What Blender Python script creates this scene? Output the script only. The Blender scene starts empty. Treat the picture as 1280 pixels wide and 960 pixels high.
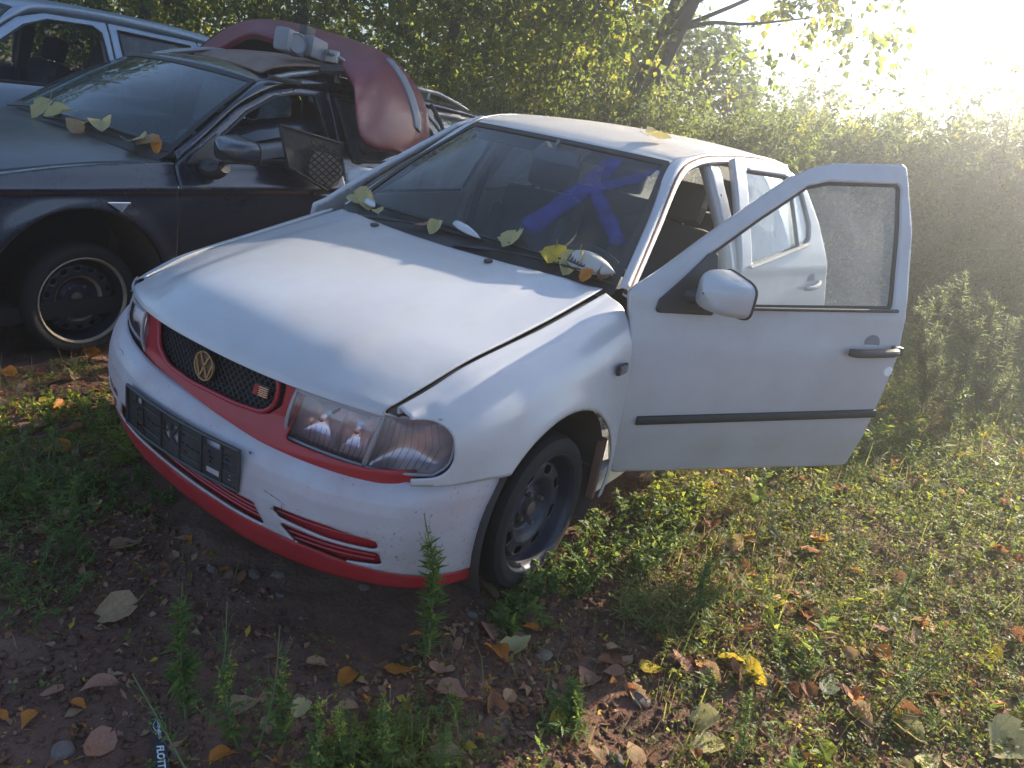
import bpy, bmesh, math, random
import numpy as np
from mathutils import Vector, Matrix

# ------------------------------------------------------------------ camera, sky, sun, exposure
sc = bpy.context.scene
col = sc.collection
CAM = (1.957, 1.766, 1.4798, -2.6026, -0.3569, 0.1776, 956.36)   # x y z yaw pitch roll focal(px of 1280)

def setup_camera():
    cx, cy, cz, yaw, pit, rol, f = CAM
    fw = Vector((math.cos(pit)*math.cos(yaw), math.cos(pit)*math.sin(yaw), math.sin(pit)))
    r = fw.cross(Vector((0, 0, 1))).normalized()
    u = r.cross(fw)
    r2 = r*math.cos(rol)+u*math.sin(rol)
    u2 = -r*math.sin(rol)+u*math.cos(rol)
    cd = bpy.data.cameras.new('camera')
    cd.sensor_width = 36.0
    cd.lens = 36.0*f/1280.0
    cd.clip_start = 0.05
    cd.clip_end = 3000
    co = bpy.data.objects.new('camera', cd)
    m = Matrix((r2, u2, -fw)).transposed().to_4x4()
    m.translation = Vector((cx, cy, cz))
    co.matrix_world = m
    col.objects.link(co)
    sc.camera = co
setup_camera()

SUN_AZ, SUN_EL = 169.0, 23.0
w = bpy.data.worlds.new('World')
sc.world = w
w.use_nodes = True
nt = w.node_tree
nt.nodes.clear()
sky = nt.nodes.new('ShaderNodeTexSky')
sky.sky_type = 'NISHITA'
sky.sun_disc = False
sky.sun_elevation = math.radians(SUN_EL)
sky.sun_rotation = math.radians(90-SUN_AZ)
sky.dust_density = 0.0
sky.altitude = 1500
sky.ozone_density = 1.5
bg = nt.nodes.new('ShaderNodeBackground')
bg.inputs['Strength'].default_value = 0.105
wo = nt.nodes.new('ShaderNodeOutputWorld')
nt.links.new(sky.outputs[0], bg.inputs[0])
nt.links.new(bg.outputs[0], wo.inputs[0])
sd = bpy.data.lights.new('sun', 'SUN')
sd.energy = 5.0
sd.angle = math.radians(0.5)
sd.color = (1.0, 0.88, 0.69)
so = bpy.data.objects.new('sun', sd)
a, e = math.radians(SUN_AZ), math.radians(SUN_EL)
sv = Vector((math.cos(e)*math.cos(a), math.cos(e)*math.sin(a), math.sin(e)))
so.rotation_euler = sv.to_track_quat('Z', 'Y').to_euler()
so.location = sv*40
col.objects.link(so)
sc.view_settings.view_transform = 'Standard'
sc.view_settings.look = 'None'
sc.view_settings.exposure = 1.75
sc.view_settings.gamma = 1.0
sc.cycles.max_bounces = 8
sc.cycles.transparent_max_bounces = 16
sc.cycles.caustics_reflective = False
sc.cycles.caustics_refractive = False

rng = np.random.default_rng(7)
random.seed(7)
GZ = -0.06                       # ground level (the white car's own zero is 6 cm above it)

# ------------------------------------------------------------------ materials
MATS = {}

def new_mat(name):
    m = bpy.data.materials.new(name)
    m.use_nodes = True
    n = m.node_tree
    n.nodes.clear()
    out = n.nodes.new('ShaderNodeOutputMaterial')
    MATS[name] = m
    return m, n, out

def ramp(n, fac, stops):
    r = n.nodes.new('ShaderNodeValToRGB')
    el = r.color_ramp.elements
    while len(el) > 1:
        el.remove(el[-1])
    el[0].position = stops[0][0]
    el[0].color = (*stops[0][1], 1)
    for p, c in stops[1:]:
        k = el.new(p)
        k.color = (*c, 1)
    n.links.new(fac, r.inputs[0])
    return r.outputs[0]

def noise(n, scale, detail=4, rough=.55, vec=None, dist=0.0):
    t = n.nodes.new('ShaderNodeTexNoise')
    t.inputs['Scale'].default_value = scale
    t.inputs['Detail'].default_value = detail
    t.inputs['Roughness'].default_value = rough
    t.inputs['Distortion'].default_value = dist
    if vec is None:
        tc = n.nodes.new('ShaderNodeTexCoord')
        vec = tc.outputs['Object']
    n.links.new(vec, t.inputs['Vector'])
    return t.outputs['Fac']

def mixc(n, fac, a, b):
    m = n.nodes.new('ShaderNodeMix')
    m.data_type = 'RGBA'
    if isinstance(fac, float):
        m.inputs[0].default_value = fac
    else:
        n.links.new(fac, m.inputs[0])
    for v, i in ((a, 6), (b, 7)):
        if isinstance(v, tuple):
            m.inputs[i].default_value = (*v, 1)
        else:
            n.links.new(v, m.inputs[i])
    return m.outputs[2]

def mathn(n, op, a, b=None, clamp=False):
    m = n.nodes.new('ShaderNodeMath')
    m.operation = op
    m.use_clamp = clamp
    for v, i in ((a, 0), (b, 1)):
        if v is None:
            continue
        if isinstance(v, (int, float)):
            m.inputs[i].default_value = v
        else:
            n.links.new(v, m.inputs[i])
    return m.outputs[0]

def bump(n, h, strength=.3, dist=.01):
    b = n.nodes.new('ShaderNodeBump')
    b.inputs['Strength'].default_value = strength
    b.inputs['Distance'].default_value = dist
    n.links.new(h, b.inputs['Height'])
    return b.outputs[0]

def pbr(name, color, rough=.5, metal=0., coat=0., dirt=None, dirt_amt=.5, dirt_scale=9., speck=None,
        vary=.12, bumps=0., bscale=60., coat_rough=.08, spec=.5):
    m, n, out = new_mat(name)
    p = n.nodes.new('ShaderNodeBsdfPrincipled')
    dark = tuple(c*(1-vary) for c in color)
    lite = tuple(min(1, c*(1+vary)) for c in color)
    c = ramp(n, noise(n, 4.0, 5), [(.3, dark), (.7, lite)])
    rv = rough
    if dirt:
        f1 = noise(n, dirt_scale, 7, .68)
        f2 = noise(n, dirt_scale*.22, 3, .5)
        d = mathn(n, 'MULTIPLY', mathn(n, 'ADD', f1, f2), .5)
        d = ramp(n, d, [(.42, (0, 0, 0)), (.70, (dirt_amt,)*3)])
        c = mixc(n, d, c, dirt)
        rr = mathn(n, 'ADD', mathn(n, 'MULTIPLY', d, .45), rough, True)
        n.links.new(rr, p.inputs['Roughness'])
    else:
        p.inputs['Roughness'].default_value = rv
    if speck:
        s = noise(n, 95., 3, .6)
        s2 = noise(n, 5., 3, .5)
        s = mathn(n, 'MULTIPLY', ramp(n, s, [(.63, (0, 0, 0)), (.70, (1, 1, 1))]), ramp(n, s2, [(.45, (0, 0, 0)), (.62, (1, 1, 1))]))
        c = mixc(n, s, c, speck)
    n.links.new(c, p.inputs['Base Color'])
    p.inputs['Metallic'].default_value = metal
    p.inputs['Coat Weight'].default_value = coat
    p.inputs['Coat Roughness'].default_value = coat_rough
    p.inputs['Specular IOR Level'].default_value = spec
    if bumps:
        n.links.new(bump(n, noise(n, bscale, 4), bumps, .004), p.inputs['Normal'])
    n.links.new(p.outputs[0], out.inputs[0])
    return m

def glass_mat(name, tint, dust=.06, gloss=1.0, rough=.02, dust_or_reflect_col=(.55, .54, .5)):
    m, n, out = new_mat(name)
    tr = n.nodes.new('ShaderNodeBsdfTransparent')
    tr.inputs[0].default_value = (*tint, 1)
    gl = n.nodes.new('ShaderNodeBsdfGlossy')
    gl.inputs['Roughness'].default_value = rough
    fr = n.nodes.new('ShaderNodeFresnel')
    fr.inputs[0].default_value = 1.5
    f = mathn(n, 'MULTIPLY', fr.outputs[0], gloss, True)
    mx = n.nodes.new('ShaderNodeMixShader')
    n.links.new(f, mx.inputs[0])
    n.links.new(tr.outputs[0], mx.inputs[1])
    n.links.new(gl.outputs[0], mx.inputs[2])
    df = n.nodes.new('ShaderNodeBsdfDiffuse')
    df.inputs[0].default_value = (*dust_or_reflect_col, 1)
    tl = n.nodes.new('ShaderNodeBsdfTranslucent')
    tl.inputs[0].default_value = (*dust_or_reflect_col, 1)
    dm = n.nodes.new('ShaderNodeMixShader')
    dm.inputs[0].default_value = .5
    n.links.new(df.outputs[0], dm.inputs[1])
    n.links.new(tl.outputs[0], dm.inputs[2])
    d = ramp(n, noise(n, 3.5, 3, .55, dist=.6), [(.30, (dust*.6,)*3), (.75, (min(1, dust*1.8),)*3)])
    m2 = n.nodes.new('ShaderNodeMixShader')
    n.links.new(d, m2.inputs[0])
    n.links.new(mx.outputs[0], m2.inputs[1])
    n.links.new(dm.outputs[0], m2.inputs[2])
    n.links.new(m2.outputs[0], out.inputs[0])
    return m

def leaf_mat(name, c1, c2, trans=.45, tcol=None, scale=3., rough=.55):
    """Leaf: diffuse front, light coming through from behind, colour varied from leaf to leaf by position."""
    m, n, out = new_mat(name)
    c = ramp(n, noise(n, scale, 4, .7), [(.33, c1), (.67, c2)])
    p = n.nodes.new('ShaderNodeBsdfPrincipled')
    n.links.new(c, p.inputs['Base Color'])
    p.inputs['Roughness'].default_value = rough
    p.inputs['Specular IOR Level'].default_value = .15
    tl = n.nodes.new('ShaderNodeBsdfTranslucent')
    if tcol:
        tc = mixc(n, .6, c, tcol)
        n.links.new(tc, tl.inputs[0])
    else:
        n.links.new(c, tl.inputs[0])
    mx = n.nodes.new('ShaderNodeMixShader')
    mx.inputs[0].default_value = trans
    n.links.new(p.outputs[0], mx.inputs[1])
    n.links.new(tl.outputs[0], mx.inputs[2])
    n.links.new(mx.outputs[0], out.inputs[0])
    return m

pbr('white_paint', (.47, .465, .475), .34, coat=.6, dirt=(.30, .25, .20), dirt_amt=.42, dirt_scale=5., vary=.03, coat_rough=.15)
pbr('white_bumper', (.45, .43, .445), .42, coat=.2, dirt=(.38, .19, .17), dirt_amt=.6, dirt_scale=7., speck=(.10, .08, .07), vary=.03)  # pink in the dirt colour paints in a reflection of red clothing
pbr('white_roof', (.52, .49, .46), .5, coat=.15, dirt=(.36, .28, .21), dirt_amt=.65, dirt_scale=5., vary=.04)
pbr('red_plastic', (.34, .008, .018), .42, coat=.15, dirt=(.20, .07, .06), dirt_amt=.2, vary=.15)
pbr('red_lip', (.36, .014, .022), .55, dirt=(.20, .08, .06), dirt_amt=.3, vary=.15)
pbr('red_bumper_paint', (.14, .006, .018), .48, coat=.12, dirt=(.11, .045, .05), dirt_amt=.4, vary=.2)
pbr('black_plastic', (.022, .022, .024), .5, dirt=(.16, .14, .12), dirt_amt=.28, vary=.2)
pbr('grey_plastic', (.20, .21, .23), .55, dirt=(.22, .18, .14), dirt_amt=.35, vary=.15)
pbr('black_rubber', (.016, .016, .017), .62, dirt=(.14, .12, .10), dirt_amt=.25, vary=.2)
pbr('tyre_rubber', (.009, .009, .010), .8, dirt=(.07, .055, .042), dirt_amt=.15, vary=.2, bumps=.25, bscale=90)
pbr('steel_wheel', (.020, .025, .046), .4, metal=.25, dirt=(.08, .065, .05), dirt_amt=.35, vary=.2)
pbr('rusty_steel', (.14, .11, .09), .6, metal=.4, dirt=(.17, .08, .04), dirt_amt=.7, vary=.25)
pbr('bare_rim', (.42, .34, .25), .5, metal=.5, dirt=(.16, .11, .07), dirt_amt=.7, vary=.25)
pbr('arch_liner', (.055, .045, .04), .8, dirt=(.12, .07, .05), dirt_amt=.6, vary=.3)
pbr('rust_brown', (.17, .085, .06), .8, dirt=(.09, .05, .04), dirt_amt=.6, vary=.3)
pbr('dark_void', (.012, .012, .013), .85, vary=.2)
pbr('interior_grey', (.075, .077, .082), .8, dirt=(.16, .14, .12), dirt_amt=.25, vary=.2)
pbr('seat_fabric', (.060, .063, .070), .9, dirt=(.12, .11, .10), dirt_amt=.3, vary=.25, bumps=.4, bscale=250)
pbr('trim_light', (.42, .40, .36), .6, dirt=(.3, .26, .2), dirt_amt=.4, vary=.1)
pbr('dark_paint', (.011, .014, .026), .26, coat=.8, dirt=(.09, .085, .085), dirt_amt=.22, dirt_scale=5., vary=.2, coat_rough=.12)
pbr('dark_hood_paint', (.009, .011, .013), .36, coat=.35, dirt=(.050, .060, .030), dirt_amt=.45, dirt_scale=4., vary=.2, coat_rough=.2)
pbr('silver_paint', (.30, .36, .43), .35, metal=.35, coat=.4, dirt=(.3, .28, .25), dirt_amt=.3, vary=.08)
pbr('roof_rail', (.30, .29, .28), .45, metal=.5, vary=.1)
pbr('chrome', (.75, .75, .76), .12, metal=1., vary=.03)
pbr('reflector', (.95, .84, .87), .20, metal=.6, vary=.04)  # pink tint in the base colour stands for a red reflection
pbr('gold_chrome', (.85, .66, .36), .3, metal=1., dirt=(.18, .12, .08), dirt_amt=.6, dirt_scale=40, vary=.15)
pbr('lamp_grey', (.30, .27, .27), .5, vary=.1)

def spray_material():
    m, n, out = new_mat('blue_spray')
    p = n.nodes.new('ShaderNodeBsdfDiffuse')
    p.inputs[0].default_value = (.085, .10, .31, 1)
    t = n.nodes.new('ShaderNodeBsdfTransparent')
    at_ = n.nodes.new('ShaderNodeAttribute'); at_.attribute_name = 'edge'
    k = mathn(n, 'SUBTRACT', 1.0, at_.outputs['Fac'])
    k = mathn(n, 'MULTIPLY', k, 1.5, True)
    z = ramp(n, noise(n, 16., 5, .7), [(.28, (.14,)*3), (.62, (.54,)*3)])
    k = mathn(n, 'MULTIPLY', k, z)
    x = n.nodes.new('ShaderNodeMixShader')
    n.links.new(k, x.inputs[0]); n.links.new(t.outputs[0], x.inputs[1]); n.links.new(p.outputs[0], x.inputs[2])
    n.links.new(x.outputs[0], out.inputs[0])
spray_material()
pbr('brown_panel', (.20, .13, .10), .6, dirt=(.10, .05, .04), dirt_amt=.6, vary=.2)
pbr('mat_black', (.020, .019, .019), .75, dirt=(.13, .10, .08), dirt_amt=.4, vary=.2)
pbr('mat_foam', (.28, .20, .14), .9, dirt=(.12, .08, .06), dirt_amt=.5, vary=.25)
pbr('white_tag', (.8, .8, .78), .6, vary=.03)
pbr('strap_black', (.020, .022, .026), .75, vary=.15, bumps=.3, bscale=500)
pbr('print_white', (.62, .63, .66), .7, vary=.05)
pbr('indicator_grey', (.16, .15, .16), .3, vary=.1)
glass_mat('windscreen_glass', (.86, .92, .90), dust=.06, dust_or_reflect_col=(.40, .43, .42))
glass_mat('teal_reflect_glass', (.70, .84, .84), dust=.18, dust_or_reflect_col=(.22, .31, .31), gloss=1.5)  # teal dust colour paints in bright reflections on the dark car's windscreen
glass_mat('clear_glass', (.88, .92, .91), dust=.10)
glass_mat('door_glass', (.88, .92, .92), dust=.13, dust_or_reflect_col=(.74, .76, .76), gloss=1.4)
glass_mat('sky_glass', (.62, .70, .72), dust=.22, dust_or_reflect_col=(.70, .76, .78), gloss=3.0)  # pale dust colour paints in reflected sky
glass_mat('bright_glass', (.25, .31, .33), dust=.30, dust_or_reflect_col=(.42, .50, .54), gloss=3.5)  # heavy bluish dust colour stands for a bright sky reflection
glass_mat('dusty_glass', (.80, .84, .84), dust=.30, dust_or_reflect_col=(.60, .60, .58))
glass_mat('dark_glass', (.36, .42, .43), dust=.04, gloss=1.6)
glass_mat('lens_glass', (.93, .90, .92), dust=.07, gloss=2.2, rough=.04, dust_or_reflect_col=(.62, .50, .53))  # pinkish dust colour adds a painted red reflection to the lens
glass_mat('lens_fluted', (.80, .80, .82), dust=.10, gloss=2.0, rough=.10, dust_or_reflect_col=(.42, .40, .43))
pbr('bark', (.085, .072, .062), .9, dirt=(.05, .045, .035), dirt_amt=.6, vary=.35, bumps=.9, bscale=22)
pbr('twig', (.11, .085, .055), .85, vary=.3)
pbr('stem_green', (.10, .13, .045), .7, vary=.25)
pbr('stem_dry', (.20, .15, .085), .8, vary=.3)
pbr('stone_grey', (.17, .13, .11), .85, dirt=(.14, .09, .065), dirt_amt=.6, vary=.3, bumps=.7, bscale=30)
leaf_mat('leaf_poplar', (.050, .095, .025), (.12, .16, .04), .55, (.50, .60, .08), 1.2)
leaf_mat('leaf_poplar_yellow', (.12, .16, .035), (.30, .28, .055), .55, (.70, .66, .10), 1.5)
leaf_mat('leaf_bush', (.055, .085, .032), (.12, .15, .05), .52, (.42, .50, .10), 1.0)
leaf_mat('leaf_grey', (.09, .115, .07), (.18, .20, .115), .45, (.42, .46, .20), 1.5)
leaf_mat('leaf_dark', (.030, .048, .018), (.07, .095, .03), .48, (.26, .33, .05), 1.0)
leaf_mat('clover', (.085, .135, .028), (.19, .215, .045), .50, (.60, .62, .08), 2.2)
leaf_mat('grass_blade', (.10, .14, .04), (.26, .25, .09), .45, (.50, .50, .12), 2.5)
leaf_mat('weed_leaf', (.070, .125, .040), (.13, .185, .055), .45, (.45, .55, .10), 6.)
leaf_mat('weed_tip', (.30, .36, .07), (.50, .50, .12), .5, (.75, .75, .15), 8.)
leaf_mat('dry_brown', (.15, .065, .035), (.30, .15, .080), .34, (.50, .22, .08), 14., .75)
leaf_mat('dry_tan', (.27, .165, .090), (.46, .32, .19), .34, (.62, .40, .2), 14., .75)
leaf_mat('dry_pink', (.30, .14, .095), (.44, .25, .17), .32, (.55, .25, .14), 14., .75)
leaf_mat('leaf_yellow', (.52, .33, .035), (.66, .50, .07), .38, (.70, .48, .05), 16.)
leaf_mat('leaf_pale_yellow', (.40, .34, .14), (.58, .50, .26), .35, (.6, .50, .2), 18., .75)
leaf_mat('leaf_orange', (.46, .14, .03), (.60, .27, .06), .38, (.75, .28, .05), 16.)

def soil_material():
    m, n, out = new_mat('soil')
    p = n.nodes.new('ShaderNodeBsdfPrincipled')
    f = noise(n, 2.3, 8, .65)
    c = ramp(n, f, [(.28, (.12, .058, .040)), (.5, (.23, .118, .082)), (.72, (.34, .195, .135))])
    g = noise(n, 45., 6, .7)
    c = mixc(n, ramp(n, g, [(.40, (0, 0, 0)), (.72, (.6, .6, .6))]), c, (.24, .175, .125))
    g2 = noise(n, 130., 4, .7)
    c = mixc(n, ramp(n, g2, [(.58, (0, 0, 0)), (.70, (.7, .7, .7))]), c, (.035, .024, .018))
    n.links.new(c, p.inputs['Base Color'])
    p.inputs['Roughness'].default_value = .95
    p.inputs['Specular IOR Level'].default_value = .15
    h = mathn(n, 'ADD', mathn(n, 'MULTIPLY', noise(n, 16., 8, .7), 1.0), mathn(n, 'MULTIPLY', g, .5))
    n.links.new(bump(n, h, 1.0, .05), p.inputs['Normal'])
    n.links.new(p.outputs[0], out.inputs[0])
soil_material()

# ------------------------------------------------------------------ scene graph helpers
def tag(o, label=None, cat=None, group=None, kind=None):
    if label: o['label'] = label
    if cat: o['category'] = cat
    if group: o['group'] = group
    if kind: o['kind'] = kind
    return o

def empty(name, loc, label, cat, group=None):
    o = bpy.data.objects.new(name, None)
    o.empty_display_size = .2
    o.location = loc
    col.objects.link(o)
    return tag(o, label, cat, group)

def world_loc(o):
    v = Vector((0, 0, 0))
    while o:
        v += o.location
        o = o.parent
    return v

def link(name, me, mat, parent=None):
    """Link a mesh whose vertices are given in world space; it stays at its parent's origin."""
    o = bpy.data.objects.new(name, me)
    mats = mat if isinstance(mat, (list, tuple)) else [mat]
    for k in mats:
        me.materials.append(MATS[k])
    col.objects.link(o)
    if parent is not None:
        o.parent = parent
        off = world_loc(parent)
        if off.length > 0:
            me.transform(Matrix.Translation(-off))
    return o

def mesh(name, V, F, mat, parent=None, smooth=True, mi=None):
    me = bpy.data.meshes.new(name)
    me.from_pydata([tuple(map(float, v)) for v in V], [], [tuple(map(int, f)) for f in F])
    if smooth:
        me.polygons.foreach_set('use_smooth', np.ones(len(me.polygons), bool))
    if mi is not None:
        me.polygons.foreach_set('material_index', np.asarray(mi, np.int32))
    me.update()
    return link(name, me, mat, parent)

class MB:
    """Collects shapes in world space and links them as one mesh."""
    def __init__(s):
        s.v, s.f, s.m, s.n = [], [], [], 0
    def add(s, V, F, mi=0):
        V = np.asarray(V, float)
        s.v.append(V)
        for f in F:
            s.f.append(tuple(i+s.n for i in f))
            s.m.append(mi)
        s.n += len(V)
        return s
    def box(s, c, size, R=None, b=0.0, mi=0):
        bm = bmesh.new()
        bmesh.ops.create_cube(bm, size=1)
        bmesh.ops.scale(bm, vec=size, verts=bm.verts)
        if b:
            bmesh.ops.bevel(bm, geom=bm.edges[:], offset=b, segments=2, profile=.6, affect='EDGES')
        V = np.array([v.co[:] for v in bm.verts])
        bm.verts.index_update()
        F = [[v.index for v in f.verts] for f in bm.faces]
        bm.free()
        if R is not None:
            V = V @ np.asarray(R).T
        return s.add(V+np.asarray(c, float), F, mi)
    def tube(s, P, r, n=8, cap=True, mi=0, flat=1.0):
        P = np.asarray(P, float)
        k = len(P)
        r = np.broadcast_to(np.asarray(r, float), (k,))
        T = np.gradient(P, axis=0)
        T /= np.linalg.norm(T, axis=1)[:, None]+1e-9
        a = np.array([0, 0, 1.]) if abs(T[0][2]) < .9 else np.array([1., 0, 0])
        V = []
        for i in range(k):
            u = np.cross(T[i], a); u /= np.linalg.norm(u)+1e-9
            w_ = np.cross(u, T[i])
            a = w_
            for j in range(n):
                th = 2*math.pi*j/n
                V.append(P[i]+r[i]*(math.cos(th)*u+flat*math.sin(th)*w_))
        F = []
        for i in range(k-1):
            for j in range(n):
                F.append((i*n+j, i*n+(j+1) % n, (i+1)*n+(j+1) % n, (i+1)*n+j))
        if cap:
            F.append(tuple(range(n))[::-1])
            F.append(tuple((k-1)*n+j for j in range(n)))
        return s.add(V, F, mi)
    def lathe(s, prof, c, ax, n=32, mi=0, closed=False, up=None):
        ax = np.asarray(ax, float); ax /= np.linalg.norm(ax)
        a = np.array([0, 0, 1.]) if abs(ax[2]) < .9 else np.array([1., 0, 0])
        u = np.cross(ax, a); u /= np.linalg.norm(u)
        w_ = np.cross(ax, u)
        V = [];k = len(prof)
        for r, h in prof:
            for j in range(n):
                th = 2*math.pi*j/n
                V.append(np.asarray(c)+ax*h+r*(math.cos(th)*u+math.sin(th)*w_))
        F = []
        for i in range(k-1 if not closed else k):
            i2 = (i+1) % k
            for j in range(n):
                F.append((i*n+j, i2*n+j, i2*n+(j+1) % n, i*n+(j+1) % n))
        return s.add(V, F, mi)
    def grid(s, G, mi=0, flip=False, closed_u=False):
        G = np.asarray(G, float)
        a, b = G.shape[:2]
        F = []
        for i in range(a-1):
            for j in range(b if closed_u else b-1):
                j2 = (j+1) % b
                q = (i*b+j, i*b+j2, (i+1)*b+j2, (i+1)*b+j)
                F.append(q[::-1] if flip else q)
        return s.add(G.reshape(-1, 3), F, mi)
    def prism(s, poly, d, mi=0):
        """poly (k,3) extruded by the vector d"""
        P = np.asarray(poly, float); k = len(P)
        V = np.vstack([P, P+np.asarray(d)])
        F = [tuple(range(k))[::-1], tuple(range(k, 2*k))]+[(i, (i+1) % k, k+(i+1) % k, k+i) for i in range(k)]
        return s.add(V, F, mi)
    def build(s, name, mat, parent=None, smooth=True, sharp=35):
        V = np.vstack(s.v)
        o = mesh(name, V, s.f, mat, parent, smooth, s.m)
        if smooth and sharp:
            bm = bmesh.new(); bm.from_mesh(o.data)
            bmesh.ops.recalc_face_normals(bm, faces=bm.faces)
            lim = math.radians(sharp)
            for ed in bm.edges:
                if len(ed.link_faces) == 2 and ed.calc_face_angle(0) > lim:
                    ed.smooth = False
            bm.to_mesh(o.data); bm.free()
        return o

# ------------------------------------------------------------------ curves, lofts, trimmed panels
def cr_eval(P, t):
    """Catmull-Rom through the rows of P (k, ...) at t in 0..1 (uniform in row index)."""
    P = np.asarray(P, float)
    k = len(P)
    Q = np.concatenate([(2*P[0]-P[1])[None], P, (2*P[-1]-P[-2])[None]])
    x = np.clip(np.asarray(t, float), 0, 1)*(k-1)
    i = np.clip(np.floor(x).astype(int), 0, k-2)
    f = x-i
    sh = f.shape+(1,)*(P.ndim-1)
    f = f.reshape(sh)
    p0, p1, p2, p3 = Q[i], Q[i+1], Q[i+2], Q[i+3]
    return .5*(2*p1+(p2-p0)*f+(2*p0-5*p1+4*p2-p3)*f*f+(3*p1-p0-3*p2+p3)*f**3)

def spline(P, n):
    P = np.asarray(P, float)
    if len(P) == 2:
        return P[0]+(P[1]-P[0])*np.linspace(0, 1, n)[:, None]
    D = cr_eval(P, np.linspace(0, 1, 40*len(P)))
    L = np.concatenate([[0], np.cumsum(np.linalg.norm(np.diff(D, axis=0), axis=1))])
    t = np.linspace(0, L[-1], n)
    return np.stack([np.interp(t, L, D[:, k]) for k in range(P.shape[1])], 1)

def loft(rows, n=160):
    """S(u, v): u along the rows, v across them."""
    R = np.stack([spline(r, n) for r in rows])
    def S(u, v):
        u = np.asarray(u, float); v = np.asarray(v, float)
        x = np.clip(u, 0, 1)*(n-1)
        i = np.clip(x.astype(int), 0, n-2)
        f = (x-i)[..., None]
        k = len(R)
        if k == 2:
            A = R[0][i]*(1-f)+R[0][i+1]*f
            B_ = R[1][i]*(1-f)+R[1][i+1]*f
            return A+(B_-A)*v[..., None]
        Q = np.concatenate([(2*R[0]-R[1])[None], R, (2*R[-1]-R[-2])[None]])
        y = np.clip(v, 0, 1)*(k-1)
        j = np.clip(y.astype(int), 0, k-2)
        g = (y-j)[..., None]
        P = [Q[j+d, i]*(1-f)+Q[j+d, i+1]*f for d in range(4)]
        return .5*(2*P[1]+(P[2]-P[0])*g+(2*P[0]-5*P[1]+4*P[2]-P[3])*g*g+(3*P[1]-P[0]-3*P[2]+P[3])*g**3)
    return S

def sd_poly(poly, X, Y, r=0.0):
    """signed distance to a polygon (negative inside), corners rounded by r when drawn inset by r"""
    P = np.asarray(poly, float)
    if r:
        c = P.mean(0)
        # inset every edge by r
        A = .5*np.sum(P[:, 0]*np.roll(P[:, 1], -1)-np.roll(P[:, 0], -1)*P[:, 1])
        sg = 1 if A > 0 else -1
        E = np.roll(P, -1, 0)-P
        Nn = sg*np.stack([-E[:, 1], E[:, 0]], 1)/(np.linalg.norm(E, axis=1)[:, None]+1e-12)
        Q = []
        for i in range(len(P)):
            n1, n2 = Nn[i-1], Nn[i]
            den = 1+n1@n2
            Q.append(P[i]+r*(n1+n2)/max(den, .25))
        P = np.array(Q)
    d = np.full(X.shape, 1e9)
    ins = np.zeros(X.shape, bool)
    for i in range(len(P)):
        a, b = P[i], P[(i+1) % len(P)]
        ex, ey = b-a
        wx, wy = X-a[0], Y-a[1]
        t = np.clip((wx*ex+wy*ey)/(ex*ex+ey*ey+1e-15), 0, 1)
        d = np.minimum(d, (wx-ex*t)**2+(wy-ey*t)**2)
        c = ((a[1] > Y) != (b[1] > Y)) & (X < (b[0]-a[0])*(Y-a[1])/(b[1]-a[1]+1e-15)+a[0])
        ins ^= c
    d = np.sqrt(d)
    return np.where(ins, -d, d)-r

def panel(name, S, nu, nv, mat, parent=None, keep=None, thick=.004, ref=(-1.2, 0, .6), bev=0.0, smooth=True, uv=(0, 1, 0, 1)):
    """Sheet of the surface S(u,v), trimmed where keep(P) > 0 with the cut edge snapped to the zero line."""
    u0, u1, v0, v1 = uv
    U, Vv = np.meshgrid(np.linspace(u0, u1, nu+1), np.linspace(v0, v1, nv+1), indexing='ij')
    P = S(U, Vv)
    idx = np.arange((nu+1)*(nv+1)).reshape(nu+1, nv+1)
    Q = np.stack([idx[:-1, :-1], idx[1:, :-1], idx[1:, 1:], idx[:-1, 1:]], -1).reshape(-1, 4)
    V = P.reshape(-1, 3).copy()
    if keep is not None:
        u, v = U.ravel().copy(), Vv.ravel().copy()
        phi = keep(V)
        cen = V[Q].mean(1)
        kf = keep(cen) <= 0
        allc = np.bincount(Q.ravel(), minlength=len(V))
        keptc = np.bincount(Q[kf].ravel(), minlength=len(V))
        bd = np.where((keptc > 0) & (keptc < allc))[0]
        Q = Q[kf]
        du, dv = (u1-u0)/nu, (v1-v0)/nv
        su = np.linalg.norm(np.diff(P, axis=0), axis=2).mean()/du
        svv = np.linalg.norm(np.diff(P, axis=1), axis=2).mean()/dv
        if len(bd):
            ub, vb = u[bd], v[bd]
            ou, ov = ub.copy(), vb.copy()
            for it in range(6):
                h = .15
                p0 = keep(S(ub, vb))
                gu = (keep(S(np.clip(ub+h*du, u0, u1), vb))-keep(S(np.clip(ub-h*du, u0, u1), vb)))/(2*h*du*su)
                gv = (keep(S(ub, np.clip(vb+h*dv, v0, v1)))-keep(S(ub, np.clip(vb-h*dv, v0, v1))))/(2*h*dv*svv)
                g2 = gu*gu+gv*gv+1e-6
                ub = np.clip(ub-.9*p0*gu/g2/su, np.maximum(u0, ou-.95*du), np.minimum(u1, ou+.95*du))
                vb = np.clip(vb-.9*p0*gv/g2/svv, np.maximum(v0, ov-.95*dv), np.minimum(v1, ov+.95*dv))
            V[bd] = S(ub, vb)
    used = np.unique(Q)
    mp = -np.ones(len(V), int); mp[used] = np.arange(len(used))
    V = V[used]; Q = mp[Q]
    n = np.cross(V[Q[:, 2]]-V[Q[:, 0]], V[Q[:, 3]]-V[Q[:, 1]])
    c = V[Q].mean(1)
    if ref is not None and np.sum(n*(c-np.asarray(ref))) < 0:
        Q = Q[:, ::-1]
    o = mesh(name, V, Q, mat, parent, smooth)
    if thick:
        s = o.modifiers.new('thickness', 'SOLIDIFY')
        s.thickness = thick
        s.offset = -1
        s.use_even_offset = False
    return o

def mir(S):
    return lambda u, v: S(u, v)*np.array([1, -1, 1])

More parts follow.
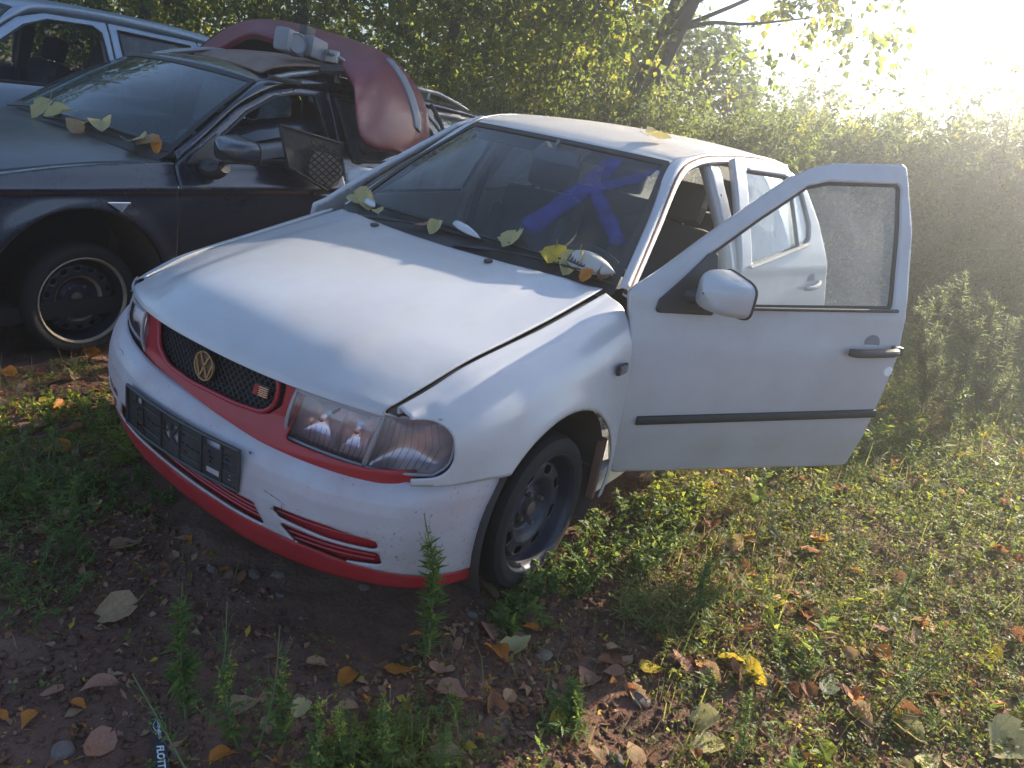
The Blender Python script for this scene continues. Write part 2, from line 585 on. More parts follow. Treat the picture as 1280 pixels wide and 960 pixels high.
def sub(S, off):
    return lambda u, v: S(u, v)+np.asarray(off)

# ================================================================== THE WHITE HATCHBACK
PLAN = np.array([(.775, 0), (.771, .13), (.757, .27), (.718, .42), (.66, .55), (.58, .655), (.475, .728), (.36, .770),
                 (.22, .796), (0, .814), (-.4, .826), (-1.2, .832), (-2., .826), (-2.5, .80)])
BC = spline(np.vstack([PLAN[::-1]*[1, -1], PLAN[1:]]), 3000)
_T = np.gradient(BC, axis=0); _T /= np.linalg.norm(_T, axis=1)[:, None]
BN = np.stack([_T[:, 1], -_T[:, 0]], 1)
BL = np.concatenate([[0], np.cumsum(np.linalg.norm(np.diff(BC, axis=0), axis=1))])
BL = BL-BL[1500]
if BN[1500][0] < 0:
    BN = -BN

def wrap(s, z, inset):
    """point on the plan curve of the nose at arc length s (0 = middle, + = car's left), moved inwards by inset"""
    x = np.interp(s, BL, BC[:, 0]); y = np.interp(s, BL, BC[:, 1])
    nx = np.interp(s, BL, BN[:, 0]); ny = np.interp(s, BL, BN[:, 1])
    return np.stack([x-nx*inset, y-ny*inset, z], -1)

def s_of_x(x, left=True):
    h = slice(1500, None)
    v = np.interp(-x, -BC[h, 0], BL[h])
    return v if left else -v

def sstep(a, b, x):
    t = np.clip((x-a)/(b-a), 0, 1)
    return t*t*(3-2*t)

polo = empty('white_hatchback', (-1.1, 0, GZ),
             'white hatchback with red grille surround, left doors open and a blue K on its windscreen', 'car')
TILT = .09                                          # the loose bumper hangs lower at the car's left

def bumper_inset(z0, y):
    f = sstep(.79, .60, np.abs(y))
    a = np.interp(z0, [.15, .205, .235, .28, .34, .40, .45, .485, .508, .523, .534, .549], [.06, .045, .028, .014, .003, 0, .005, .014, .028, .044, .066, .080])
    b = np.interp(z0, [.15, .205, .28, .36, .50, .53, .545, .548], [.02, .012, .004, 0, .002, .006, .012, .016])
    return a*f+b*(1-f)

def bumper_S(extra=0.0):
    s0 = s_of_x(.28)
    def S(u, v):
        s = -s0+2*s0*u
        z0 = .20+(.549-.20)*v
        y = np.interp(s, BL, BC[:, 1])
        return wrap(s, z0-TILT*y, bumper_inset(z0, y)+extra)
    return S
red_top = lambda y: np.interp(np.abs(y), [0, .34, .49, .62, .70, .76], [.303, .306, .297, .277, .262, .255])
SLOT_A = [(.350, .392), (.515, .391), (.628, .375), (.634, .348), (.515, .350), (.385, .362)]
SLOT_B = [(.375, .351), (.50, .343), (.634, .339), (.640, .296), (.542, .288), (.425, .302)]
RECESS = [(-.33, .374), (.25, .374), (.305, .374), (.345, .313), (-.36, .313)]
mirp = lambda P: [(-a, b) for a, b in P]
HOLES = [SLOT_A, SLOT_B, RECESS, mirp(SLOT_A), mirp(SLOT_B)]
AC, AR = (-.01, .26), .352                          # front wheel arch

def arch(P, r=AR, c=AC):
    return r-np.hypot(P[..., 0]-c[0], P[..., 2]-c[1])

def keep_bumper(P):
    y, z0 = P[..., 1], P[..., 2]+TILT*P[..., 1]
    k = np.maximum(red_top(y)-z0, arch(P))
    k = np.maximum(k, z0-(.534+.014*sstep(.62, .74, np.abs(y))))
    for h in HOLES:
        k = np.maximum(k, -sd_poly(h, y, z0, .010))
    return k

def keep_lip(P):
    y, z0 = P[..., 1], P[..., 2]+TILT*P[..., 1]
    return np.maximum(np.maximum(z0-(red_top(y)-.003), .207-z0), arch(P))
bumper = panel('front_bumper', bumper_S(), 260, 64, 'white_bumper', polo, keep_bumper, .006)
bumper['label'] = 'white front bumper, scuffed and dusty, pink reflection painted in, with two slots at each side'
lip = panel('bumper_lip', bumper_S(.002), 220, 40, 'red_lip', polo, keep_lip, .006)
lip['label'] = 'red strip along the lower edge of the bumper'

def keep_holes(P):
    y, z0 = P[..., 1], P[..., 2]+TILT*P[..., 1]
    k = np.full(y.shape, 1e9)
    for h in HOLES:
        k = np.minimum(k, sd_poly(h, y, z0, 0)-.012)
    return k
rg = panel('bumper_grille', bumper_S(.022), 200, 50, 'red_plastic', bumper, keep_holes, .004)
m = MB()
for pol, n in ((SLOT_A, 1), (SLOT_B, 3), (mirp(SLOT_A), 1), (mirp(SLOT_B), 3), (RECESS, 4)):
    P = np.array(pol)
    ys = np.linspace(P[:, 0].min()+.01, P[:, 0].max()-.01, 24)
    lo, hi = P[:, 1].min(), P[:, 1].max()
    for k in range(n):
        z0 = lo+(hi-lo)*(k+1)/(n+1)
        pts = []
        for y in ys:
            s = np.interp(y, BC[1000:2000, 1], BL[1000:2000])
            pts.append(wrap(np.array(s), np.array(z0-TILT*y), bumper_inset(z0, y)+.016))
        m.tube(pts, .0035, 5)
o = m.build('louvre', 'red_plastic', bumper); o['kind'] = 'stuff'
# scuffs where the paint has come off
m = MB()
for pts, r in (([(.335, .425), (.36, .420), (.385, .414), (.405, .405)], .0035), ([(.392, .405), (.394, .395), (.392, .385), (.396, .375)], .004),
               ([(.36, .352+.03), (.38, .376), (.398, .372)], .004), ([(-.44, .50), (-.41, .505), (-.385, .503)], .003), ([(.672, .40), (.675, .392), (.674, .385)], .003)):
    q = []
    for y, z0 in spline([(a_, b_) for a_, b_ in pts], 9):
        s = np.interp(y, BC[1000:2000, 1], BL[1000:2000])
        q.append(wrap(np.array(s), np.array(z0-TILT*y), bumper_inset(z0, y)-.0004))
    m.tube(q, .62*r*np.array([.2, .8, .3, 1, .4, .9, .2, .7, .2]), 5, flat=.12)
m.build('scuff', 'black_plastic', bumper)

# ---- red front panel between bonnet and bumper, with the grille opening
def fp_inset(z):
    return np.interp(z, [.42, .50, .53, .58, .64, .70, .74], [.045, .05, .06, .080, .088, .096, .10])

def front_S(extra=0.0):
    s0 = s_of_x(.50)
    def S(u, v):
        s = -s0+2*s0*u
        z = .44+(.72-.44)*v
        return wrap(s, z, fp_inset(z)+extra)
    return S
LAMP = [(.335, .529), (.360, .672), (.45, .668), (.585, .654), (.69, .668), (.73, .58), (.69, .514), (.557, .507)]
LAMPR = [(-a_, b_+.012) for a_, b_ in LAMP]
GRILLE = [(-.272, .690), (.0, .694), (.275, .690), (.302, .668), (.298, .606), (.262, .574), (.145, .567), (-.046, .566), (-.175, .574), (-.245, .610)]

def keep_front(P):
    y, z = P[..., 1], P[..., 2]
    k = np.maximum(.505-TILT*y-z, z-(.702-.024*y-.07*np.maximum(0, np.abs(y)-.28)))
    k = np.maximum(k, -sd_poly(LAMP, y, z, .012))
    k = np.maximum(k, -sd_poly(LAMPR, y, z, .012))
    k = np.maximum(k, -sd_poly(GRILLE, y, z, .02))
    return np.maximum(k, np.abs(y)-.652)
fp = panel('grille_surround', front_S(), 240, 60, 'red_plastic', polo, keep_front, .006)

def keep_gback(P):
    return sd_poly(GRILLE, P[..., 1], P[..., 2], 0)-.03
panel('grille_backing', front_S(.035), 80, 20, 'dark_void', fp, keep_gback, 0)

def on_front(y, z, extra=0.0):
    s = np.interp(y, BC[1000:2000, 1], BL[1000:2000])
    return wrap(np.array(s), np.array(z), fp_inset(z)+extra)
# raised red rim of the opening
rim = []
gp = np.array(GRILLE+GRILLE[:1])
D = []
for i in range(len(GRILLE)):
    a_, b_, c_ = gp[i-1 if i else -2], gp[i], gp[i+1]
    for t in (.0, .5, 1.0):
        p = b_+(a_-b_)/np.linalg.norm(a_-b_)*.022*(1-t)**2+(c_-b_)/np.linalg.norm(c_-b_)*.022*t**2
        D.append(p)
D = np.array(D+D[:1])
m = MB(); m.tube([on_front(y, z, -.002) for y, z in D], .0065, 8, cap=False)
m.build('grille_rim', 'red_plastic', fp)
# honeycomb
m = MB()
gpoly = np.array(GRILLE)
for r in range(12):
    z = .560+r*.0118
    ys = np.linspace(-.30, .32, 110)
    run = []
    for k, y in enumerate(ys):
        zz = z+(.0035 if (k+2*(r % 2)) % 4 < 2 else -.0035)
        if sd_poly(GRILLE, np.array([y]), np.array([zz]), 0)[0] < .004:
            run.append(on_front(y, zz, .012))
        else:
            if len(run) > 2: m.tube(run, .0021, 4)
            run = []
    if len(run) > 2: m.tube(run, .0021, 4)
    for k in range(0, 110, 2):
        y = ys[(k+r % 2*2) % 110]
        if k % 4 == 0 and sd_poly(GRILLE, np.array([y]), np.array([z+.006]), 0)[0] < -.004:
            m.tube([on_front(y, z+.002, .012), on_front(y, z+.0105, .012)], .0020, 4)
o = m.build('grille_mesh', 'black_plastic', fp, sharp=0); o['kind'] = 'stuff'

# ---- round emblem: ring, V over W
def emblem():
    c = on_front(0.003, .628, -.002)
    n_ = np.array([1., 0, .10]); n_ /= np.linalg.norm(n_)
    ey = np.array([0, 1., 0]); ez = np.cross(n_, ey)
    if ez[2] < 0: ez = -ez
    m = MB()
    R = .044
    m.lathe([(R-.006, 0), (R-.005, .006), (R-.001, .006), (R, 0)], c, n_, 40)
    m.lathe([(0.001, -.002), (R-.004, -.002)], c, n_, 32, mi=1)
    def bar(p, q, wd=.0058):
        p = np.array(p)*R; q = np.array(q)*R
        t = (q-p)/np.linalg.norm(q-p); nn = np.array([-t[1], t[0]])*wd/2
        m.prism([c+ey*a_[0]+ez*a_[1]+n_*0.0 for a_ in (p-nn, p+nn, q+nn, q-nn)][::-1], n_*.005)
    bar((-.46, .80), (-.04, .06)); bar((.46, .80), (.04, .06)); bar((-.12, .07), (.12, .07), .005)
    bar((-.84, .36), (-.36, -.80)); bar((.84, .36), (.36, -.80)); bar((-.40, -.80), (-.02, -.10)); bar((.40, -.80), (.02, -.10))
    bar((-.12, -.13), (.12, -.13), .005)
    return m.build('emblem', ['gold_chrome', 'rust_brown'], fp, sharp=30)
emblem()
# small badge: red square and bright stripes
m = MB()
def bq(y0, y1, z0, z1, e_, mi, sl=.006):
    P = [on_front(y0-sl/2, z0, -e_), on_front(y1-sl/2, z0, -e_), on_front(y1+sl/2, z1, -e_), on_front(y0+sl/2, z1, -e_)]
    m.prism(P, (.003, 0, 0), mi)
bq(.206, .222, .612, .640, -.004, 1)
for k in range(5):
    bq(.225, .262, .612+k*.0058, .6158+k*.0058, -.004, 0)
bq(.204, .264, .609, .643, .0065-.013, 2)
m.build('badge', ['chrome', 'red_lip', 'black_plastic'], fp)

# ---- bonnet
HX = [.702, .690, .655, .55, .40, .20, 0, -.15, -.28]
HZ = [.690, .708, .735, .785, .822, .858, .885, .902, .914]
GX = np.array([.55, .50, .44, .32, .15, 0, -.2, -.42])
GY = np.array([.592, .602, .611, .622, .636, .647, .655, .662])
GZZ = np.array([.684, .702, .722, .762, .797, .824, .864, .911])
def gap_y(x): return np.interp(-x, -GX, GY)
def gap_z(x): return np.interp(-x, -GX, GZZ)
rows = []
for k, (xc, zc) in enumerate(zip(HX, HZ)):
    row = []
    for q in np.linspace(-1, 1, 21):
        t = k/(len(HX)-1)
        xe = np.interp(k, [0, 1, 2, 3, 4, 5, 6, 7, 8], [.562, .552, .515, .42, .27, .08, -.11, -.27, -.42])
        pw = np.interp(t, [0, .25, .6, 1], [2.4, 2.4, 2.3, 2.0])
        x = xc+(xe-xc)*abs(q)**pw
        ye = gap_y(xe)-.025
        y = ye*q
        ze = gap_z(xe)-.001-(.018 if k == 0 else 0)
        z = zc+(ze-zc)*abs(q)**2.3
        yc = .27+.24*t
        z += .009*sstep(yc+.035, yc-.015, abs(y))*sstep(0, .25, t)
        z -= .022*y*(1-t)*(1 if k else 1)
        row.append((x, y, z))
    rows.append(row)
hood_S = loft(rows, 200)
panel('bonnet', hood_S, 120, 90, 'white_paint', polo, None, .006, ref=(0, 0, .3))
# washer jets and specks of debris on the bonnet
m = MB()
for y in (-.30, .255):
    q = hood_S(np.array(.5+.5*y/.645), np.array(.955))
    m.box(q+[0, 0, .006], (.032, .020, .014), b=.005)
m.build('washer_jet', 'black_plastic', polo)

# ---- wings
xs = np.array([.555, .50, .44, .32, .15, 0, -.2, -.388])
def BY(x): return np.interp(-x, -BC[1500:, 0], BC[1500:, 1])
by = BY(xs)
def wing_rows():
    g = np.stack([xs, gap_y(xs)+.003, gap_z(xs)], 1)
    r = [g-[0, 0, .03], g,
         np.stack([xs, gap_y(xs)+.028, gap_z(xs)-.007], 1),
         np.stack([xs, [.64, .648, .668, .692, .716, .728, .737, .742], [.672, .686, .704, .738, .768, .795, .835, .874]], 1),
         np.stack([xs, by-.034, [.648, .656, .662, .678, .705, .73, .765, .80]], 1),
         np.stack([xs, by-.008, [.60, .60, .60, .605, .625, .65, .68, .70]], 1),
         np.stack([xs, by-.000, np.full(8, .53)], 1),
         np.stack([xs, by+.002, np.full(8, .42)], 1),
         np.stack([xs, by-.002, np.full(8, .30)], 1),
         np.stack([xs, by-.016, np.full(8, .16)], 1)]
    return r
_wing = loft(wing_rows(), 200)
def wing_S(u, v):
    P = _wing(u, v).copy()
    d = np.hypot(P[..., 0]-AC[0], P[..., 2]-AC[1])
    P[..., 1] += .013*np.exp(-((d-AR)/.05)**2)*sstep(.9, .6, P[..., 2])
    return P
def keep_wing(P, right=False):
    y = np.abs(P[..., 1]); x, z = P[..., 0], P[..., 2]
    t = -TILT if right else TILT
    k = np.where(x > .15, .553-t*y-z, -1)
    k = np.maximum(k, arch(P))
    k = np.maximum(k, -sd_poly([(.456, .515), (.456, .668), (.63, .666), (.63, .510)], x, z, .058))
    k = np.maximum(k, np.where(z > .655, x-(.495 if right else .545), -1))
    return np.maximum(k, .185-z)
wl = panel('front_wing', wing_S, 150, 130, 'white_paint', polo, lambda P: keep_wing(P), .006)
panel('front_wing', mir(wing_S), 150, 130, 'white_paint', polo, lambda P: keep_wing(P, True), .006)
# side repeater
m = MB()
c = np.array([-.295, .8285, .70])
m.box(c, (.062, .012, .038), b=.005); m.box(c+[0, .005, 0], (.052, .010, .028), b=.004, mi=1)
m.build('side_repeater', ['black_plastic', 'indicator_grey'], wl)
# wheel house liners, inner structure, engine bay darkness
for sgn in (1, -1):
    for cx, r, x_in in ((AC[0], AR+.006, .40), (-2.42, .352, .45)):
        th = np.radians(np.linspace(-28, 208, 30))
        outer = np.stack([cx+r*np.cos(th), np.full(30, sgn*.800), AC[1]+r*np.sin(th)], 1)
        inner = outer*[1, 0, 1]+[0, sgn*x_in, 0]
        m = MB(); m.grid([outer, inner])
        m.prism(inner[:, :], (0, sgn*.012, 0))
        m.build('wheel_arch_liner', 'arch_liner', polo)
m = MB()
m.box((-.345, .795, .30), (.020, .03, .24), b=.004)
m.build('liner_flap', 'rust_brown', polo)
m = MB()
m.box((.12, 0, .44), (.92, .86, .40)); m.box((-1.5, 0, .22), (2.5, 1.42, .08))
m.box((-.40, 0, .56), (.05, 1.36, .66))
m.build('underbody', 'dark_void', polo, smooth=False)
m = MB()                                            # dark channel below the bonnet gaps
for sgn in (1, -1):
    a_ = np.stack([GX, sgn*(GY-.03), GZZ-.022], 1); b_ = np.stack([GX, sgn*(GY+.015), GZZ-.022], 1)
    m.grid([a_, b_])
a_ = [on_front(y, .700-.024*y-.07*max(0, abs(y)-.28), .02) for y in np.linspace(-.56, .56, 30)]
b_ = [np.array(p)-[.14, 0, 0] for p in a_]
m.grid([a_, b_])
m.build('gutter', 'black_plastic', polo)

# ---- head lamps
def lamp_pt(s, z, e_):
    return wrap(np.array(s), np.array(z), e_)
def make_lamp(sgn):
    dz = 0 if sgn > 0 else .012
    sy = lambda y: np.interp(y, BC[1500:2000, 1], BL[1500:2000])
    def S(u, v, e_=0.0):
        # four-sided main lamp: inner edge u=0, outer u=1, bottom v=0
        yb = .338+(.572-.338)*u; yt = .364+(.610-.364)*u
        zb = .524+(.500-.524)*u; zt = .668+(.650-.668)*u
        y = yb+(yt-yb)*v; z = zb+(zt-zb)*v
        P = wrap(sy(y), z, .084-.016*np.sin(np.pi*np.clip(v, 0, 1))*1.0-.006*u+e_)
        return P*np.array([1, sgn, 1])+np.array([0, 0, dz])
    def C(u, v, e_=0.0):
        # corner lamp, wrapping round the side
        s0 = sy(.576+(.614-.576)*v); s1 = sy(.740-.022*np.abs(2*v-1)**4)
        s = s0+(s1-s0)*u
        z = (.497+.004*u)+(.159+.006*u)*v
        P = wrap(s, z, .078-.040*u-.012*np.sin(np.pi*v)+e_)
        return P*np.array([1, sgn, 1])+np.array([0, 0, dz])
    side = (0, 0, .58)
    lens = panel('headlamp', S, 24, 16, 'lens_glass', polo, None, 0, ref=side)
    g = lambda u, v, e_: np.asarray(S(np.array(u), np.array(v), e_), float)
    m = MB()                                         # bezel
    ed = [g(u, 0, 0) for u in np.linspace(0, 1, 12)]+[g(1, v, 0) for v in np.linspace(0, 1, 8)[1:]]+[g(u, 1, 0) for u in np.linspace(1, 0, 12)[1:]]+[g(0, v, 0) for v in np.linspace(1, 0, 8)[1:]]
    m.tube(ed, .0055, 6, cap=False)
    ed2 = [g(u, 0, .02) for u in np.linspace(0, 1, 12)]+[g(1, v, .02) for v in np.linspace(0, 1, 8)[1:]]+[g(u, 1, .02) for u in np.linspace(1, 0, 12)[1:]]+[g(0, v, .02) for v in np.linspace(1, 0, 8)[1:]]
    m.tube(ed2, .005, 6, cap=False)
    m.build('bezel', 'lamp_grey', lens)
    # reflector bowl: two parabolic cells
    U, V_ = np.meshgrid(np.linspace(0, 1, 34), np.linspace(0, 1, 20), indexing='ij')
    uu = np.where(U < .62, (U-.33)/.29, (U-.79)/.17)
    dep = .008+.065*np.clip(1-np.maximum(np.abs(uu)**2*.8, np.abs(V_*2-1)**2*.8), 0, 1)
    m = MB(); m.grid(S(U, V_, dep))
    m.build('reflector', 'reflector', lens)
    m = MB()
    for u in (.33, .79):
        p, q = g(u, .5, .07), g(u, .5, .045)
        m.tube([p, q, q+(q-p)*.05], [.008, .008, .003], 10)
    for u in (.03, .97):
        m.tube([g(u, .06, .03), g(u, .5, .03), g(u, .94, .03)], .004, 5)
    m.build('bulb', 'chrome', lens)
    m = MB()
    for k in range(11):                              # flutes moulded in the lens
        u = .30+.62*k/10
        m.tube([g(u, .08, .004), g(u+.01, .30, .004), g(u, .52, .004)], .0010, 4)
    m.build('lens_flute', 'lens_fluted', lens)
    # corner lamp
    cl = panel('corner_lamp', C, 24, 16, 'lens_fluted', polo, None, 0, ref=side)
    h = lambda u, v, e_: np.asarray(C(np.array(u), np.array(v), e_), float)
    ed = [h(u, 0, 0) for u in np.linspace(0, 1, 12)]+[h(1, v, 0) for v in np.linspace(0, 1, 10)[1:]]+[h(u, 1, 0) for u in np.linspace(1, 0, 12)[1:]]+[h(0, v, 0) for v in np.linspace(1, 0, 8)[1:]]
    m = MB(); m.tube(ed, .005, 6, cap=False); m.build('bezel', 'lamp_grey', cl)
    U, V_ = np.meshgrid(np.linspace(0, 1, 20), np.linspace(0, 1, 16), indexing='ij')
    dep = .008+.045*np.clip(1-np.maximum((U*2-1)**2, (V_*2-1)**2), 0, 1)
    m = MB(); m.grid(C(U, V_, dep)); m.build('reflector', 'reflector', cl)
    m = MB()
    for k in range(9):
        u = .10+.72*k/8
        m.tube([h(u, .08, .004), h(u+.02, .5, .004), h(u+.03, .92, .004)], .0012, 4)
    m.build('lens_flute', 'lens_fluted', cl)
make_lamp(1); make_lamp(-1)

# ---- number plate holder
PC = np.array([.782, .0, .428]); PW, PH = .52, .122
pn = np.array([.999, 0, .03])
def plate_pt(a_, b_, e_):
    """a_ -1..1 across (car's right to left), b_ -1..1 up"""
    y = a_*PW/2
    return np.array([PC[0]-.30*y*y+e_, y, PC[2]+b_*PH/2-.012*y])
plates = []
def px_rect(a0, a1, b0, b1): return [(a0, b0), (a1, b0), (a1, b1), (a0, b1)]
holes = [px_rect(-.80, -.68, .42, .80), px_rect(-.78, -.66, -.86, -.52),
         px_rect(.50, .72, .50, .86), px_rect(.50, .72, -.84, -.50),
         [(-.20, -.02), (-.20, .62), (-.11, .30)], [(-.20, -.10), (-.09, -.42), (-.09, .22), ],
         [(-.05, .66), (.06, .58), (-.05, .22)], [(-.05, -.06), (.06, .50), (.06, -.40)]]
for (a0, b0) in ((-.50, .02), (-.42, -.02), (-.34, .00), (-.27, .04), (-.27, -.30), (.16, .40), (.16, -.02), (.24, -.04), (.32, -.06), (.40, -.08), (.20, -.40), (.58, .28),
                 (.60, .02), (.60, -.22), (.84, .50), (.84, .30), (.84, -.05), (.86, -.48), (.86, -.68), (-.85, .35), (-.75, .10), (-.73, -.16), (-.70, .28)):
    holes.append(px_rect(a0-.028, a0+.028, b0-.045, b0+.045))
def Spl(u, v):
    y = (u*2-1)*PW/2
    return np.stack([PC[0]-.30*y*y+0*v, y+0*v, PC[2]+(v*2-1)*PH/2-.012*y], -1)
def keep_pl(P):
    A_ = P[..., 1]/(PW/2); Bv = (P[..., 2]+.012*P[..., 1]-PC[2])/(PH/2)
    k = np.full(A_.shape, -1.)
    for h in holes:
        k = np.maximum(k, -sd_poly([(x_*PW/2, y_*PH/2) for x_, y_ in h], A_*PW/2, Bv*PH/2, 0))
    return k
ph = panel('plate_holder', Spl, 210, 56, 'black_plastic', polo, keep_pl, .004, smooth=False)
ph['label'] = 'empty black number plate holder'
m = MB()
fr = [plate_pt(-1, -1, .003), plate_pt(-.5, -1, .003), plate_pt(0, -1, .003), plate_pt(.5, -1, .003), plate_pt(1, -1, .003), plate_pt(1, 0, .003), plate_pt(1, 1, .003), plate_pt(.5, 1, .003), plate_pt(0, 1, .003), plate_pt(-.5, 1, .003), plate_pt(-1, 1, .003), plate_pt(-1, 0, .003), plate_pt(-1, -1, .003)]
m.tube(fr, .006, 6, cap=False)
for a_ in (-.62, -.24, .10, .46, .76):
    m.tube([plate_pt(a_, -.95, .003), plate_pt(a_, .95, .003)], .0028, 5)
for b_, a0, a1 in ((.55, -.60, -.26), (-.55, -.60, -.26), (.62, .12, .44), (-.62, .12, .44), (.2, .78, .97), (-.25, .78, .97)):
    m.tube([plate_pt(a0, b_, .003), plate_pt((a0+a1)/2, b_, .003), plate_pt(a1, b_, .003)], .0022, 5)
m.build('holder_rib', 'black_plastic', ph)
m = MB()                                             # small bolt hole with a rust run beside the plate
m.lathe([(.001, .002), (.0035, .002), (.0045, 0)], plate_pt(1.05, .90, -.020), pn, 8)
m.build('bolt', 'rusty_steel', polo)

# ---- windscreen, cowl
wb = np.array([(-.475, -.665, .922), (-.435, -.40, .934), (-.42, 0, .938), (-.435, .40, .934), (-.475, .665, .922)])
wt = np.array([(-1.085, -.495, 1.332), (-1.04, -.27, 1.336), (-1.02, 0, 1.338), (-1.04, .27, 1.336), (-1.085, .495, 1.332)])
wm = (wb+wt)/2+np.array([[.005, -.012, .006], [.018, 0, .018], [.022, 0, .022], [.018, 0, .018], [.005, .012, .006]])
wind_S = loft([wb, wm, wt], 120)
ws = panel('windscreen', wind_S, 40, 24, 'windscreen_glass', polo, None, 0, ref=(-1.5, 0, .6))
m = MB()                                             # black border
U = np.linspace(0, 1, 40)
for uu, vv, du, dv in ((U, 0*U, 0, .06), (U, 0*U+.955, 0, .045), (0*U, U, .022, 0), (0*U+.978, U, .022, 0)):
    A_ = wind_S(uu, vv)+[.0025, 0, .003]; B_ = wind_S(np.clip(uu+du, 0, 1), np.clip(vv+dv, 0, 1))+[.0025, 0, .003]
    m.grid([A_, B_])
m.build('glass_border', 'black_rubber', ws)
# sprayed K, thin and soft at the edges
def sprayed(strokes):
    V, F, E_, nb = [], [], [], 0
    r = np.random.default_rng(3)
    for kk, (pts, wid) in enumerate(strokes):
        Q = spline(pts, 40)
        T_ = np.gradient(Q, axis=0)
        Nn = np.stack([-T_[:, 1]*.68, T_[:, 0]/.68], 1)
        Nn /= np.linalg.norm(Nn*[1.25, .75], axis=1)[:, None]
        ww = wid*(1+.10*np.sin(np.arange(40)*.5+kk)+r.normal(0, .03, 40))
        tt = np.linspace(0, 1, 40)
        endf = np.clip(np.minimum(tt, 1-tt)*14, 0, 1)
        off = np.array([.003+.0006*kk, 0, .004])
        for s_ in np.linspace(-1, 1, 9):
            p = Q+Nn*(ww*s_*.5)[:, None]
            V.append(wind_S(np.clip(p[:, 0], 0, 1), np.clip(p[:, 1], 0, 1))+off)
            E_.append(np.clip(1-(1-abs(s_)**2.5)*endf, 0, 1))
        for i in range(8):
            for j in range(39):
                F.append((nb+i*40+j, nb+i*40+j+1, nb+(i+1)*40+j+1, nb+(i+1)*40+j))
        nb += 9*40
    V = np.concatenate(V)
    o = mesh('sprayed_letter', V, F, 'blue_spray', ws)
    a_ = o.data.attributes.new('edge', 'FLOAT', 'POINT')
    a_.data.foreach_set('value', np.concatenate(E_).astype(np.float32))
sprayed([([(.672, .16), (.745, .50), (.802, .93)], .105), ([(.755, .54), (.86, .70), (.985, .90)], .062), ([(.79, .60), (.875, .43), (.958, .25)], .07)])
# cowl between bonnet and glass
cf = np.array([(-.425, -.665, .885), (-.33, -.40, .893), (-.275, 0, .897), (-.33, .40, .893), (-.425, .665, .885)])
m = MB(); U = np.linspace(0, 1, 30)
c1 = spline(cf, 30); c2 = spline(wb, 30)
m.grid([c1, c1*.5+c2*.5-[0, 0, .010], c2+[0, 0, .002]])
m.build('scuttle', 'black_plastic', polo)
m = MB()
for y0, y1, xb in ((-.48, .10, -.41), (.02, .56, -.415)):          # wiper arms and blades lying at the foot of the glass
    p = [np.array([-.36, y0, .915]), np.array([-.40, (y0+y1)/2, .945]), np.array([-.43, y1, .950])]
    m.tube(spline(p, 10), [.010]*3+[.007]*7, 6, flat=.6)
    b_ = [wind_S(np.array(.5+y_/1.33), np.array(.035))+[.012, 0, .012] for y_ in np.linspace(y0+.05, y1+.08, 12)]
    m.tube(b_, .006, 5)
m.build('wiper', 'black_plastic', polo)

# ---- roof, rails, pillars
rail_in = np.array([(-.47, .674, .920), (-.78, .588, 1.130), (-1.06, .508, 1.322), (-1.22, .520, 1.366), (-1.5, .535, 1.392), (-2.0, .55, 1.402), (-2.45, .545, 1.380), (-2.72, .53, 1.340)])
rail_out = np.array([(-.50, .708, .895), (-.80, .634, 1.105), (-1.06, .568, 1.285), (-1.25, .553, 1.345), (-1.5, .566, 1.368), (-2.0, .580, 1.375), (-2.45, .575, 1.350), (-2.72, .56, 1.310)])
rail_bot = rail_out+np.array([[0, -.030, -.006], [0, -.030, -.024], [0, -.03, -.03], [0, -.03, -.034], [0, -.03, -.034], [0, -.03, -.034], [0, -.03, -.034], [0, -.03, -.03]])
for sgn in (1, -1):
    f = np.array([1, sgn, 1])
    rs = loft([rail_bot*f, (rail_out+[0, .004, -.014])*f, rail_out*f, ((rail_in+rail_out)/2+[0, .006, .010])*f, rail_in*f], 160)
    rl = panel('roof_rail_frame', rs, 90, 20, 'white_paint', polo, None, .004, ref=(-1.5, 0, .8))
    m = MB(); m.tube(spline((rail_out+[0, -.010, .012])*f, 60), .0075, 6); m.tube(spline((rail_bot+[0, .012, .012])*f, 50), .009, 6)
    m.build('drip_seal', 'rust_brown' if sgn > 0 else 'black_rubber', rl)
rx = [-1.018, -1.05, -1.15, -1.4, -1.8, -2.2, -2.55, -2.72]
rz = [1.336, 1.352, 1.378, 1.408, 1.424, 1.420, 1.390, 1.350]
rows = []
for k, (x, z) in enumerate(zip(rx, rz)):
    row = []
    xe = np.interp(k, [0, 1, 2, 7], [-1.085, -1.11, -1.19, -2.72])
    ye = np.interp(-xe, -rail_in[::1, 0], rail_in[:, 1]); ze = np.interp(-xe, -rail_in[:, 0], rail_in[:, 2])
    for q in np.linspace(-1, 1, 17):
        row.append((x+(xe-x)*q*q, ye*q, z+(ze-z)*abs(q)**2.6))
    rows.append(row)
roof_S = loft(rows, 120)
panel('roof', roof_S, 60, 60, 'white_roof', polo, None, .004, ref=(-1.5, 0, .6))

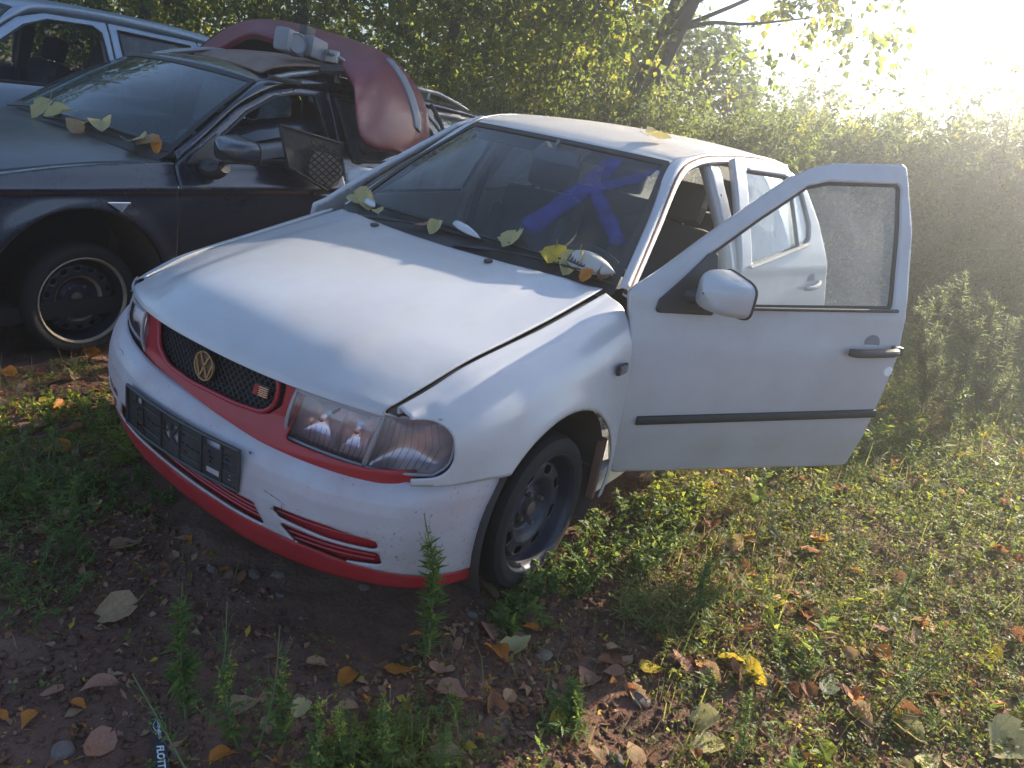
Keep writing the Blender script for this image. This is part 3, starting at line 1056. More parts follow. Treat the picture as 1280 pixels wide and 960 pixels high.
# ---- sides
SZ = [.15, .25, .4, .6, .75, .86, .94, 1.05, 1.2, 1.3, 1.37]
SY = [.79, .815, .826, .83, .822, .805, .785, .735, .655, .598, .552]
def side_S(x0, x1, z0=.2, z1=1.37, inset=0.0):
    def S(u, v):
        x = x0+(x1-x0)*u; z = z0+(z1-z0)*v
        y = np.interp(z, np.linspace(.15, 1.37, 80), cr_eval(np.stack([SY], 1)[:, :], np.interp(np.linspace(.15, 1.37, 80), SZ, np.linspace(0, 1, len(SZ))))[:, 0])
        y = y*(1-.16*np.clip((-2.45-x)/.48, 0, 1)**2)-inset
        return np.stack([x, y, z], -1)
    return S
C_EDGE = ([.2, .3, .42, .55, .70, .94, 1.13, 1.28, 1.37], [-2.02, -2.05, -2.13, -2.25, -2.34, -2.30, -2.22, -2.12, -1.99])
def tail_x(z): return np.interp(z, [.2, .45, .75, .95, 1.37], [-2.86, -2.93, -2.92, -2.88, -2.70])
def keep_quarter(P):
    x, z = P[..., 0], P[..., 2]
    k = x-np.interp(z, *C_EDGE)
    k = np.maximum(k, .345-np.hypot(x+2.42, z-.26))
    return np.maximum(k, tail_x(z)-x)
q_S = side_S(-1.95, -2.95)
panel('rear_quarter', q_S, 90, 100, 'white_paint', polo, keep_quarter, .006)
panel('rear_quarter', mir(q_S), 90, 100, 'white_paint', polo, keep_quarter, .006)
b_S = side_S(-1.40, -1.515, .24, 1.37, .022)
panel('pillar', b_S, 8, 40, 'white_paint', polo, None, .05)
panel('pillar', mir(b_S), 8, 40, 'white_paint', polo, None, .05)
for sgn in (1, -1):
    m = MB()
    S = side_S(-.36, -2.08, .17, .285, -.0)
    U, V_ = np.meshgrid(np.linspace(0, 1, 40), np.linspace(0, 1, 8), indexing='ij')
    G = S(U, V_); G[..., 1] -= .012; G[..., 1] *= sgn
    top = G[:, -1]-[0, sgn*.12, -.005]
    m.grid(np.concatenate([G, top[:, None]], 1))
    m.build('sill', 'white_paint', polo)
# right-hand doors, closed
def win_poly_r(x0, x1, lean0, lean1):
    return [(x0, .945), (x1, .955), (x1+lean1, 1.315), (x0+lean0, 1.315)]
def keep_door(outl, win, sgn=1):
    def k(P):
        a_ = sd_poly(outl, P[..., 0], P[..., 2], .01)
        return np.maximum(a_, -sd_poly(win, P[..., 0], P[..., 2], .025)) if win is not None else a_
    return k
def front_edge(z): return np.interp(z, [.2, .9, 1.1, 1.28, 1.34], [-.40, -.44, -.74, -1.03, -1.2])
FD = [(-.395, .26), (-.395, .90), (-.46, .925), (-.77, 1.13), (-1.05, 1.31), (-1.2, 1.36), (-1.455, 1.37), (-1.455, .26)]
FW = [(-.60, .955), (-.83, 1.125), (-1.08, 1.29), (-1.2, 1.325), (-1.40, 1.335), (-1.40, .965)]
RD = [(-1.462, .26), (-1.462, 1.37), (-1.97, 1.37), (-2.10, 1.28), (-2.20, 1.13), (-2.28, .94), (-2.32, .70), (-2.23, .55), (-2.11, .42), (-2.03, .26)]
RW = [(-1.52, .965), (-1.52, 1.335), (-1.93, 1.33), (-2.04, 1.26), (-2.13, 1.12), (-2.17, .99)]
for outl, win, nm in ((FD, FW, 'front_door'), (RD, RW, 'rear_door')):
    xx = [p[0] for p in outl]
    S = mir(side_S(max(xx)+.01, min(xx)-.01, .24, 1.37))
    d = panel(nm, S, 90, 100, 'white_paint', polo, keep_door(outl, win), .02)
    panel('window_glass', mir(side_S(max(xx), min(xx), .9, 1.37, .012)), 50, 30, 'dusty_glass', d, lambda P, w_=win: sd_poly(w_, P[..., 0], P[..., 2], 0)-.012, 0)
    m = MB()
    for w_ in ([tuple(p) for p in win],):
        L = np.array(w_+w_[:1]); L = np.concatenate([np.linspace(L[i], L[i+1], 8, endpoint=False) for i in range(len(w_))]+[L[:1]])
        yy = side_S(0, 1)
        m.tube([np.array([x_, -np.interp(z_, SZ, SY)+.006, z_]) for x_, z_ in L], .010, 6, cap=False)
    m.build('window_seal', 'black_rubber', d)
    m = MB()
    m.tube([(max(xx)-.05, -.845, .50), ((max(xx)+min(xx))/2, -.85, .50), (min(xx)+.05+(.1 if nm == 'rear_door' else 0), -.843, .50)], .018, 8, flat=.6)
    m.build('moulding', 'black_plastic', d)
# right door mirror
def mirror_shell(origin, fu, fw, nm, mat, parent, size=(.12, .19, .135)):
    """fu = facing direction of the shell nose, fw = outwards, z up"""
    fu = np.array(fu, float); fw = np.array(fw, float); z = np.array([0, 0, 1.])
    m = MB(); rings = []
    for t in np.linspace(0, 1, 9):
        k = max(0.0, 1-(1-t)**3.4)**.42
        k = max(k, .04)
        ring = []
        for th in np.linspace(0, 2*math.pi, 28, endpoint=False):
            cx, cz = math.cos(th), math.sin(th)
            ex = 2/4.4
            a_ = math.copysign(abs(cx)**ex, cx)*size[1]/2; b_ = math.copysign(abs(cz)**ex, cz)*size[2]/2
            b_ *= (1-.16*(a_/(size[1]/2)))
            ring.append(np.array(origin)+fu*(size[0]*(.5-t))+fw*a_*k+z*b_*k)
        rings.append(ring)
    m.grid(rings, closed_u=True)
    r = rings[-1]; c = np.mean(r, axis=0)
    o = m.build(nm, mat, parent)
    m = MB(); m.tube(r+r[:1], .005, 6, cap=False)
    inner = [c+(p-c)*.97+fu*.012 for p in r]
    m.add(inner+[c+fu*.012], [(i, (i+1) % 28, 28) for i in range(28)], 1)
    m.build('mirror_glass', ['black_rubber', 'chrome'], o)
    return o
mirror_shell((-.77, -.895, .975), (.94, -.34, 0), (-.34, -.94, 0), 'door_mirror', 'white_paint', polo)
# tailgate, rear window and rear bumper
zt_ = [.50, .62, .80, .93, 1.1, 1.25, 1.35]
rows = []
for z in zt_:
    xt = tail_x(z); ye = np.interp(z, SZ, SY)*(1-.16*np.clip((-2.45-xt)/.48, 0, 1)**2)
    rows.append([(xt-.05*(1-q*q), ye*q, z) for q in np.linspace(-1, 1, 13)])
tg_S = loft(rows, 80)
RWIN = [(-.52, .96), (.52, .96), (.44, 1.29), (-.44, 1.29)]
tg = panel('tailgate', tg_S, 60, 50, 'white_paint', polo, lambda P: -sd_poly(RWIN, P[..., 1], P[..., 2], .03), .006, ref=(-1.5, 0, .8))
panel('rear_window', tg_S, 50, 40, 'dusty_glass', tg, lambda P: sd_poly(RWIN, P[..., 1], P[..., 2], 0)-.012, 0)
rows = []
for z, e_ in ((.20, .0), (.28, .05), (.40, .06), (.50, .05), (.51, 0)):
    rows.append([(-2.50, -.80, z), (-2.75, -.775-e_*.2, z), (-2.90-e_*.6, -.64, z), (-2.93-e_, 0, z), (-2.90-e_*.6, .64, z), (-2.75, .775+e_*.2, z), (-2.50, .80, z)])
panel('rear_bumper', loft(rows, 100), 80, 16, 'white_bumper', polo, lambda P: .34-np.hypot(P[..., 0]+2.42, P[..., 2]-.26), .006, ref=(-1.5, 0, .5))
for sgn in (1, -1):
    m = MB(); m.box((-2.905, sgn*.64, .72), (.06, .17, .26), b=.02); m.build('tail_lamp', 'red_lip', polo)

# ---- wheels
def make_wheel(parent, c, ax, R=.272, W=.15, rr=.178, holes=8, mat='steel_wheel', squash=0.0, hr=(.112, .138, 8.5), lip='steel_wheel', trim=None):
    """tyre + steel rim; ax points outwards"""
    ax = np.asarray(ax, float); ax /= np.linalg.norm(ax)
    c = np.asarray(c, float)
    m = MB()
    prof = [(rr, .46*W), (rr+.012, .50*W), (rr+.035, .53*W), (R-.025, .52*W), (R-.008, .44*W), (R-.001, .30*W), (R, 0), (R-.001, -.30*W), (R-.010, -.45*W), (R-.03, -.52*W), (rr, -.46*W)]
    m.lathe(prof, c, ax, 56)
    for k in range(4):                               # tread grooves read as rings
        h_ = (-.3+.2*k)*W
        m.lathe([(R+.0015, h_-.008), (R+.003, h_), (R+.0015, h_+.008)], c, ax, 56)
    V = m.v[0]
    if squash:
        for V in m.v:
            low = V[:, 2] < c[2]-R+squash
            V[low, 2] = c[2]-R+squash+(V[low, 2]-(c[2]-R+squash))*.1
    ty = m.build('tyre', 'tyre_rubber', parent)
    u = np.cross(ax, [0, 0, 1.]); u /= np.linalg.norm(u); w_ = np.cross(ax, u)
    hp = [(.0, .10), (.030, .10), (.048, .09), (.060, .015), (.070, .012), (.085, .16), (.100, .24), (.140, .22), (.152, .10), (.158, .02), (.166, .14), (.172, .40), (rr, .46), (rr+.006, .49), (rr+.006, .44)]
    k_ = rr/.178
    rr_, hh = np.array([p[0] for p in hp])*1.0, np.array([p[1] for p in hp])
    rr_ = np.where(rr_ < rr-.02, rr_*k_, rr_)
    def S(uu, vv):
        r = np.interp(vv, np.linspace(0, 1, len(rr_)), rr_); h_ = np.interp(vv, np.linspace(0, 1, len(rr_)), hh)*W
        th = uu*2*math.pi
        return c+ax*h_[..., None]+u*(r*np.cos(th))[..., None]+w_*(r*np.sin(th))[..., None]
    def keep(P):
        d = P-c
        a_, b_ = d@u, d@w_
        r = np.hypot(a_, b_); th = np.arctan2(b_, a_)
        ph_ = (th/(2*math.pi)*holes) % 1.0-.5
        arc = ph_/holes*2*math.pi*r
        rc = .5*(hr[0]+hr[1])*k_; hw = .5*(hr[1]-hr[0])*k_
        el = hr[2]*.001*k_*1.0
        dd = np.hypot(np.maximum(np.abs(arc)-el, 0), r-rc)-hw
        return -dd
    rim_ = panel('rim', S, 192, 56, mat, ty, keep, .003, ref=c-ax)
    m = MB()
    for k in range(5 if holes > 8 else 4):
        th = 2*math.pi*(k/(5 if holes > 8 else 4))+.3
        p = c+ax*(.10*W)+(u*math.cos(th)+w_*math.sin(th))*.050*k_*1.05
        m.tube([p, p+ax*.016, p+ax*.019], [.0085, .0085, .005], 6)
    m.lathe([(.026, .10*W-.001), (.026, .10*W+.012), (.018, .10*W+.016), (.0, .10*W+.016)], c, ax, 20)
    m.build('wheel_bolt', 'rusty_steel', rim_)if False else m.build('hub', 'rusty_steel', ty)
    if trim:
        m = MB(); m.lathe([(rr-.008, .44*W), (rr-.003, .47*W), (rr+.002, .515*W), (rr+.006, .50*W)], c, ax, 56)
        m.lathe([(.078*k_, .02*W), (.086*k_, .165*W), (.097*k_, .245*W)], c, ax, 48)
        m.build('rim_edge', trim, ty)
    m = MB(); m.lathe([(0.001, -.2*W), (rr*.98, -.2*W), (rr*.98, -.44*W)], c, ax, 32); m.build('drum', 'dark_void', ty)
    return ty
st = math.radians(0)
make_wheel(polo, (-.045, .70, .215), (math.sin(st), math.cos(st), .02), R=.270, rr=.205)
make_wheel(polo, (-.045, -.70, .215), (math.sin(st), -math.cos(st), -.02), R=.270, rr=.205)
for sgn in (1, -1):
    make_wheel(polo, (-2.42, sgn*.72, .215), (0, sgn, 0), R=.275, rr=.180)

# ---- interior
m = MB()
dash = []
for y in np.linspace(-.66, .66, 23):
    b_ = .035*math.exp(-((y-.36)/.17)**2)
    x0 = -.47+.05*(1-(y/.66)**2)
    dash.append([(x0, y, .90), (-.58, y, .912+b_*.4), (-.68, y, .905+b_), (-.76, y, .885+b_), (-.80, y, .82), (-.78, y, .62), (-.70, y, .45)])
m.grid(dash)
m.build('dashboard', 'interior_grey', polo)
m = MB()
cst = np.array([-.90, .36, .80]); axs = np.array([-.86, 0, .50]); axs /= np.linalg.norm(axs)
u_ = np.array([0, 1., 0]); w_ = np.cross(axs, u_)
ring = [cst+.185*(math.cos(t)*u_+math.sin(t)*w_) for t in np.linspace(0, 2*math.pi, 33)]
m.tube(ring, .015, 8, cap=False)
for t in (.25, 1.57+1.57, 6.0, 4.71):
    m.tube([cst-axs*.02, cst+.18*(math.cos(t)*u_+math.sin(t)*w_)], [.03, .016], 6)
m.lathe([(0.001, .03), (.06, .025), (.075, 0), (.06, -.06)], cst-axs*.02, axs, 20)
m.tube([cst-axs*.02, cst-axs*.25], .03, 8)
m.build('steering_wheel', 'black_plastic', polo)
def seat(parent, x, y, w_=.46, bench=False, head=True, mat='seat_fabric', z0=.2):
    m = MB()
    m.box((x+.02, y, z0+.18), (.50, w_, .16), b=.05)
    R = np.array([[math.cos(.30), 0, -math.sin(.30)], [0, 1, 0], [math.sin(.30), 0, math.cos(.30)]])
    bc = np.array([x-.30, y, z0+.46])
    m.box(bc, (.13, w_, .58), R=R, b=.05)
    for sg in (-1, 1):
        if not bench: m.box(bc+R@np.array([.05, sg*w_*.44, -.05]), (.13, .06, .42), R=R, b=.025)
    s_ = m.build('seat', mat, parent)
    if head:
        for dy in ((0,) if not bench else (-.32, .32)):
            hm = MB(); hc = bc+R@np.array([-.01, 0, .40])+[0, dy, 0]
            hm.box(hc, (.10, .27, .19), R=R, b=.04)
            hm.build('headrest', mat, s_)
            hm = MB()
            for sg in (-.05, .05):
                hm.tube([bc+R@np.array([-.01, 0, .27])+[0, dy+sg, 0], hc+[0, sg, 0]], .006, 6)
            hm.build('headrest_post', 'chrome', s_)
    return s_
seat(polo, -1.22, .36, z0=.30); seat(polo, -1.22, -.36, z0=.30)
seat(polo, -1.98, 0, 1.2, bench=True, z0=.30)
m = MB()
m.grid([[(x, y, np.interp(-x, [1.05, 1.4, 2.0, 2.7], [1.315, 1.372, 1.38, 1.32])-.03*(y/.5)**2) for y in np.linspace(-.5, .5, 9)] for x in np.linspace(-1.06, -2.66, 9)])
m.build('headliner', 'interior_grey', polo)
m = MB()
m.box((-1.6, 0, .30), (2.4, 1.40, .03))
for sgn in (1, -1):
    m.box((-2.30, sgn*.66, .55), (.62, .05, .62), b=.02)
m.box((-2.45, 0, .74), (.5, 1.2, .03))
m.build('cabin_floor', 'interior_grey', polo)
m = MB(); m.box((-1.0, .02, 1.262), (.035, .22, .065), b=.015, R=[[.94, 0, -.34], [0, 1, 0], [.34, 0, .94]]); m.tube([(-.98, .02, 1.29), (-.985, .02, 1.335)], .008, 6)
m.build('rear_view_mirror', 'grey_plastic', polo)
m = MB(); m.box((-1.09, .29, 1.30), (.14, .32, .015), R=[[.9, 0, .43], [0, 1, 0], [-.43, 0, .9]], b=.005)
m.box((-1.09, -.29, 1.30), (.14, .32, .015), R=[[.9, 0, .43], [0, 1, 0], [-.43, 0, .9]], b=.005)
m.build('sun_visor', 'interior_grey', polo)
m = MB()
for sgn in (1, -1):
    m.tube(spline([(-1.44, sgn*.60, 1.22), (-1.42, sgn*.66, 1.0), (-1.40, sgn*.70, .7), (-1.36, sgn*.70, .45)], 12), .022, 6, flat=.15)
m.build('seat_belt', 'black_rubber', polo)

# ---- the two open doors on the car's left
def hinge_frame(hx, hy, ang):
    c_, s_ = math.cos(math.radians(ang)), math.sin(math.radians(ang))
    d = np.array([-c_, s_, 0]); n_ = np.array([s_, c_, 0])
    def at(u, z, w_=0.0):
        u = np.asarray(u, float); z = np.asarray(z, float); w_ = np.asarray(w_, float)
        pr = np.interp(z, np.linspace(.2, 1.5, 90), PROF)
        return np.array([hx, hy, 0])+u[..., None]*d+(pr+w_)[..., None]*n_+np.stack([0*z, 0*z, z], -1)
    def inv(P):
        q = P[..., :2]-np.array([hx, hy])
        return q@d[:2], P[..., 2]
    return at, inv, d, n_
PZ = [.2, .3, .45, .6, .75, .87, .95, 1.1, 1.25, 1.4, 1.5]
PV = [-.035, -.01, .02, .025, .015, -.005, -.02, -.075, -.135, -.205, -.255]
PROF = cr_eval(np.array(PV)[:, None], np.interp(np.linspace(.2, 1.5, 90), PZ, np.linspace(0, 1, len(PZ))))[:, 0]

def open_door(name, hx, hy, ang, outl, win, label, belt):
    at, inv, d, n_ = hinge_frame(hx, hy, ang)
    us = [p[0] for p in outl]; zs = [p[1] for p in outl]
    u0, u1, z0, z1 = min(us)-.01, max(us)+.01, min(zs)-.01, max(zs)+.01
    def S(off=0.0):
        return lambda u, v: at(u0+(u1-u0)*u, z0+(z1-z0)*v, off)
    def keep(P):
        a_, b_ = inv(P)
        return np.maximum(sd_poly(outl, a_, b_, .018), -sd_poly(win, a_, b_, .022))
    ref = at(.5, .7, -3.0)
    dr = panel(name, S(), 150, 160, 'white_paint', polo, keep, .032, ref=ref)
    dr['label'] = label
    panel('window_glass', S(-.014), 60, 60, 'door_glass' if name == 'front_door' else 'sky_glass', dr, lambda P: sd_poly(win, *inv(P), 0)-.012, 0, ref=ref)
    def ring(P):
        a_, b_ = inv(P)
        return np.maximum(sd_poly(win, a_, b_, .022)-.004, -(sd_poly(win, a_, b_, .022)+.013))
    panel('window_seal', S(-.008), 170, 170, 'black_rubber', dr, ring, .010, ref=ref)
    def tr(P):
        a_, b_ = inv(P)
        return np.maximum(sd_poly(outl, a_, b_, .018)+.03, b_-(belt(a_)-.01))
    panel('inner_trim', S(-.045), 60, 60, 'interior_grey', dr, tr, .02, ref=ref)
    return dr, at, inv, d, n_

FO = [(.046, .255), (.0, .40), (-.004, .563), (-.018, .792), (-.040, .937), (-.015, .962), (.078, 1.026), (.291, 1.177), (.488, 1.309), (.60, 1.378), (.70, 1.420), (.80, 1.443), (1.117, 1.480), (1.138, 1.47),
      (1.159, 1.245), (1.150, .971), (1.156, .812), (1.118, .545), (1.108, .300), (1.09, .292)]
FWN = [(.245, .905), (1.085, .958), (1.110, 1.411), (.95, 1.395), (.76, 1.377), (.663, 1.350), (.46, 1.225), (.245, 1.078)]
fd, at, inv, dd, nn = open_door('front_door', -.40, .80, 38, FO, FWN, 'open front door with its window wound up', lambda u: .895+.058*u)
m = MB()                                              # belt seal, mirror corner, moulding, handle
q = [at(u, .894+.058*u, .006) for u in np.linspace(.23, 1.10, 20)]
m.tube(q, .011, 8, flat=.6)
m.build('belt_seal', 'black_rubber', fd)
def sail(P): return sd_poly([(.058, .880), (.066, .925), (.25, 1.088), (.285, 1.09), (.285, .885)], *inv(P), .012)
panel('mirror_sail', lambda u, v: at(.04+.27*u, .86+.25*v, .010), 60, 60, 'black_plastic', fd, sail, .014, ref=at(.5, .7, -3.0))
m = MB(); m.tube([at(.20, .945, .0), at(.215, .955, .05), at(.225, .96, .09)], [.05, .035, .035], 10, flat=.6); m.build('mirror_foot', 'black_plastic', fd)
mirror_shell(at(.225, .983, .125), -dd, nn, 'door_mirror', 'white_paint', fd, (.13, .20, .135))
m = MB()
us_ = np.linspace(.072, 1.118, 40)
top, bot = [], []
rowsM = []
for e_, w_ in ((-.017, 0), (-.015, .010), (-.006, .015), (.006, .015), (.015, .010), (.017, 0)):
    rowsM.append([at(u, .487+.059*(u-.072)+e_, w_) for u in us_])
m.grid(rowsM)
m.prism([r[0] for r in rowsM], -dd*.002); m.prism([r[-1] for r in rowsM], dd*.002)
m.build('moulding', 'black_rubber', fd)
m = MB()
m.tube(spline([at(.905, .792, .012), at(.93, .795, .032), at(1.02, .800, .034), at(1.10, .806, .032), at(1.125, .808, .014)], 16), [.014]+[.0165]*14+[.014], 10, flat=1.0)
m.box(at(1.135, .810, .008), (.045, .03, .034), R=np.stack([dd, nn, [0, 0, 1]], 1), b=.008)
hd = m.build('handle', 'black_plastic', fd)
m = MB(); m.lathe([(.036, .001), (.030, .0005), (.001, .0004)], at(1.015, .825, .0), nn, 20)
m.build('handle_recess', 'grey_plastic', fd)
m = MB(); m.lathe([(.0, .010), (.017, .010), (.021, .006), (.021, -.004)], at(1.125, .722, -.006), nn, 20)
m.build('lock_tag', 'white_tag', fd)

RO = [(0, .26), (0, 1.385), (.457, 1.368), (.56, 1.335), (.64, 1.28), (.745, 1.13), (.82, .94), (.865, .70), (.80, .55), (.67, .42), (.59, .26)]
RWN = [(.085, .935), (.60, 1.028), (.645, 1.06), (.655, 1.12), (.60, 1.255), (.53, 1.31), (.44, 1.335), (.085, 1.342)]
rd, at2, inv2, d2, n2 = open_door('rear_door', -1.47, .80, 14, RO, RWN, 'rear door standing ajar', lambda u: .93+.18*u)
m = MB()
m.tube([at2(.512, 1.005, -.002), at2(.495, 1.13, -.002), at2(.475, 1.33, -.002)], .010, 6)
m.build('window_divider', 'black_rubber', rd)
m = MB()
m.tube([at2(u, .925+.18*u, .006) for u in np.linspace(.06, .62, 14)], .013, 8, flat=.6)
m.build('belt_seal', 'trim_light', rd)
m = MB()
m.tube(spline([at2(.60, .823, .010), at2(.63, .828, .03), at2(.69, .838, .03), at2(.74, .852, .014)], 12), .012, 8)
m.lathe([(.036, .001), (.030, .0005), (.001, .0004)], at2(.665, .858, .0), n2, 20)
m.build('handle', 'grey_plastic', rd)
m = MB()
m.tube([at2(u, .50+.03*u, .008) for u in np.linspace(.06, .72, 14)], .017, 8, flat=.6)
m.build('moulding', 'black_rubber', rd)

# ================================================================== THE TWO CARS BEHIND
def make_car(cfg):
    ox, oy = cfg['o']
    O = np.array([ox, oy, GZ])
    root = empty(cfg['name'], (ox-1.3, oy, GZ), cfg['label'], 'car')
    paint, hw = cfg['paint'], cfg['hw']
    ZI, IN = cfg['profile']
    zz = np.linspace(ZI[0], ZI[-1], 120)
    yy = cr_eval(np.array(IN)[:, None], np.interp(zz, ZI, np.linspace(0, 1, len(ZI))))[:, 0]
    ref = O+[-1.4, 0, .7]
    wb_, r_ = cfg['wheelbase'], cfg['arch']
    hz = cfg['hub']
    def sideY(x, z):
        y = hw-np.interp(z, zz, yy)
        y = y*(1-.22*np.clip((x-.45)/.5, 0, 1)**2)*(1-.14*np.clip((-(wb_+.35)-x)/.65, 0, 1)**2)
        d = np.minimum(np.hypot(x, z-hz), np.hypot(x+wb_, z-hz))
        return y+.016*np.exp(-((d-r_)/.06)**2)*sstep(.95, .7, z)
    def side(x0, x1, z0, z1, sg, off=0.0):
        def S(u, v):
            x = x0+(x1-x0)*u; z = z0+(z1-z0)*v
            return np.stack([x, sg*(sideY(x, z)-off), z], -1)+O
        return S
    def piece(nm, outl, win, sg, parent=root, glass=None, seal=True, n=(90, 100)):
        xs_ = [p[0] for p in outl]; zs_ = [p[1] for p in outl]
        x0, x1, z0, z1 = max(xs_)+.01, min(xs_)-.01, min(zs_)-.01, max(zs_)+.01
        def keep(P):
            x, z = P[..., 0]-ox, P[..., 2]-GZ
            k = sd_poly(outl, x, z, .008)
            if win is not None: k = np.maximum(k, -sd_poly(win, x, z, .03))
            k = np.maximum(k, r_-np.hypot(x, z-hz))
            return np.maximum(k, r_-np.hypot(x+wb_, z-hz))
        d = panel(nm, side(x0, x1, z0, z1, sg), n[0], n[1], paint, parent, keep, .012, ref=ref)
        if win is not None:
            if seal:
                L = np.array(list(win)+[win[0]])
                L = np.concatenate([np.linspace(L[i], L[i+1], 10, endpoint=False) for i in range(len(win))]+[L[:1]])
                m = MB(); m.tube([np.array([x, sg*(sideY(x, z)+.001), z])+O for x, z in L], .013, 6, cap=False, flat=.6)
                m.build('window_seal', 'black_rubber', d)
            if glass:
                wx = [p[0] for p in win]; wz = [p[1] for p in win]
                panel('window_glass', side(max(wx)+.02, min(wx)-.02, min(wz)-.02, max(wz)+.02, sg, .012), 50, 40, glass, d,
                      lambda P: sd_poly(win, P[..., 0]-ox, P[..., 2]-GZ, 0)-.012, 0, ref=ref)
        return d
    gx, gz = cfg['gap']
    gx, gz = np.array(gx), np.array(gz)
    def gapz(x): return np.interp(-x, -gx, gz)
    # wings: below the bonnet gap, from nose to door
    xf = cfg['nose']
    top = [(x, z) for x, z in zip(gx, gz)]
    wingo = [(xf, .22)]+[(xf, gz[0]-.10)]+top+[(cfg['fd'], cfg['belt']), (cfg['fd'], .22)]
    parts = {}
    for sg in (1, -1):
        parts['wing', sg] = piece('front_wing', wingo, None, sg, n=(130, 90))
        for nm in ('front_door', 'rear_door', 'rear_quarter'):
            gl = cfg['glass'].get(nm)
            if sg > 0 and nm == 'front_door' and cfg.get('open_window'): gl = None
            parts[nm, sg] = piece(nm, cfg[nm], cfg[nm+'_win'], sg, glass=gl)
            if nm != 'rear_quarter':
                hx = min(p[0] for p in cfg[nm])+.16
                m = MB(); zc = cfg['belt']-.14
                m.tube(spline([np.array([hx+d_, sg*(sideY(hx, zc)+e_), zc])+O for d_, e_ in ((.10, 0), (.08, .03), (-.06, .03), (-.08, 0))], 12), .014, 8)
                m.build('handle', cfg.get('handle', paint), parts[nm, sg])
        # sill
        m = MB()
        X = np.linspace(-r_+.02, -wb_+r_-.02, 20)
        m.grid([[np.array([x, sg*(sideY(x, z)-o_), z])+O for x in X] for z, o_ in ((.16, .05), (.20, .0), (.26, -.002), (.27, .02), (.27, .14))])
        m.build('sill', cfg.get('trim', 'black_plastic'), root)
        for cx in (0, -wb_):
            th = np.radians(np.linspace(-25, 205, 30))
            a_ = np.stack([cx+(r_+.005)*np.cos(th), np.full(30, sg*(hw-.045)), hz+(r_+.005)*np.sin(th)], 1)
            b_ = a_*[1, 0, 1]+[0, sg*(hw-.42), 0]
            m = MB(); m.grid([a_+O, b_+O]); m.prism(b_+O, (0, -sg*.01, 0)); m.build('wheel_arch_liner', 'arch_liner', root)
            make_wheel(root, O+[cx+cfg.get('wheel_dx', 0)*(cx == 0), sg*(hw-cfg.get('wheel_in', .14)), cfg.get('wheel_z', hz)], (0, sg, 0), R=cfg['R'], W=.19, rr=cfg['rr'], holes=14, mat=cfg['rim'], hr=(.118, .136, 4.5), squash=cfg.get('squash', 0), trim=cfg.get('rimtrim'))
    # bonnet
    rows = []
    bx = cfg['bonnet']                    # list of (x centre, z centre, x edge)
    for k, (xc, zc, xe) in enumerate(bx):
        row = []
        ye = sideY(np.array(min(xe, .55)), np.array(cfg['belt']-.10))*(1-.16*np.clip((xe-.45)/.5, 0, 1)**2)-cfg.get('gapin', .055)
        ze = gapz(xe)+.004
        for q in np.linspace(-1, 1, 17):
            row.append(np.array([xc+(xe-xc)*abs(q)**2.2, ye*q, zc+(ze-zc)*abs(q)**2.6])+O)
        rows.append(row)
    panel('bonnet', loft(rows, 120), 70, 50, cfg.get('bonnet_mat', paint), root, None, .01, ref=ref-[0, 0, .4])
    # wing tops up to the bonnet gap
    for sg in (1, -1):
        a_ = [np.array([x, sg*sideY(np.array(x), np.array(z)), z])+O for x, z in zip(gx, gz)]
        b_ = [np.array(p)+[0, -sg*(cfg.get('gapin', .055)-.008), .004] for p in a_]
        c_ = [np.array(p)+[0, -sg*.02, -.05] for p in b_]
        m = MB(); m.grid([spline(a_, 30), spline(b_, 30), spline(c_, 30)]); m.build('wing_top', paint, root)
    # windscreen, pillars, roof
    bc, bs = cfg['ws_base']; tc, ts = cfg['ws_top']        # centre and side points (x, y, z)
    def arc(c, s_): return np.array([np.array([c[0]+(s_[0]-c[0])*q*q, s_[1]*q, c[2]+(s_[2]-c[2])*q*q])+O for q in np.linspace(-1, 1, 9)])
    A_, T_ = arc(bc, bs), arc(tc, ts)
    Mi = (A_+T_)/2+np.array([[.02*(1-q*q), .012*q, .022] for q in np.linspace(-1, 1, 9)])
    wS = loft([A_, Mi, T_], 80)
    wsh = panel('windscreen', wS, 30, 20, cfg['ws_glass'], root, None, 0, ref=ref)
    m = MB(); U = np.linspace(0, 1, 30)
    for u_, v_, du, dv in ((U, 0*U, 0, .07), (U, 0*U+.95, 0, .05), (0*U, U, .02, 0), (0*U+.98, U, .02, 0)):
        m.grid([wS(u_, v_)+[.002, 0, .003], wS(np.clip(u_+du, 0, 1), np.clip(v_+dv, 0, 1))+[.002, 0, .003]])
    m.build('glass_border', 'black_rubber', wsh)
    m = MB(); F_ = A_+np.array([.13, 0, -.035]); m.grid([spline(F_, 30), spline((F_+A_)/2-[0, 0, .02], 30), spline(A_, 30)]); m.build('scuttle', 'black_plastic', root)
    m = MB()
    for y0, y1 in ((-.55, .05), (.0, .60)):
        m.tube(spline([wS(np.array(.5+y0/(2*bs[1])), np.array(.02))+[.05, 0, .0], wS(np.array(.5+(y0+y1)/(4*bs[1])), np.array(.04))+[.02, 0, .015], wS(np.array(.5+y1/(2*bs[1])), np.array(.05))+[.01, 0, .01]], 12), .008, 6)
    m.build('wiper', 'black_plastic', root)
    rail = np.array(cfg['rail'])          # outer line of pillar and roof edge (x, z)
    ri = np.array(cfg['rail_in'])         # inner line (x, y, z)
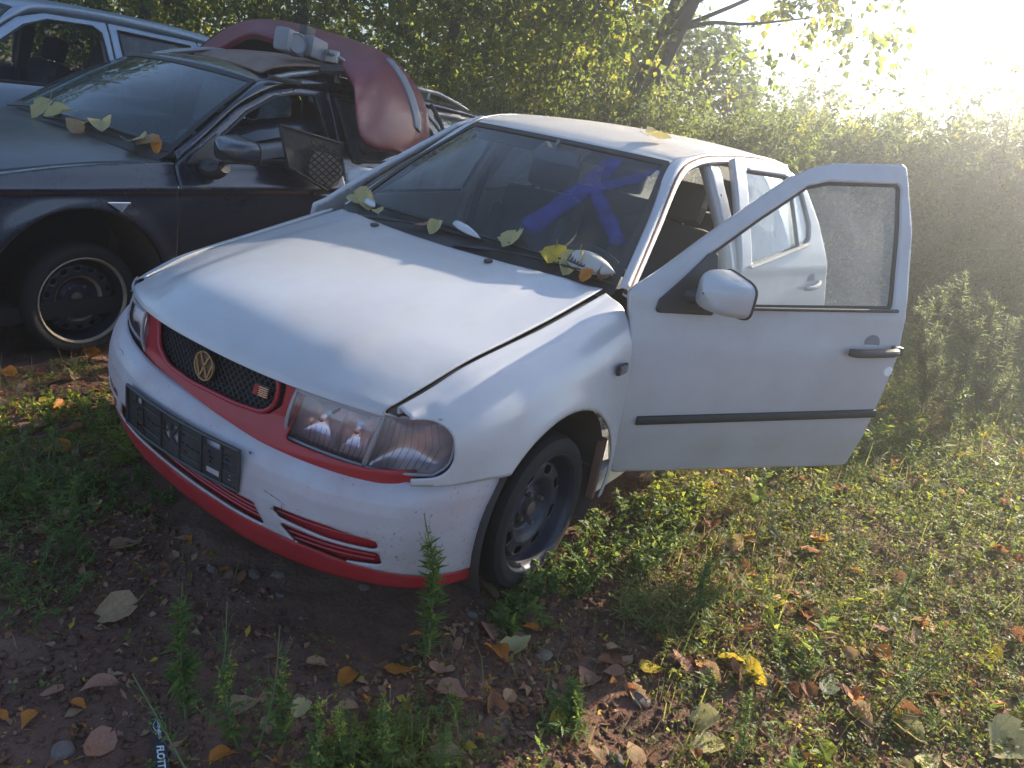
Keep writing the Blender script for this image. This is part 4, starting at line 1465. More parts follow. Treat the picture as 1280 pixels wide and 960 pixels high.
    for sg in (1, -1):
        ro = np.array([[x, sg*sideY(np.array(x), np.array(z)), z] for x, z in rail])+O
        rin = ri*[1, sg, 1]+O
        rb = ro+np.array([0, -sg*.03, -.03])
        rs = loft([rb, ro, (ro+rin)/2+[0, sg*.006, .012], rin], 120)
        rf = panel('roof_rail_frame', rs, 70, 14, paint, root, None, .005, ref=ref)
        m = MB(); m.tube(spline(ro+[0, -sg*.012, .010], 50), .006, 6); m.build('drip_seal', 'black_rubber', rf)
    rows = []
    for xc, zc, xe in cfg['roof']:
        ye = np.interp(-xe, -ri[:, 0], ri[:, 1]); ze = np.interp(-xe, -ri[:, 0], ri[:, 2])
        rows.append([np.array([xc+(xe-xc)*q*q, ye*q, zc+(ze-zc)*abs(q)**2.6])+O for q in np.linspace(-1, 1, 15)])
    rf = panel('roof', loft(rows, 100), 40, 50, cfg.get('roof_mat', paint), root, None, .006, ref=ref)
    if cfg.get('roof_bars'):
        for sg in (1, -1):
            x0, x1 = cfg['roof_bars']
            P = []
            for t in np.linspace(0, 1, 16):
                x = x0+(x1-x0)*t
                P.append(np.array([x, sg*(np.interp(-x, -ri[:, 0], ri[:, 1])-.035), np.interp(-x, -ri[:, 0], ri[:, 2])+.055*min(1, 5*t, 5*(1-t))+.004])+O)
            m = MB(); m.tube(P, .016, 8)
            for t in (4, 11): m.tube([P[t], P[t]-[0, 0, .06]], .018, 8)
            m.build('roof_bar', 'roof_rail', rf)
    # tail
    tz = cfg['tail']                      # (x, z) from bumper line to roof
    rows = []
    for x, z in tz:
        ye = sideY(np.array(x), np.array(z))
        rows.append([np.array([x-.05*(1-q*q), ye*q, z])+O for q in np.linspace(-1, 1, 11)])
    zr0, zr1 = cfg['tail_win']
    RW_ = [(-.60, zr0), (.60, zr0), (.50, zr1), (-.50, zr1)]
    tS = loft(rows, 60)
    tgp = panel('tailgate', tS, 50, 50, paint, root, lambda P: -sd_poly(RW_, P[..., 1]-oy, P[..., 2]-GZ, .03), .008, ref=ref)
    panel('rear_window', tS, 40, 40, cfg['glass'].get('rear_quarter') or 'dark_glass', tgp, lambda P: sd_poly(RW_, P[..., 1]-oy, P[..., 2]-GZ, 0)-.012, 0, ref=ref)
    for sg in (1, -1):
        m = MB(); m.box(O+[tz[2][0]-.01, sg*(hw-.13), tz[2][1]+.02], (.06, .16, .30), b=.02); m.build('tail_lamp', 'red_lip', root)
    for nm, xb, dx in (('front_bumper', xf, 1), ('rear_bumper', tz[0][0], -1)):
        rows = []
        for z, e_ in ((.20, -.03), (.30, .02), (.45, .03), (.56, .015), (.60, -.04)):
            x0 = r_ if dx > 0 else -wb_-r_
            rows.append([np.array(p)+O for p in ((x0+dx*.02, -hw+.035, z), (x0+dx*.16, -hw+.05, z), (xb+dx*(e_-.08), -hw+.26, z), (xb+dx*(.07+e_), 0, z), (xb+dx*(e_-.08), hw-.26, z), (x0+dx*.16, hw-.05, z), (x0+dx*.02, hw-.035, z))])
        panel(nm, loft(rows, 90), 70, 14, paint, root, None, .008, ref=ref)
    rows = []
    for z, e_ in ((.60, -.05), (gz[0]-.12, -.06), (gz[0]-.02, -.10)):
        rows.append([np.array(p)+O for p in ((xf-.25, -hw+.20, z), (xf-.05, -hw+.32, z), (xf+.05+e_, 0, z), (xf-.05, hw-.32, z), (xf-.25, hw-.20, z))])
    panel('grille', loft(rows, 60), 40, 8, 'black_plastic', root, None, .008, ref=ref)
    for sg in (1, -1):
        m = MB(); rr = []
        for z in (.61, .66, .74, gz[0]-.04):
            rr.append([np.array(p)+O for p in ((xf-.07, sg*(hw-.42), z), (xf-.10, sg*(hw-.28), z), (xf-.22, sg*(hw-.16), z), (xf-.36, sg*(hw-.08), z-.01))])
        m.grid(rr); m.build('headlamp', 'reflector', root)
    # cabin and floor
    m = MB(); m.box(O+[.16, 0, .52], (1.0, hw*1.1, .44)); m.box(O+[-wb_/2-.1, 0, .24], (wb_+.9, hw*1.7, .08)); m.box(O+[cfg['fd']+.05, 0, .62], (.05, hw*1.62, .62))
    m.build('underbody', 'dark_void', root, smooth=False)
    m = MB(); X0 = cfg['fd']
    m.grid([[np.array([X0-d_+.03, y, z])+O for y in np.linspace(-hw+.13, hw-.13, 9)] for d_, z in ((.0, bc[2]-.06), (.22, bc[2]-.05), (.42, bc[2]-.10), (.44, .5))])
    m.build('dashboard', 'interior_grey', root)
    for sg in (1, -1):
        seat(root, O[0]+cfg['seat_x'], O[1]+sg*.38, .50, z0=GZ+.34+cfg.get('seat_z', 0), mat='seat_fabric')
    seat(root, O[0]+cfg['seat_x']-.86, O[1], 1.30, bench=True, z0=GZ+.34+cfg.get('seat_z', 0), mat='seat_fabric')
    m = MB()
    cst = O+[cfg['seat_x']+.42, .38, cfg['belt']-.06]; axs = np.array([-.88, 0, .47]); u_ = np.array([0, 1., 0]); w_ = np.cross(axs, u_)
    m.tube([cst+.185*(math.cos(t)*u_+math.sin(t)*w_) for t in np.linspace(0, 2*math.pi, 33)], .015, 8, cap=False)
    for t in (.2, 2.9, 4.71): m.tube([cst-axs*.02, cst+.18*(math.cos(t)*u_+math.sin(t)*w_)], [.03, .016], 6)
    m.tube([cst, cst-axs*.25], .05, 8)
    m.build('steering_wheel', 'grey_plastic', root)
    m = MB(); m.grid([[np.array([x, y, z-.05])+O for y in np.linspace(-.5, .5, 5)] for x, z in [(r[2]-.04, np.interp(-r[2], -ri[:, 0], ri[:, 2])) for r in cfg['roof'][1:]]]); m.build('headliner', 'interior_grey', root)
    for sg in (1, -1):
        xb = cfg['split']
        rows = []
        for z in np.linspace(.45, cfg['belt']+.40, 10):
            y = sideY(np.array(xb), np.array(z))-.03
            rows.append([np.array([xb+.055, sg*y, z])+O, np.array([xb+.05, sg*(y-.05), z])+O, np.array([xb-.05, sg*(y-.05), z])+O, np.array([xb-.055, sg*y, z])+O])
        m = MB(); m.grid(rows); m.build('pillar', cfg.get('pillar', 'black_plastic'), root)
    return root, O, sideY, parts, wS

DK = dict(name='dark_estate_car', label='dark blue-black estate car with a dull green-filmed bonnet, parked beside the white hatchback', o=(.12, -2.58), paint='dark_paint', hw=.885,
          profile=([.15, .30, .50, .65, .78, .815, .83, .90, .98, 1.10, 1.25, 1.36, 1.42], [.075, .035, .018, .008, .014, .013, .0, .034, .062, .112, .180, .235, .275]),
          wheelbase=2.70, arch=.425, hub=.325, wheel_z=.285, wheel_dx=-.05, wheel_in=.195, squash=.045, nose=.80, belt=.945, fd=-.48, split=-1.60,
          gap=([.74, .5, .28, 0, -.32, -.48], [.80, .86, .895, .93, .952, .955]),
          front_door=[(-.485, .26), (-.485, .95), (-.66, 1.06), (-.92, 1.225), (-1.16, 1.325), (-1.35, 1.365), (-1.60, 1.372), (-1.605, .26)],
          front_door_win=[(-.60, .965), (-.76, 1.075), (-.98, 1.215), (-1.19, 1.305), (-1.35, 1.335), (-1.50, 1.34), (-1.545, .985)],
          rear_door=[(-1.615, .26), (-1.61, 1.372), (-2.45, 1.355), (-2.62, 1.20), (-2.72, .95), (-2.60, .72), (-2.42, .60), (-2.30, .45), (-2.28, .26)],
          rear_door_win=[(-1.70, .99), (-1.66, 1.335), (-2.40, 1.32), (-2.52, 1.20), (-2.60, 1.01)],
          rear_quarter=[(-2.29, .26), (-2.31, .45), (-2.43, .605), (-2.61, .725), (-2.73, .95), (-2.63, 1.205), (-2.46, 1.355), (-3.22, 1.325), (-3.50, .98), (-3.58, .70), (-3.50, .26)],
          rear_quarter_win=[(-2.80, 1.02), (-2.70, 1.20), (-2.60, 1.315), (-3.08, 1.295), (-3.26, 1.05)],
          glass=dict(front_door='dark_glass', rear_door='bright_glass', rear_quarter='bright_glass'), open_window=True,
          bonnet=[(.80, .80, .74), (.74, .86, .70), (.55, .925, .50), (.25, .965, .22), (-.05, .995, -.10), (-.28, 1.01, -.40)], bonnet_mat='dark_hood_paint', gapin=.06,
          ws_base=((-.32, 0, 1.02), (-.49, .79, .995)), ws_top=((-1.06, 0, 1.40), (-1.13, .60, 1.375)), ws_glass='teal_reflect_glass',
          rail=[(-.50, .965), (-.68, 1.085), (-.93, 1.245), (-1.17, 1.345), (-1.35, 1.382), (-1.75, 1.395), (-2.4, 1.38), (-3.0, 1.345), (-3.28, 1.31)],
          rail_in=[(-.495, .795, .995), (-.70, .73, 1.115), (-.93, .655, 1.255), (-1.14, .605, 1.372), (-1.35, .60, 1.405), (-1.75, .60, 1.425), (-2.4, .59, 1.415), (-3.0, .575, 1.38), (-3.30, .56, 1.345)],
          roof=[(-1.06, 1.402, -1.13), (-1.10, 1.418, -1.17), (-1.3, 1.438, -1.35), (-1.75, 1.455, -1.75), (-2.4, 1.445, -2.4), (-3.0, 1.41, -3.0), (-3.32, 1.37, -3.29)], roof_bars=(-1.25, -3.15),
          tail=[(-3.62, .45), (-3.66, .70), (-3.60, .95), (-3.46, 1.18), (-3.31, 1.36)], tail_win=(.99, 1.30),
          R=.278, rr=.207, rim='steel_wheel', rimtrim='bare_rim', seat_x=-1.38)
dark, DO, dY, DP, dWS = make_car(DK)
# triangular repeater, mirror, black sail
m = MB()
def dpt(x, z, e_=0.0): return np.array([x, dY(np.array(x), np.array(z))+e_, z])+DO
P3 = [dpt(-.115, .775, .004), dpt(-.225, .772, .004), dpt(-.17, .735, .004)]
m.prism(P3, (0, .007, 0)); m.tube([p+[0, .004, 0] for p in P3+P3[:1]], .004, 5)
m.build('side_repeater', 'chrome', DP['wing', 1])
m = MB()
m.prism([dpt(x, z, .004) for x, z in ((-.545, .955), (-.59, 1.0), (-.755, 1.10), (-.77, 1.095), (-.77, .955))], (0, .010, 0))
m.build('mirror_sail', 'black_plastic', DP['front_door', 1], smooth=False)
m = MB()
m.tube(spline([dpt(-.66, .945, .0), dpt(-.67, .93, .06), dpt(-.68, .96, .12)], 8), [.055, .06, .06, .058, .05, .045, .04, .04], 12, flat=.8)
m.build('mirror_foot', 'black_plastic', DP['front_door', 1])
dm_ = mirror_shell(DO+[-.665, .885+.15, 1.055], (1, 0, 0), (0, 1, 0), 'door_mirror', 'dark_paint', DP['front_door', 1], (.15, .23, .12))

SL = dict(name='silver_car', label='pale silver-blue car with an open side window, behind the dark estate', o=(.10, -5.26), paint='silver_paint', hw=.865,
          profile=([.15, .30, .50, .70, .90, 1.02, 1.15, 1.30, 1.45, 1.56], [.07, .03, .01, .0, .012, .035, .085, .145, .205, .27]),
          wheelbase=2.62, arch=.375, hub=.315, nose=.80, belt=.99, fd=-.50, split=-1.78,
          gap=([.74, .5, .28, 0, -.32, -.50], [.82, .89, .93, .965, .99, 1.0]),
          front_door=[(-.505, .26), (-.505, 1.0), (-.62, 1.10), (-.90, 1.33), (-1.10, 1.465), (-1.30, 1.52), (-1.77, 1.528), (-1.78, .26)],
          front_door_win=[(-.66, 1.03), (-.95, 1.29), (-1.14, 1.42), (-1.32, 1.48), (-1.65, 1.488), (-1.71, 1.45), (-1.735, 1.04)],
          rear_door=[(-1.79, .26), (-1.785, 1.528), (-2.55, 1.50), (-2.66, 1.25), (-2.70, 1.0), (-2.58, .75), (-2.40, .62), (-2.28, .45), (-2.26, .26)],
          rear_door_win=[(-1.86, 1.04), (-1.85, 1.485), (-2.48, 1.46), (-2.57, 1.25), (-2.60, 1.06)],
          rear_quarter=[(-2.27, .26), (-2.29, .45), (-2.41, .625), (-2.59, .755), (-2.71, 1.0), (-2.67, 1.25), (-2.56, 1.50), (-3.12, 1.46), (-3.32, 1.0), (-3.38, .70), (-3.30, .26)],
          rear_quarter_win=[(-2.78, 1.06), (-2.74, 1.25), (-2.68, 1.44), (-2.98, 1.42), (-3.12, 1.10)],
          glass=dict(front_door='clear_glass', rear_door='dark_glass', rear_quarter='dark_glass'), open_window=True, pillar='grey_plastic',
          bonnet=[(.80, .83, .74), (.74, .89, .70), (.55, .955, .50), (.25, 1.0, .22), (-.05, 1.035, -.10), (-.26, 1.05, -.40)],
          ws_base=((-.28, 0, 1.055), (-.50, .78, 1.03)), ws_top=((-1.02, 0, 1.55), (-1.10, .60, 1.525)), ws_glass='clear_glass',
          rail=[(-.52, 1.01), (-.64, 1.115), (-.91, 1.345), (-1.11, 1.48), (-1.30, 1.54), (-1.80, 1.55), (-2.5, 1.53), (-2.95, 1.495), (-3.12, 1.47)],
          rail_in=[(-.505, .79, 1.03), (-.66, .745, 1.15), (-.92, .675, 1.375), (-1.11, .61, 1.53), (-1.30, .60, 1.575), (-1.80, .60, 1.59), (-2.5, .59, 1.575), (-2.95, .57, 1.535), (-3.14, .56, 1.505)],
          roof=[(-1.02, 1.553, -1.10), (-1.06, 1.572, -1.14), (-1.3, 1.60, -1.30), (-1.8, 1.62, -1.8), (-2.5, 1.605, -2.5), (-2.95, 1.56, -2.95), (-3.16, 1.525, -3.13)],
          tail=[(-3.40, .45), (-3.44, .70), (-3.38, 1.0), (-3.26, 1.28), (-3.15, 1.51)], tail_win=(1.05, 1.44),
          R=.30, rr=.195, rim='steel_wheel', seat_x=-1.45, seat_z=.06)
silver, SO, sY, SP, sWS = make_car(SL)

# ================================================================== LOOSE CAR PARTS ON AND IN THE DARK CAR
E1 = [(-1.956, -1.66, 1.007), (-2.155, -1.68, 1.095), (-2.182, -1.70, 1.20), (-2.187, -1.75, 1.31), (-2.185, -1.84, 1.423), (-2.16, -1.95, 1.512), (-2.174, -2.08, 1.570), (-2.187, -2.30, 1.621),
      (-2.162, -2.60, 1.658), (-2.123, -2.90, 1.685), (-2.02, -3.10, 1.685), (-1.945, -3.25, 1.661), (-1.883, -3.38, 1.602), (-1.806, -3.48, 1.505), (-1.69, -3.54, 1.37)]
E2 = [(-1.911, -1.62, 1.013), (-1.60, -1.60, 1.058), (-1.50, -1.615, 1.11), (-1.475, -1.64, 1.20), (-1.495, -1.69, 1.295), (-1.529, -1.76, 1.395), (-1.594, -1.92, 1.466), (-1.676, -2.10, 1.516),
      (-1.70, -2.40, 1.560), (-1.675, -2.65, 1.572), (-1.685, -2.90, 1.583), (-1.705, -3.10, 1.530), (-1.694, -3.25, 1.455), (-1.64, -3.37, 1.36), (-1.60, -3.43, 1.31)]
n_ = len(E1)
e1, e2 = np.array(E1), np.array(E2)
bul = np.interp(np.arange(n_), [0, 2, 5, 9, 14], [.01, .03, .04, .035, .01])[:, None]
nv_ = np.array([[0, .9*max(0, 1-i/7), .3+.7*min(1, i/7)] for i in range(n_)])
rows = [spline(e1+(-nv_*.055), 120), spline(e1, 120), spline(e1*.7+e2*.3+nv_*bul*.9, 120), spline(e1*.35+e2*.65+nv_*bul, 120), spline(e2, 120), spline(e2-nv_*.05+np.array([-.012, 0, 0]), 120)]
rb_S = loft(rows, 200)
red = panel('loose_red_bumper', rb_S, 130, 46, 'red_bumper_paint', None, None, .005, ref=(-1.9, -2.5, .7))
tag(red, 'dark red bumper cover lying across the dark estate roof, its end hanging down', 'bumper')
m = MB()
U = np.linspace(.075, .285, 40)
def rbp(u, v, off=0.0):
    p = rb_S(np.array(u), np.array(v)); q = rb_S(np.array(u), np.array(v+.02)); r = rb_S(np.array(u+.01), np.array(v))
    k = np.cross(r-p, q-p); k /= np.linalg.norm(k)
    c_ = p-np.array([-1.9, -2.5, .7])
    return p+k*off*(1 if k@c_ > 0 else -1)
rw = []
for dv, off in ((-.034, .0), (-.031, .009), (-.012, .013), (.012, .013), (.031, .009), (.034, .0)):
    rw.append([rbp(u, .335+.02*math.sin(u*9)+dv, off) for u in U])
m.grid(rw); m.build('moulding', 'grey_plastic', red)

k0 = 7
inn = []
for t in (0, .35, .7, 1.0):
    q = e1[k0:].copy()*[1, 1, 1]; q[:, 0] += .02+.02*t; q[:, 2] = q[:, 2]*(1-t)+np.minimum(q[:, 2], 1.40)*t-.006
    inn.append(spline(q, 40))
m = MB(); m.grid(inn); m.build('hollow_shade', 'dark_void', red)  # added black sheet, paints the shade inside the bumper's hollow

# brown painted panel under it
P_ = [(-.90, -3.22, 1.385), (-1.00, -2.85, 1.39), (-1.14, -2.45, 1.405), (-1.30, -2.08, 1.415), (-1.60, -1.98, 1.44), (-1.9, -2.1, 1.47), (-1.75, -2.8, 1.47), (-1.45, -3.2, 1.42)]
rows = [[(-1.30, -2.90, 1.385), (-1.22, -2.62, 1.385), (-1.13, -2.30, 1.378), (-1.09, -2.06, 1.362)], [(-1.38, -2.88, 1.425), (-1.32, -2.62, 1.43), (-1.24, -2.30, 1.428), (-1.19, -2.02, 1.410)],
        [(-1.60, -2.80, 1.462), (-1.60, -2.55, 1.475), (-1.52, -2.28, 1.47), (-1.42, -1.99, 1.445)], [(-1.95, -2.8, 1.46), (-1.95, -2.55, 1.465), (-1.85, -2.28, 1.46), (-1.72, -1.97, 1.44)]]
bp = panel('loose_brown_panel', loft(rows, 60), 40, 24, 'brown_panel', None, None, .012, ref=(-1.5, -2.6, 0))
tag(bp, 'flat brown painted panel lying on the dark roof under the red bumper', 'body panel')
m = MB()
m.tube(spline([(-1.18, -2.28, 1.385), (-1.30, -2.02, 1.345), (-1.22, -1.90, 1.335), (-1.05, -1.93, 1.345)], 16), .014, 7)
m.tube(spline([(-1.45, -1.97, 1.42), (-1.62, -1.90, 1.44), (-1.75, -1.86, 1.40), (-1.72, -1.80, 1.32)], 16), .020, 7)
m.tube(spline([(-1.40, -2.02, 1.43), (-1.60, -1.95, 1.46), (-1.72, -1.88, 1.45)], 12), .012, 7)
lo = m.build('black_hose', 'black_rubber', None); tag(lo, 'tangle of black hoses lying at the roof edge beside the red bumper', 'hose', kind='stuff')

# grey housing (lamp box) on top
root = empty('grey_housing', (-1.42, -2.1, 1.42), 'grey plastic housing with a clip arm lying under the red bumper on the roof', 'car part')
m = MB()
Rz = np.array([[.90, -.30, -.12], [.28, .95, 0], [.12, 0, .99]])
m.box((-1.33, -2.10, 1.545), (.22, .10, .13), R=Rz, b=.025)
m.box((-1.50, -2.10, 1.535), (.19, .11, .12), R=Rz, b=.02)
m.build('box', 'grey_plastic', root)
m = MB()
m.lathe([(.0, .012), (.05, .012), (.056, .006), (.056, -.01)], (-1.32, -2.038, 1.545), (.25, .93, .1), 24)
m.lathe([(.048, .013), (.052, .018), (.056, .012)], (-1.32, -2.038, 1.545), (.25, .93, .1), 24)
m.build('socket', 'grey_plastic', root)
m = MB(); m.box((-1.47, -2.12, 1.615), (.11, .05, .07), R=Rz, b=.008); m.build('plug', 'black_plastic', root)
m = MB()
m.tube(spline([(-1.58, -2.06, 1.53), (-1.66, -2.02, 1.50), (-1.74, -1.96, 1.44), (-1.78, -1.93, 1.38)], 12), .045, 8, flat=.4)
m.build('arm', 'grey_plastic', root)
m = MB(); m.box((-1.60, -2.04, 1.51), (.035, .09, .07), R=Rz, b=.006); m.build('clip', 'trim_light', root)

# black ducting that hangs at the door pillar
m = MB()
m.tube(spline([(-1.66, -1.86, 1.40), (-1.70, -1.78, 1.28), (-1.66, -1.72, 1.12), (-1.60, -1.70, 1.0)], 14), [.06]*5+[.05]*5+[.04]*4, 9, flat=.5)
m.box((-1.62, -1.665, 1.055), (.15, .05, .08), b=.015)
lo = m.build('black_duct', 'black_plastic', None); tag(lo, 'crooked black plastic duct hanging between the red bumper and the door pillar', 'car part')

# thin black rubber strip hanging from the bumper to the sill
m = MB()
m.tube(spline([(-2.20, -1.72, 1.33), (-2.25, -1.64, 1.20), (-2.26, -1.60, 1.05), (-2.20, -1.58, .93), (-2.15, -1.60, .86)], 24), .014, 7)
lo = m.build('rubber_strip', 'black_rubber', None); tag(lo, 'thin black rubber strip hanging down from the end of the red bumper', 'rubber strip')

# black mat with a worn net pattern leaning out of the window
q4 = [np.array(p) for p in ((-.905, -1.645, 1.125), (-1.345, -1.625, 1.052), (-1.365, -1.625, .876), (-1.25, -1.615, .785), (-.96, -1.62, .912))]
root = empty('floor_mat', (-1.15, -1.63, .80), 'black floor mat with a worn brown net patch, leaning out of the dark car window', 'mat')
m = MB()
m.prism(q4, (0, -.016, 0))
m.tube(q4+q4[:1], .009, 6, cap=False)
m.build('sheet', 'mat_black', root, smooth=False)
ctr = np.array([-1.225, -1.618, .905])
m = MB()
ex_, ez_ = np.array([-.95, .04, -.30]), np.array([-.22, .02, .97])
ring = []
for t in np.linspace(0, 2*math.pi, 24, endpoint=False):
    ring.append(ctr+ex_*.125*math.copysign(abs(math.cos(t))**.7, math.cos(t))+ez_*.085*math.copysign(abs(math.sin(t))**.7, math.sin(t)))
m.prism(ring, (0, .006, 0)); m.build('worn_patch', 'mat_foam', root, smooth=False)
m = MB()
for k in range(-5, 6):
    for dx_, dz_ in ((.7, 1), (.95, -.45)):
        pts = []
        for t in np.linspace(-1, 1, 15):
            a_, b_ = (k*.040+dx_*t*.14, dz_*t*.12) if dx_ == .7 else (dx_*t*.16, k*.032+dz_*t*.09)
            p = ctr+ex_*a_+ez_*b_+np.array([0, .009, 0])
            ins = sd_poly([(q[0], q[2]) for q in q4], np.array([p[0]]), np.array([p[2]]), 0)[0] < -.008
            if ins and abs(a_) < .17 and abs(b_) < .125: pts.append(p)
        if len(pts) > 2: m.tube(pts, .0042, 5)
o = m.build('net_rib', 'mat_black', root); o['kind'] = 'stuff'

# parts piled inside the car, seen through the open window
m = MB()
rows = [[(-.72, -1.84, .97), (-.95, -1.82, 1.02), (-1.2, -1.84, 1.06), (-1.45, -1.88, 1.09)], [(-.72, -1.92, 1.03), (-.95, -1.90, 1.08), (-1.2, -1.92, 1.12), (-1.45, -1.95, 1.14)], [(-.75, -2.05, 1.02), (-.98, -2.05, 1.08), (-1.22, -2.05, 1.12), (-1.45, -2.08, 1.14)], [(-.78, -2.10, .94), (-1.0, -2.1, .99), (-1.22, -2.1, 1.03), (-1.45, -2.1, 1.05)]]
S = loft(rows, 50); U, V_ = np.meshgrid(np.linspace(0, 1, 30), np.linspace(0, 1, 14), indexing='ij'); m.grid(S(U, V_))
lo = m.build('black_bumper_piece', 'dark_paint', None); tag(lo, 'curved glossy black body piece lying across the dark car seat inside the window', 'car part')
m = MB()
rows = [[(-.80, -1.80, .90), (-1.0, -1.79, .93), (-1.2, -1.80, .95), (-1.35, -1.82, .97)], [(-.80, -1.83, .97), (-1.0, -1.81, 1.0), (-1.2, -1.82, 1.02), (-1.35, -1.84, 1.03)], [(-.82, -1.95, .98), (-1.0, -1.95, 1.0), (-1.2, -1.95, 1.02), (-1.35, -1.95, 1.02)]]
S = loft(rows, 50); m.grid(S(U, V_))
lo = m.build('grey_trim_piece', 'grey_plastic', None); tag(lo, 'grey rounded trim piece lying inside the dark car window above the sill', 'car part')

# ------------------------------------------------------------------ pale plastic bits on the scuttle of the white car
def shell(name, label, pts, h_, mat, ref=(0, 0, 0)):
    """a shallow dished shell over the outline pts (first to last along the ridge)"""
    a_, b_, wdt = np.array(pts[0], float), np.array(pts[1], float), pts[2]
    d = b_-a_; L_ = np.linalg.norm(d); d /= L_
    s_ = np.cross(d, [.45, 0, .9]); s_ /= np.linalg.norm(s_); n = np.cross(s_, d)
    n = n if n[2] > 0 else -n
    rows = []
    for t in np.linspace(0, 1, 12):
        w_ = wdt*math.sin(math.pi*min(1, .12+.88*t)**.8)**.7 if t < 1 else wdt*.12
        rows.append([a_+d*L_*t+s_*w_*q+n*h_*(1-q*q)*math.sin(math.pi*(.15+.7*t)) for q in np.linspace(-1, 1, 9)])
    m = MB(); m.grid(rows)
    o = m.build(name, mat, None); s = o.modifiers.new('thickness', 'SOLIDIFY'); s.thickness = .003
    return tag(o, label, 'plastic trim', 'loose plastic trim on the windscreen foot')
p_ = lambda u, v, o_=.02: wind_S(np.array(u), np.array(v))+np.array([.012, 0, o_])
shell('plastic_shell', 'small pale plastic cap lying at the far end of the windscreen foot', (p_(.075, .05), p_(.15, .0), .022), .012, 'white_paint')
shell('plastic_shell', 'long pale plastic cap lying in the middle of the windscreen foot', (p_(.46, .06), p_(.575, .0), .022), .012, 'white_paint')
fan = shell('plastic_fairing', 'large pale dished plastic piece with a black grille at the near windscreen corner', (p_(.855, .07), p_(.985, .03), .060), .03, 'trim_light')
m = MB()
for k in range(6):
    t = k/5
    a_ = p_(.855+.05*t, .075-.01*t, .030); m.tube([a_, a_+[.055, .012, -.022]], .0028, 5)
m.tube([p_(.855, .075, .03), p_(.905, .065, .03)], .004, 5); m.tube([p_(.855, .075, .03)+[.055, .012, -.022], p_(.905, .065, .03)+[.055, .012, -.022]], .004, 5)
m.build('grille', 'black_plastic', fan)

# ================================================================== GROUND
def lattice(seed, n=64):
    return np.random.default_rng(seed).random((n, n))
_L = [lattice(s) for s in range(6)]
def vnoise(x, y, scale, k=0):
    x = np.asarray(x, float)*scale+17.3*k; y = np.asarray(y, float)*scale+9.1*k
    i, j = np.floor(x).astype(int), np.floor(y).astype(int)
    f, g = x-i, y-j
    f = f*f*(3-2*f); g = g*g*(3-2*g)
    T = _L[k % 6]; n = 64
    a_, b_, c_, d_ = T[i % n, j % n], T[(i+1) % n, j % n], T[i % n, (j+1) % n], T[(i+1) % n, (j+1) % n]
    return (a_*(1-f)+b_*f)*(1-g)+(c_*(1-f)+d_*f)*g
def gh(x, y):
    """ground height"""
    near = np.exp(-(np.hypot(np.asarray(x)+1, np.asarray(y)-0)/9.)**4)
    h = .050*(vnoise(x, y, .9, 0)-.5)+.030*(vnoise(x, y, 2.7, 1)-.5)+.022*(vnoise(x, y, 8., 2)-.5)+.016*(vnoise(x, y, 19., 3)-.5)
    return GZ+h*near+.25*(1-near)*(vnoise(x, y, .12, 4)-.5)
def ground():
    fx = np.concatenate([-np.geomspace(110, 11, 16), np.arange(-10, -3, .09), np.arange(-3, 2.2, .022), np.arange(2.2, 3.6, .07), np.geomspace(4, 110, 16)])
    fy = np.concatenate([-np.geomspace(110, 11, 16), np.arange(-10, -2.4, .09), np.arange(-2.4, 3.2, .022), np.arange(3.2, 5.5, .09), np.geomspace(6, 110, 16)])
    X, Y = np.meshgrid(fx, fy, indexing='ij')
    V = np.stack([X, Y, gh(X, Y)], -1).reshape(-1, 3)
    a_, b_ = X.shape
    idx = np.arange(a_*b_).reshape(a_, b_)
    F = np.stack([idx[:-1, :-1], idx[1:, :-1], idx[1:, 1:], idx[:-1, 1:]], -1).reshape(-1, 4)
    me = quick_mesh('ground', V, F)
    o = link('ground', me, 'soil')
    tag(o, kind='structure')

def quick_mesh(name, V, F, mi=None, smooth=True):
    me = bpy.data.meshes.new(name)
    V = np.ascontiguousarray(V, np.float32); F = np.ascontiguousarray(F, np.int32)
    k = F.shape[1]
    me.vertices.add(len(V)); me.vertices.foreach_set('co', V.ravel())
    me.loops.add(F.size); me.loops.foreach_set('vertex_index', F.ravel())
    me.polygons.add(len(F)); me.polygons.foreach_set('loop_start', np.arange(len(F), dtype=np.int32)*k)
    if smooth: me.polygons.foreach_set('use_smooth', np.ones(len(F), bool))
    if mi is not None: me.polygons.foreach_set('material_index', np.ascontiguousarray(mi, np.int32))
    me.update(calc_edges=True)
    return me
ground()

def unit(v): return v/(np.linalg.norm(v, axis=-1, keepdims=True)+1e-9)
def leaf_quads(P, D, N, L, W, fold=.18, droop=.12):
    """a folded leaf blade for every row: two quads sharing the midrib (6 vertices)"""
    S = unit(np.cross(D, N)); N = unit(np.cross(S, D))
    L = L[:, None]; W = W[:, None]
    a0 = P; a1 = P+D*L*.5; a2 = P+D*L-N*L*droop
    l1 = P+D*L*.40+S*W*.5+N*W*fold; r1 = P+D*L*.40-S*W*.5+N*W*fold
    V = np.stack([a0, r1, a2, a1, l1], 1).reshape(-1, 3)
    n = len(P); b_ = np.arange(n)[:, None]*5
    F = np.concatenate([b_+[[0, 1, 2, 3]], b_+[[0, 3, 2, 4]]], 1).reshape(-1, 4)
    return V, F
def cloud(name, P, D, N, L, W, mats, mi, parent=None, fold=.18, droop=.12):
    V, F = leaf_quads(P, D, N, L, W, fold, droop)
    me = quick_mesh(name, V, F, np.repeat(mi, 2), smooth=False)
    return link(name, me, mats, parent)

def rand_dir(n, up=0.0, r=rng):
    a_ = r.random(n)*2*math.pi
    z = r.normal(up, .35, n)
    return unit(np.stack([np.cos(a_), np.sin(a_), z], 1))

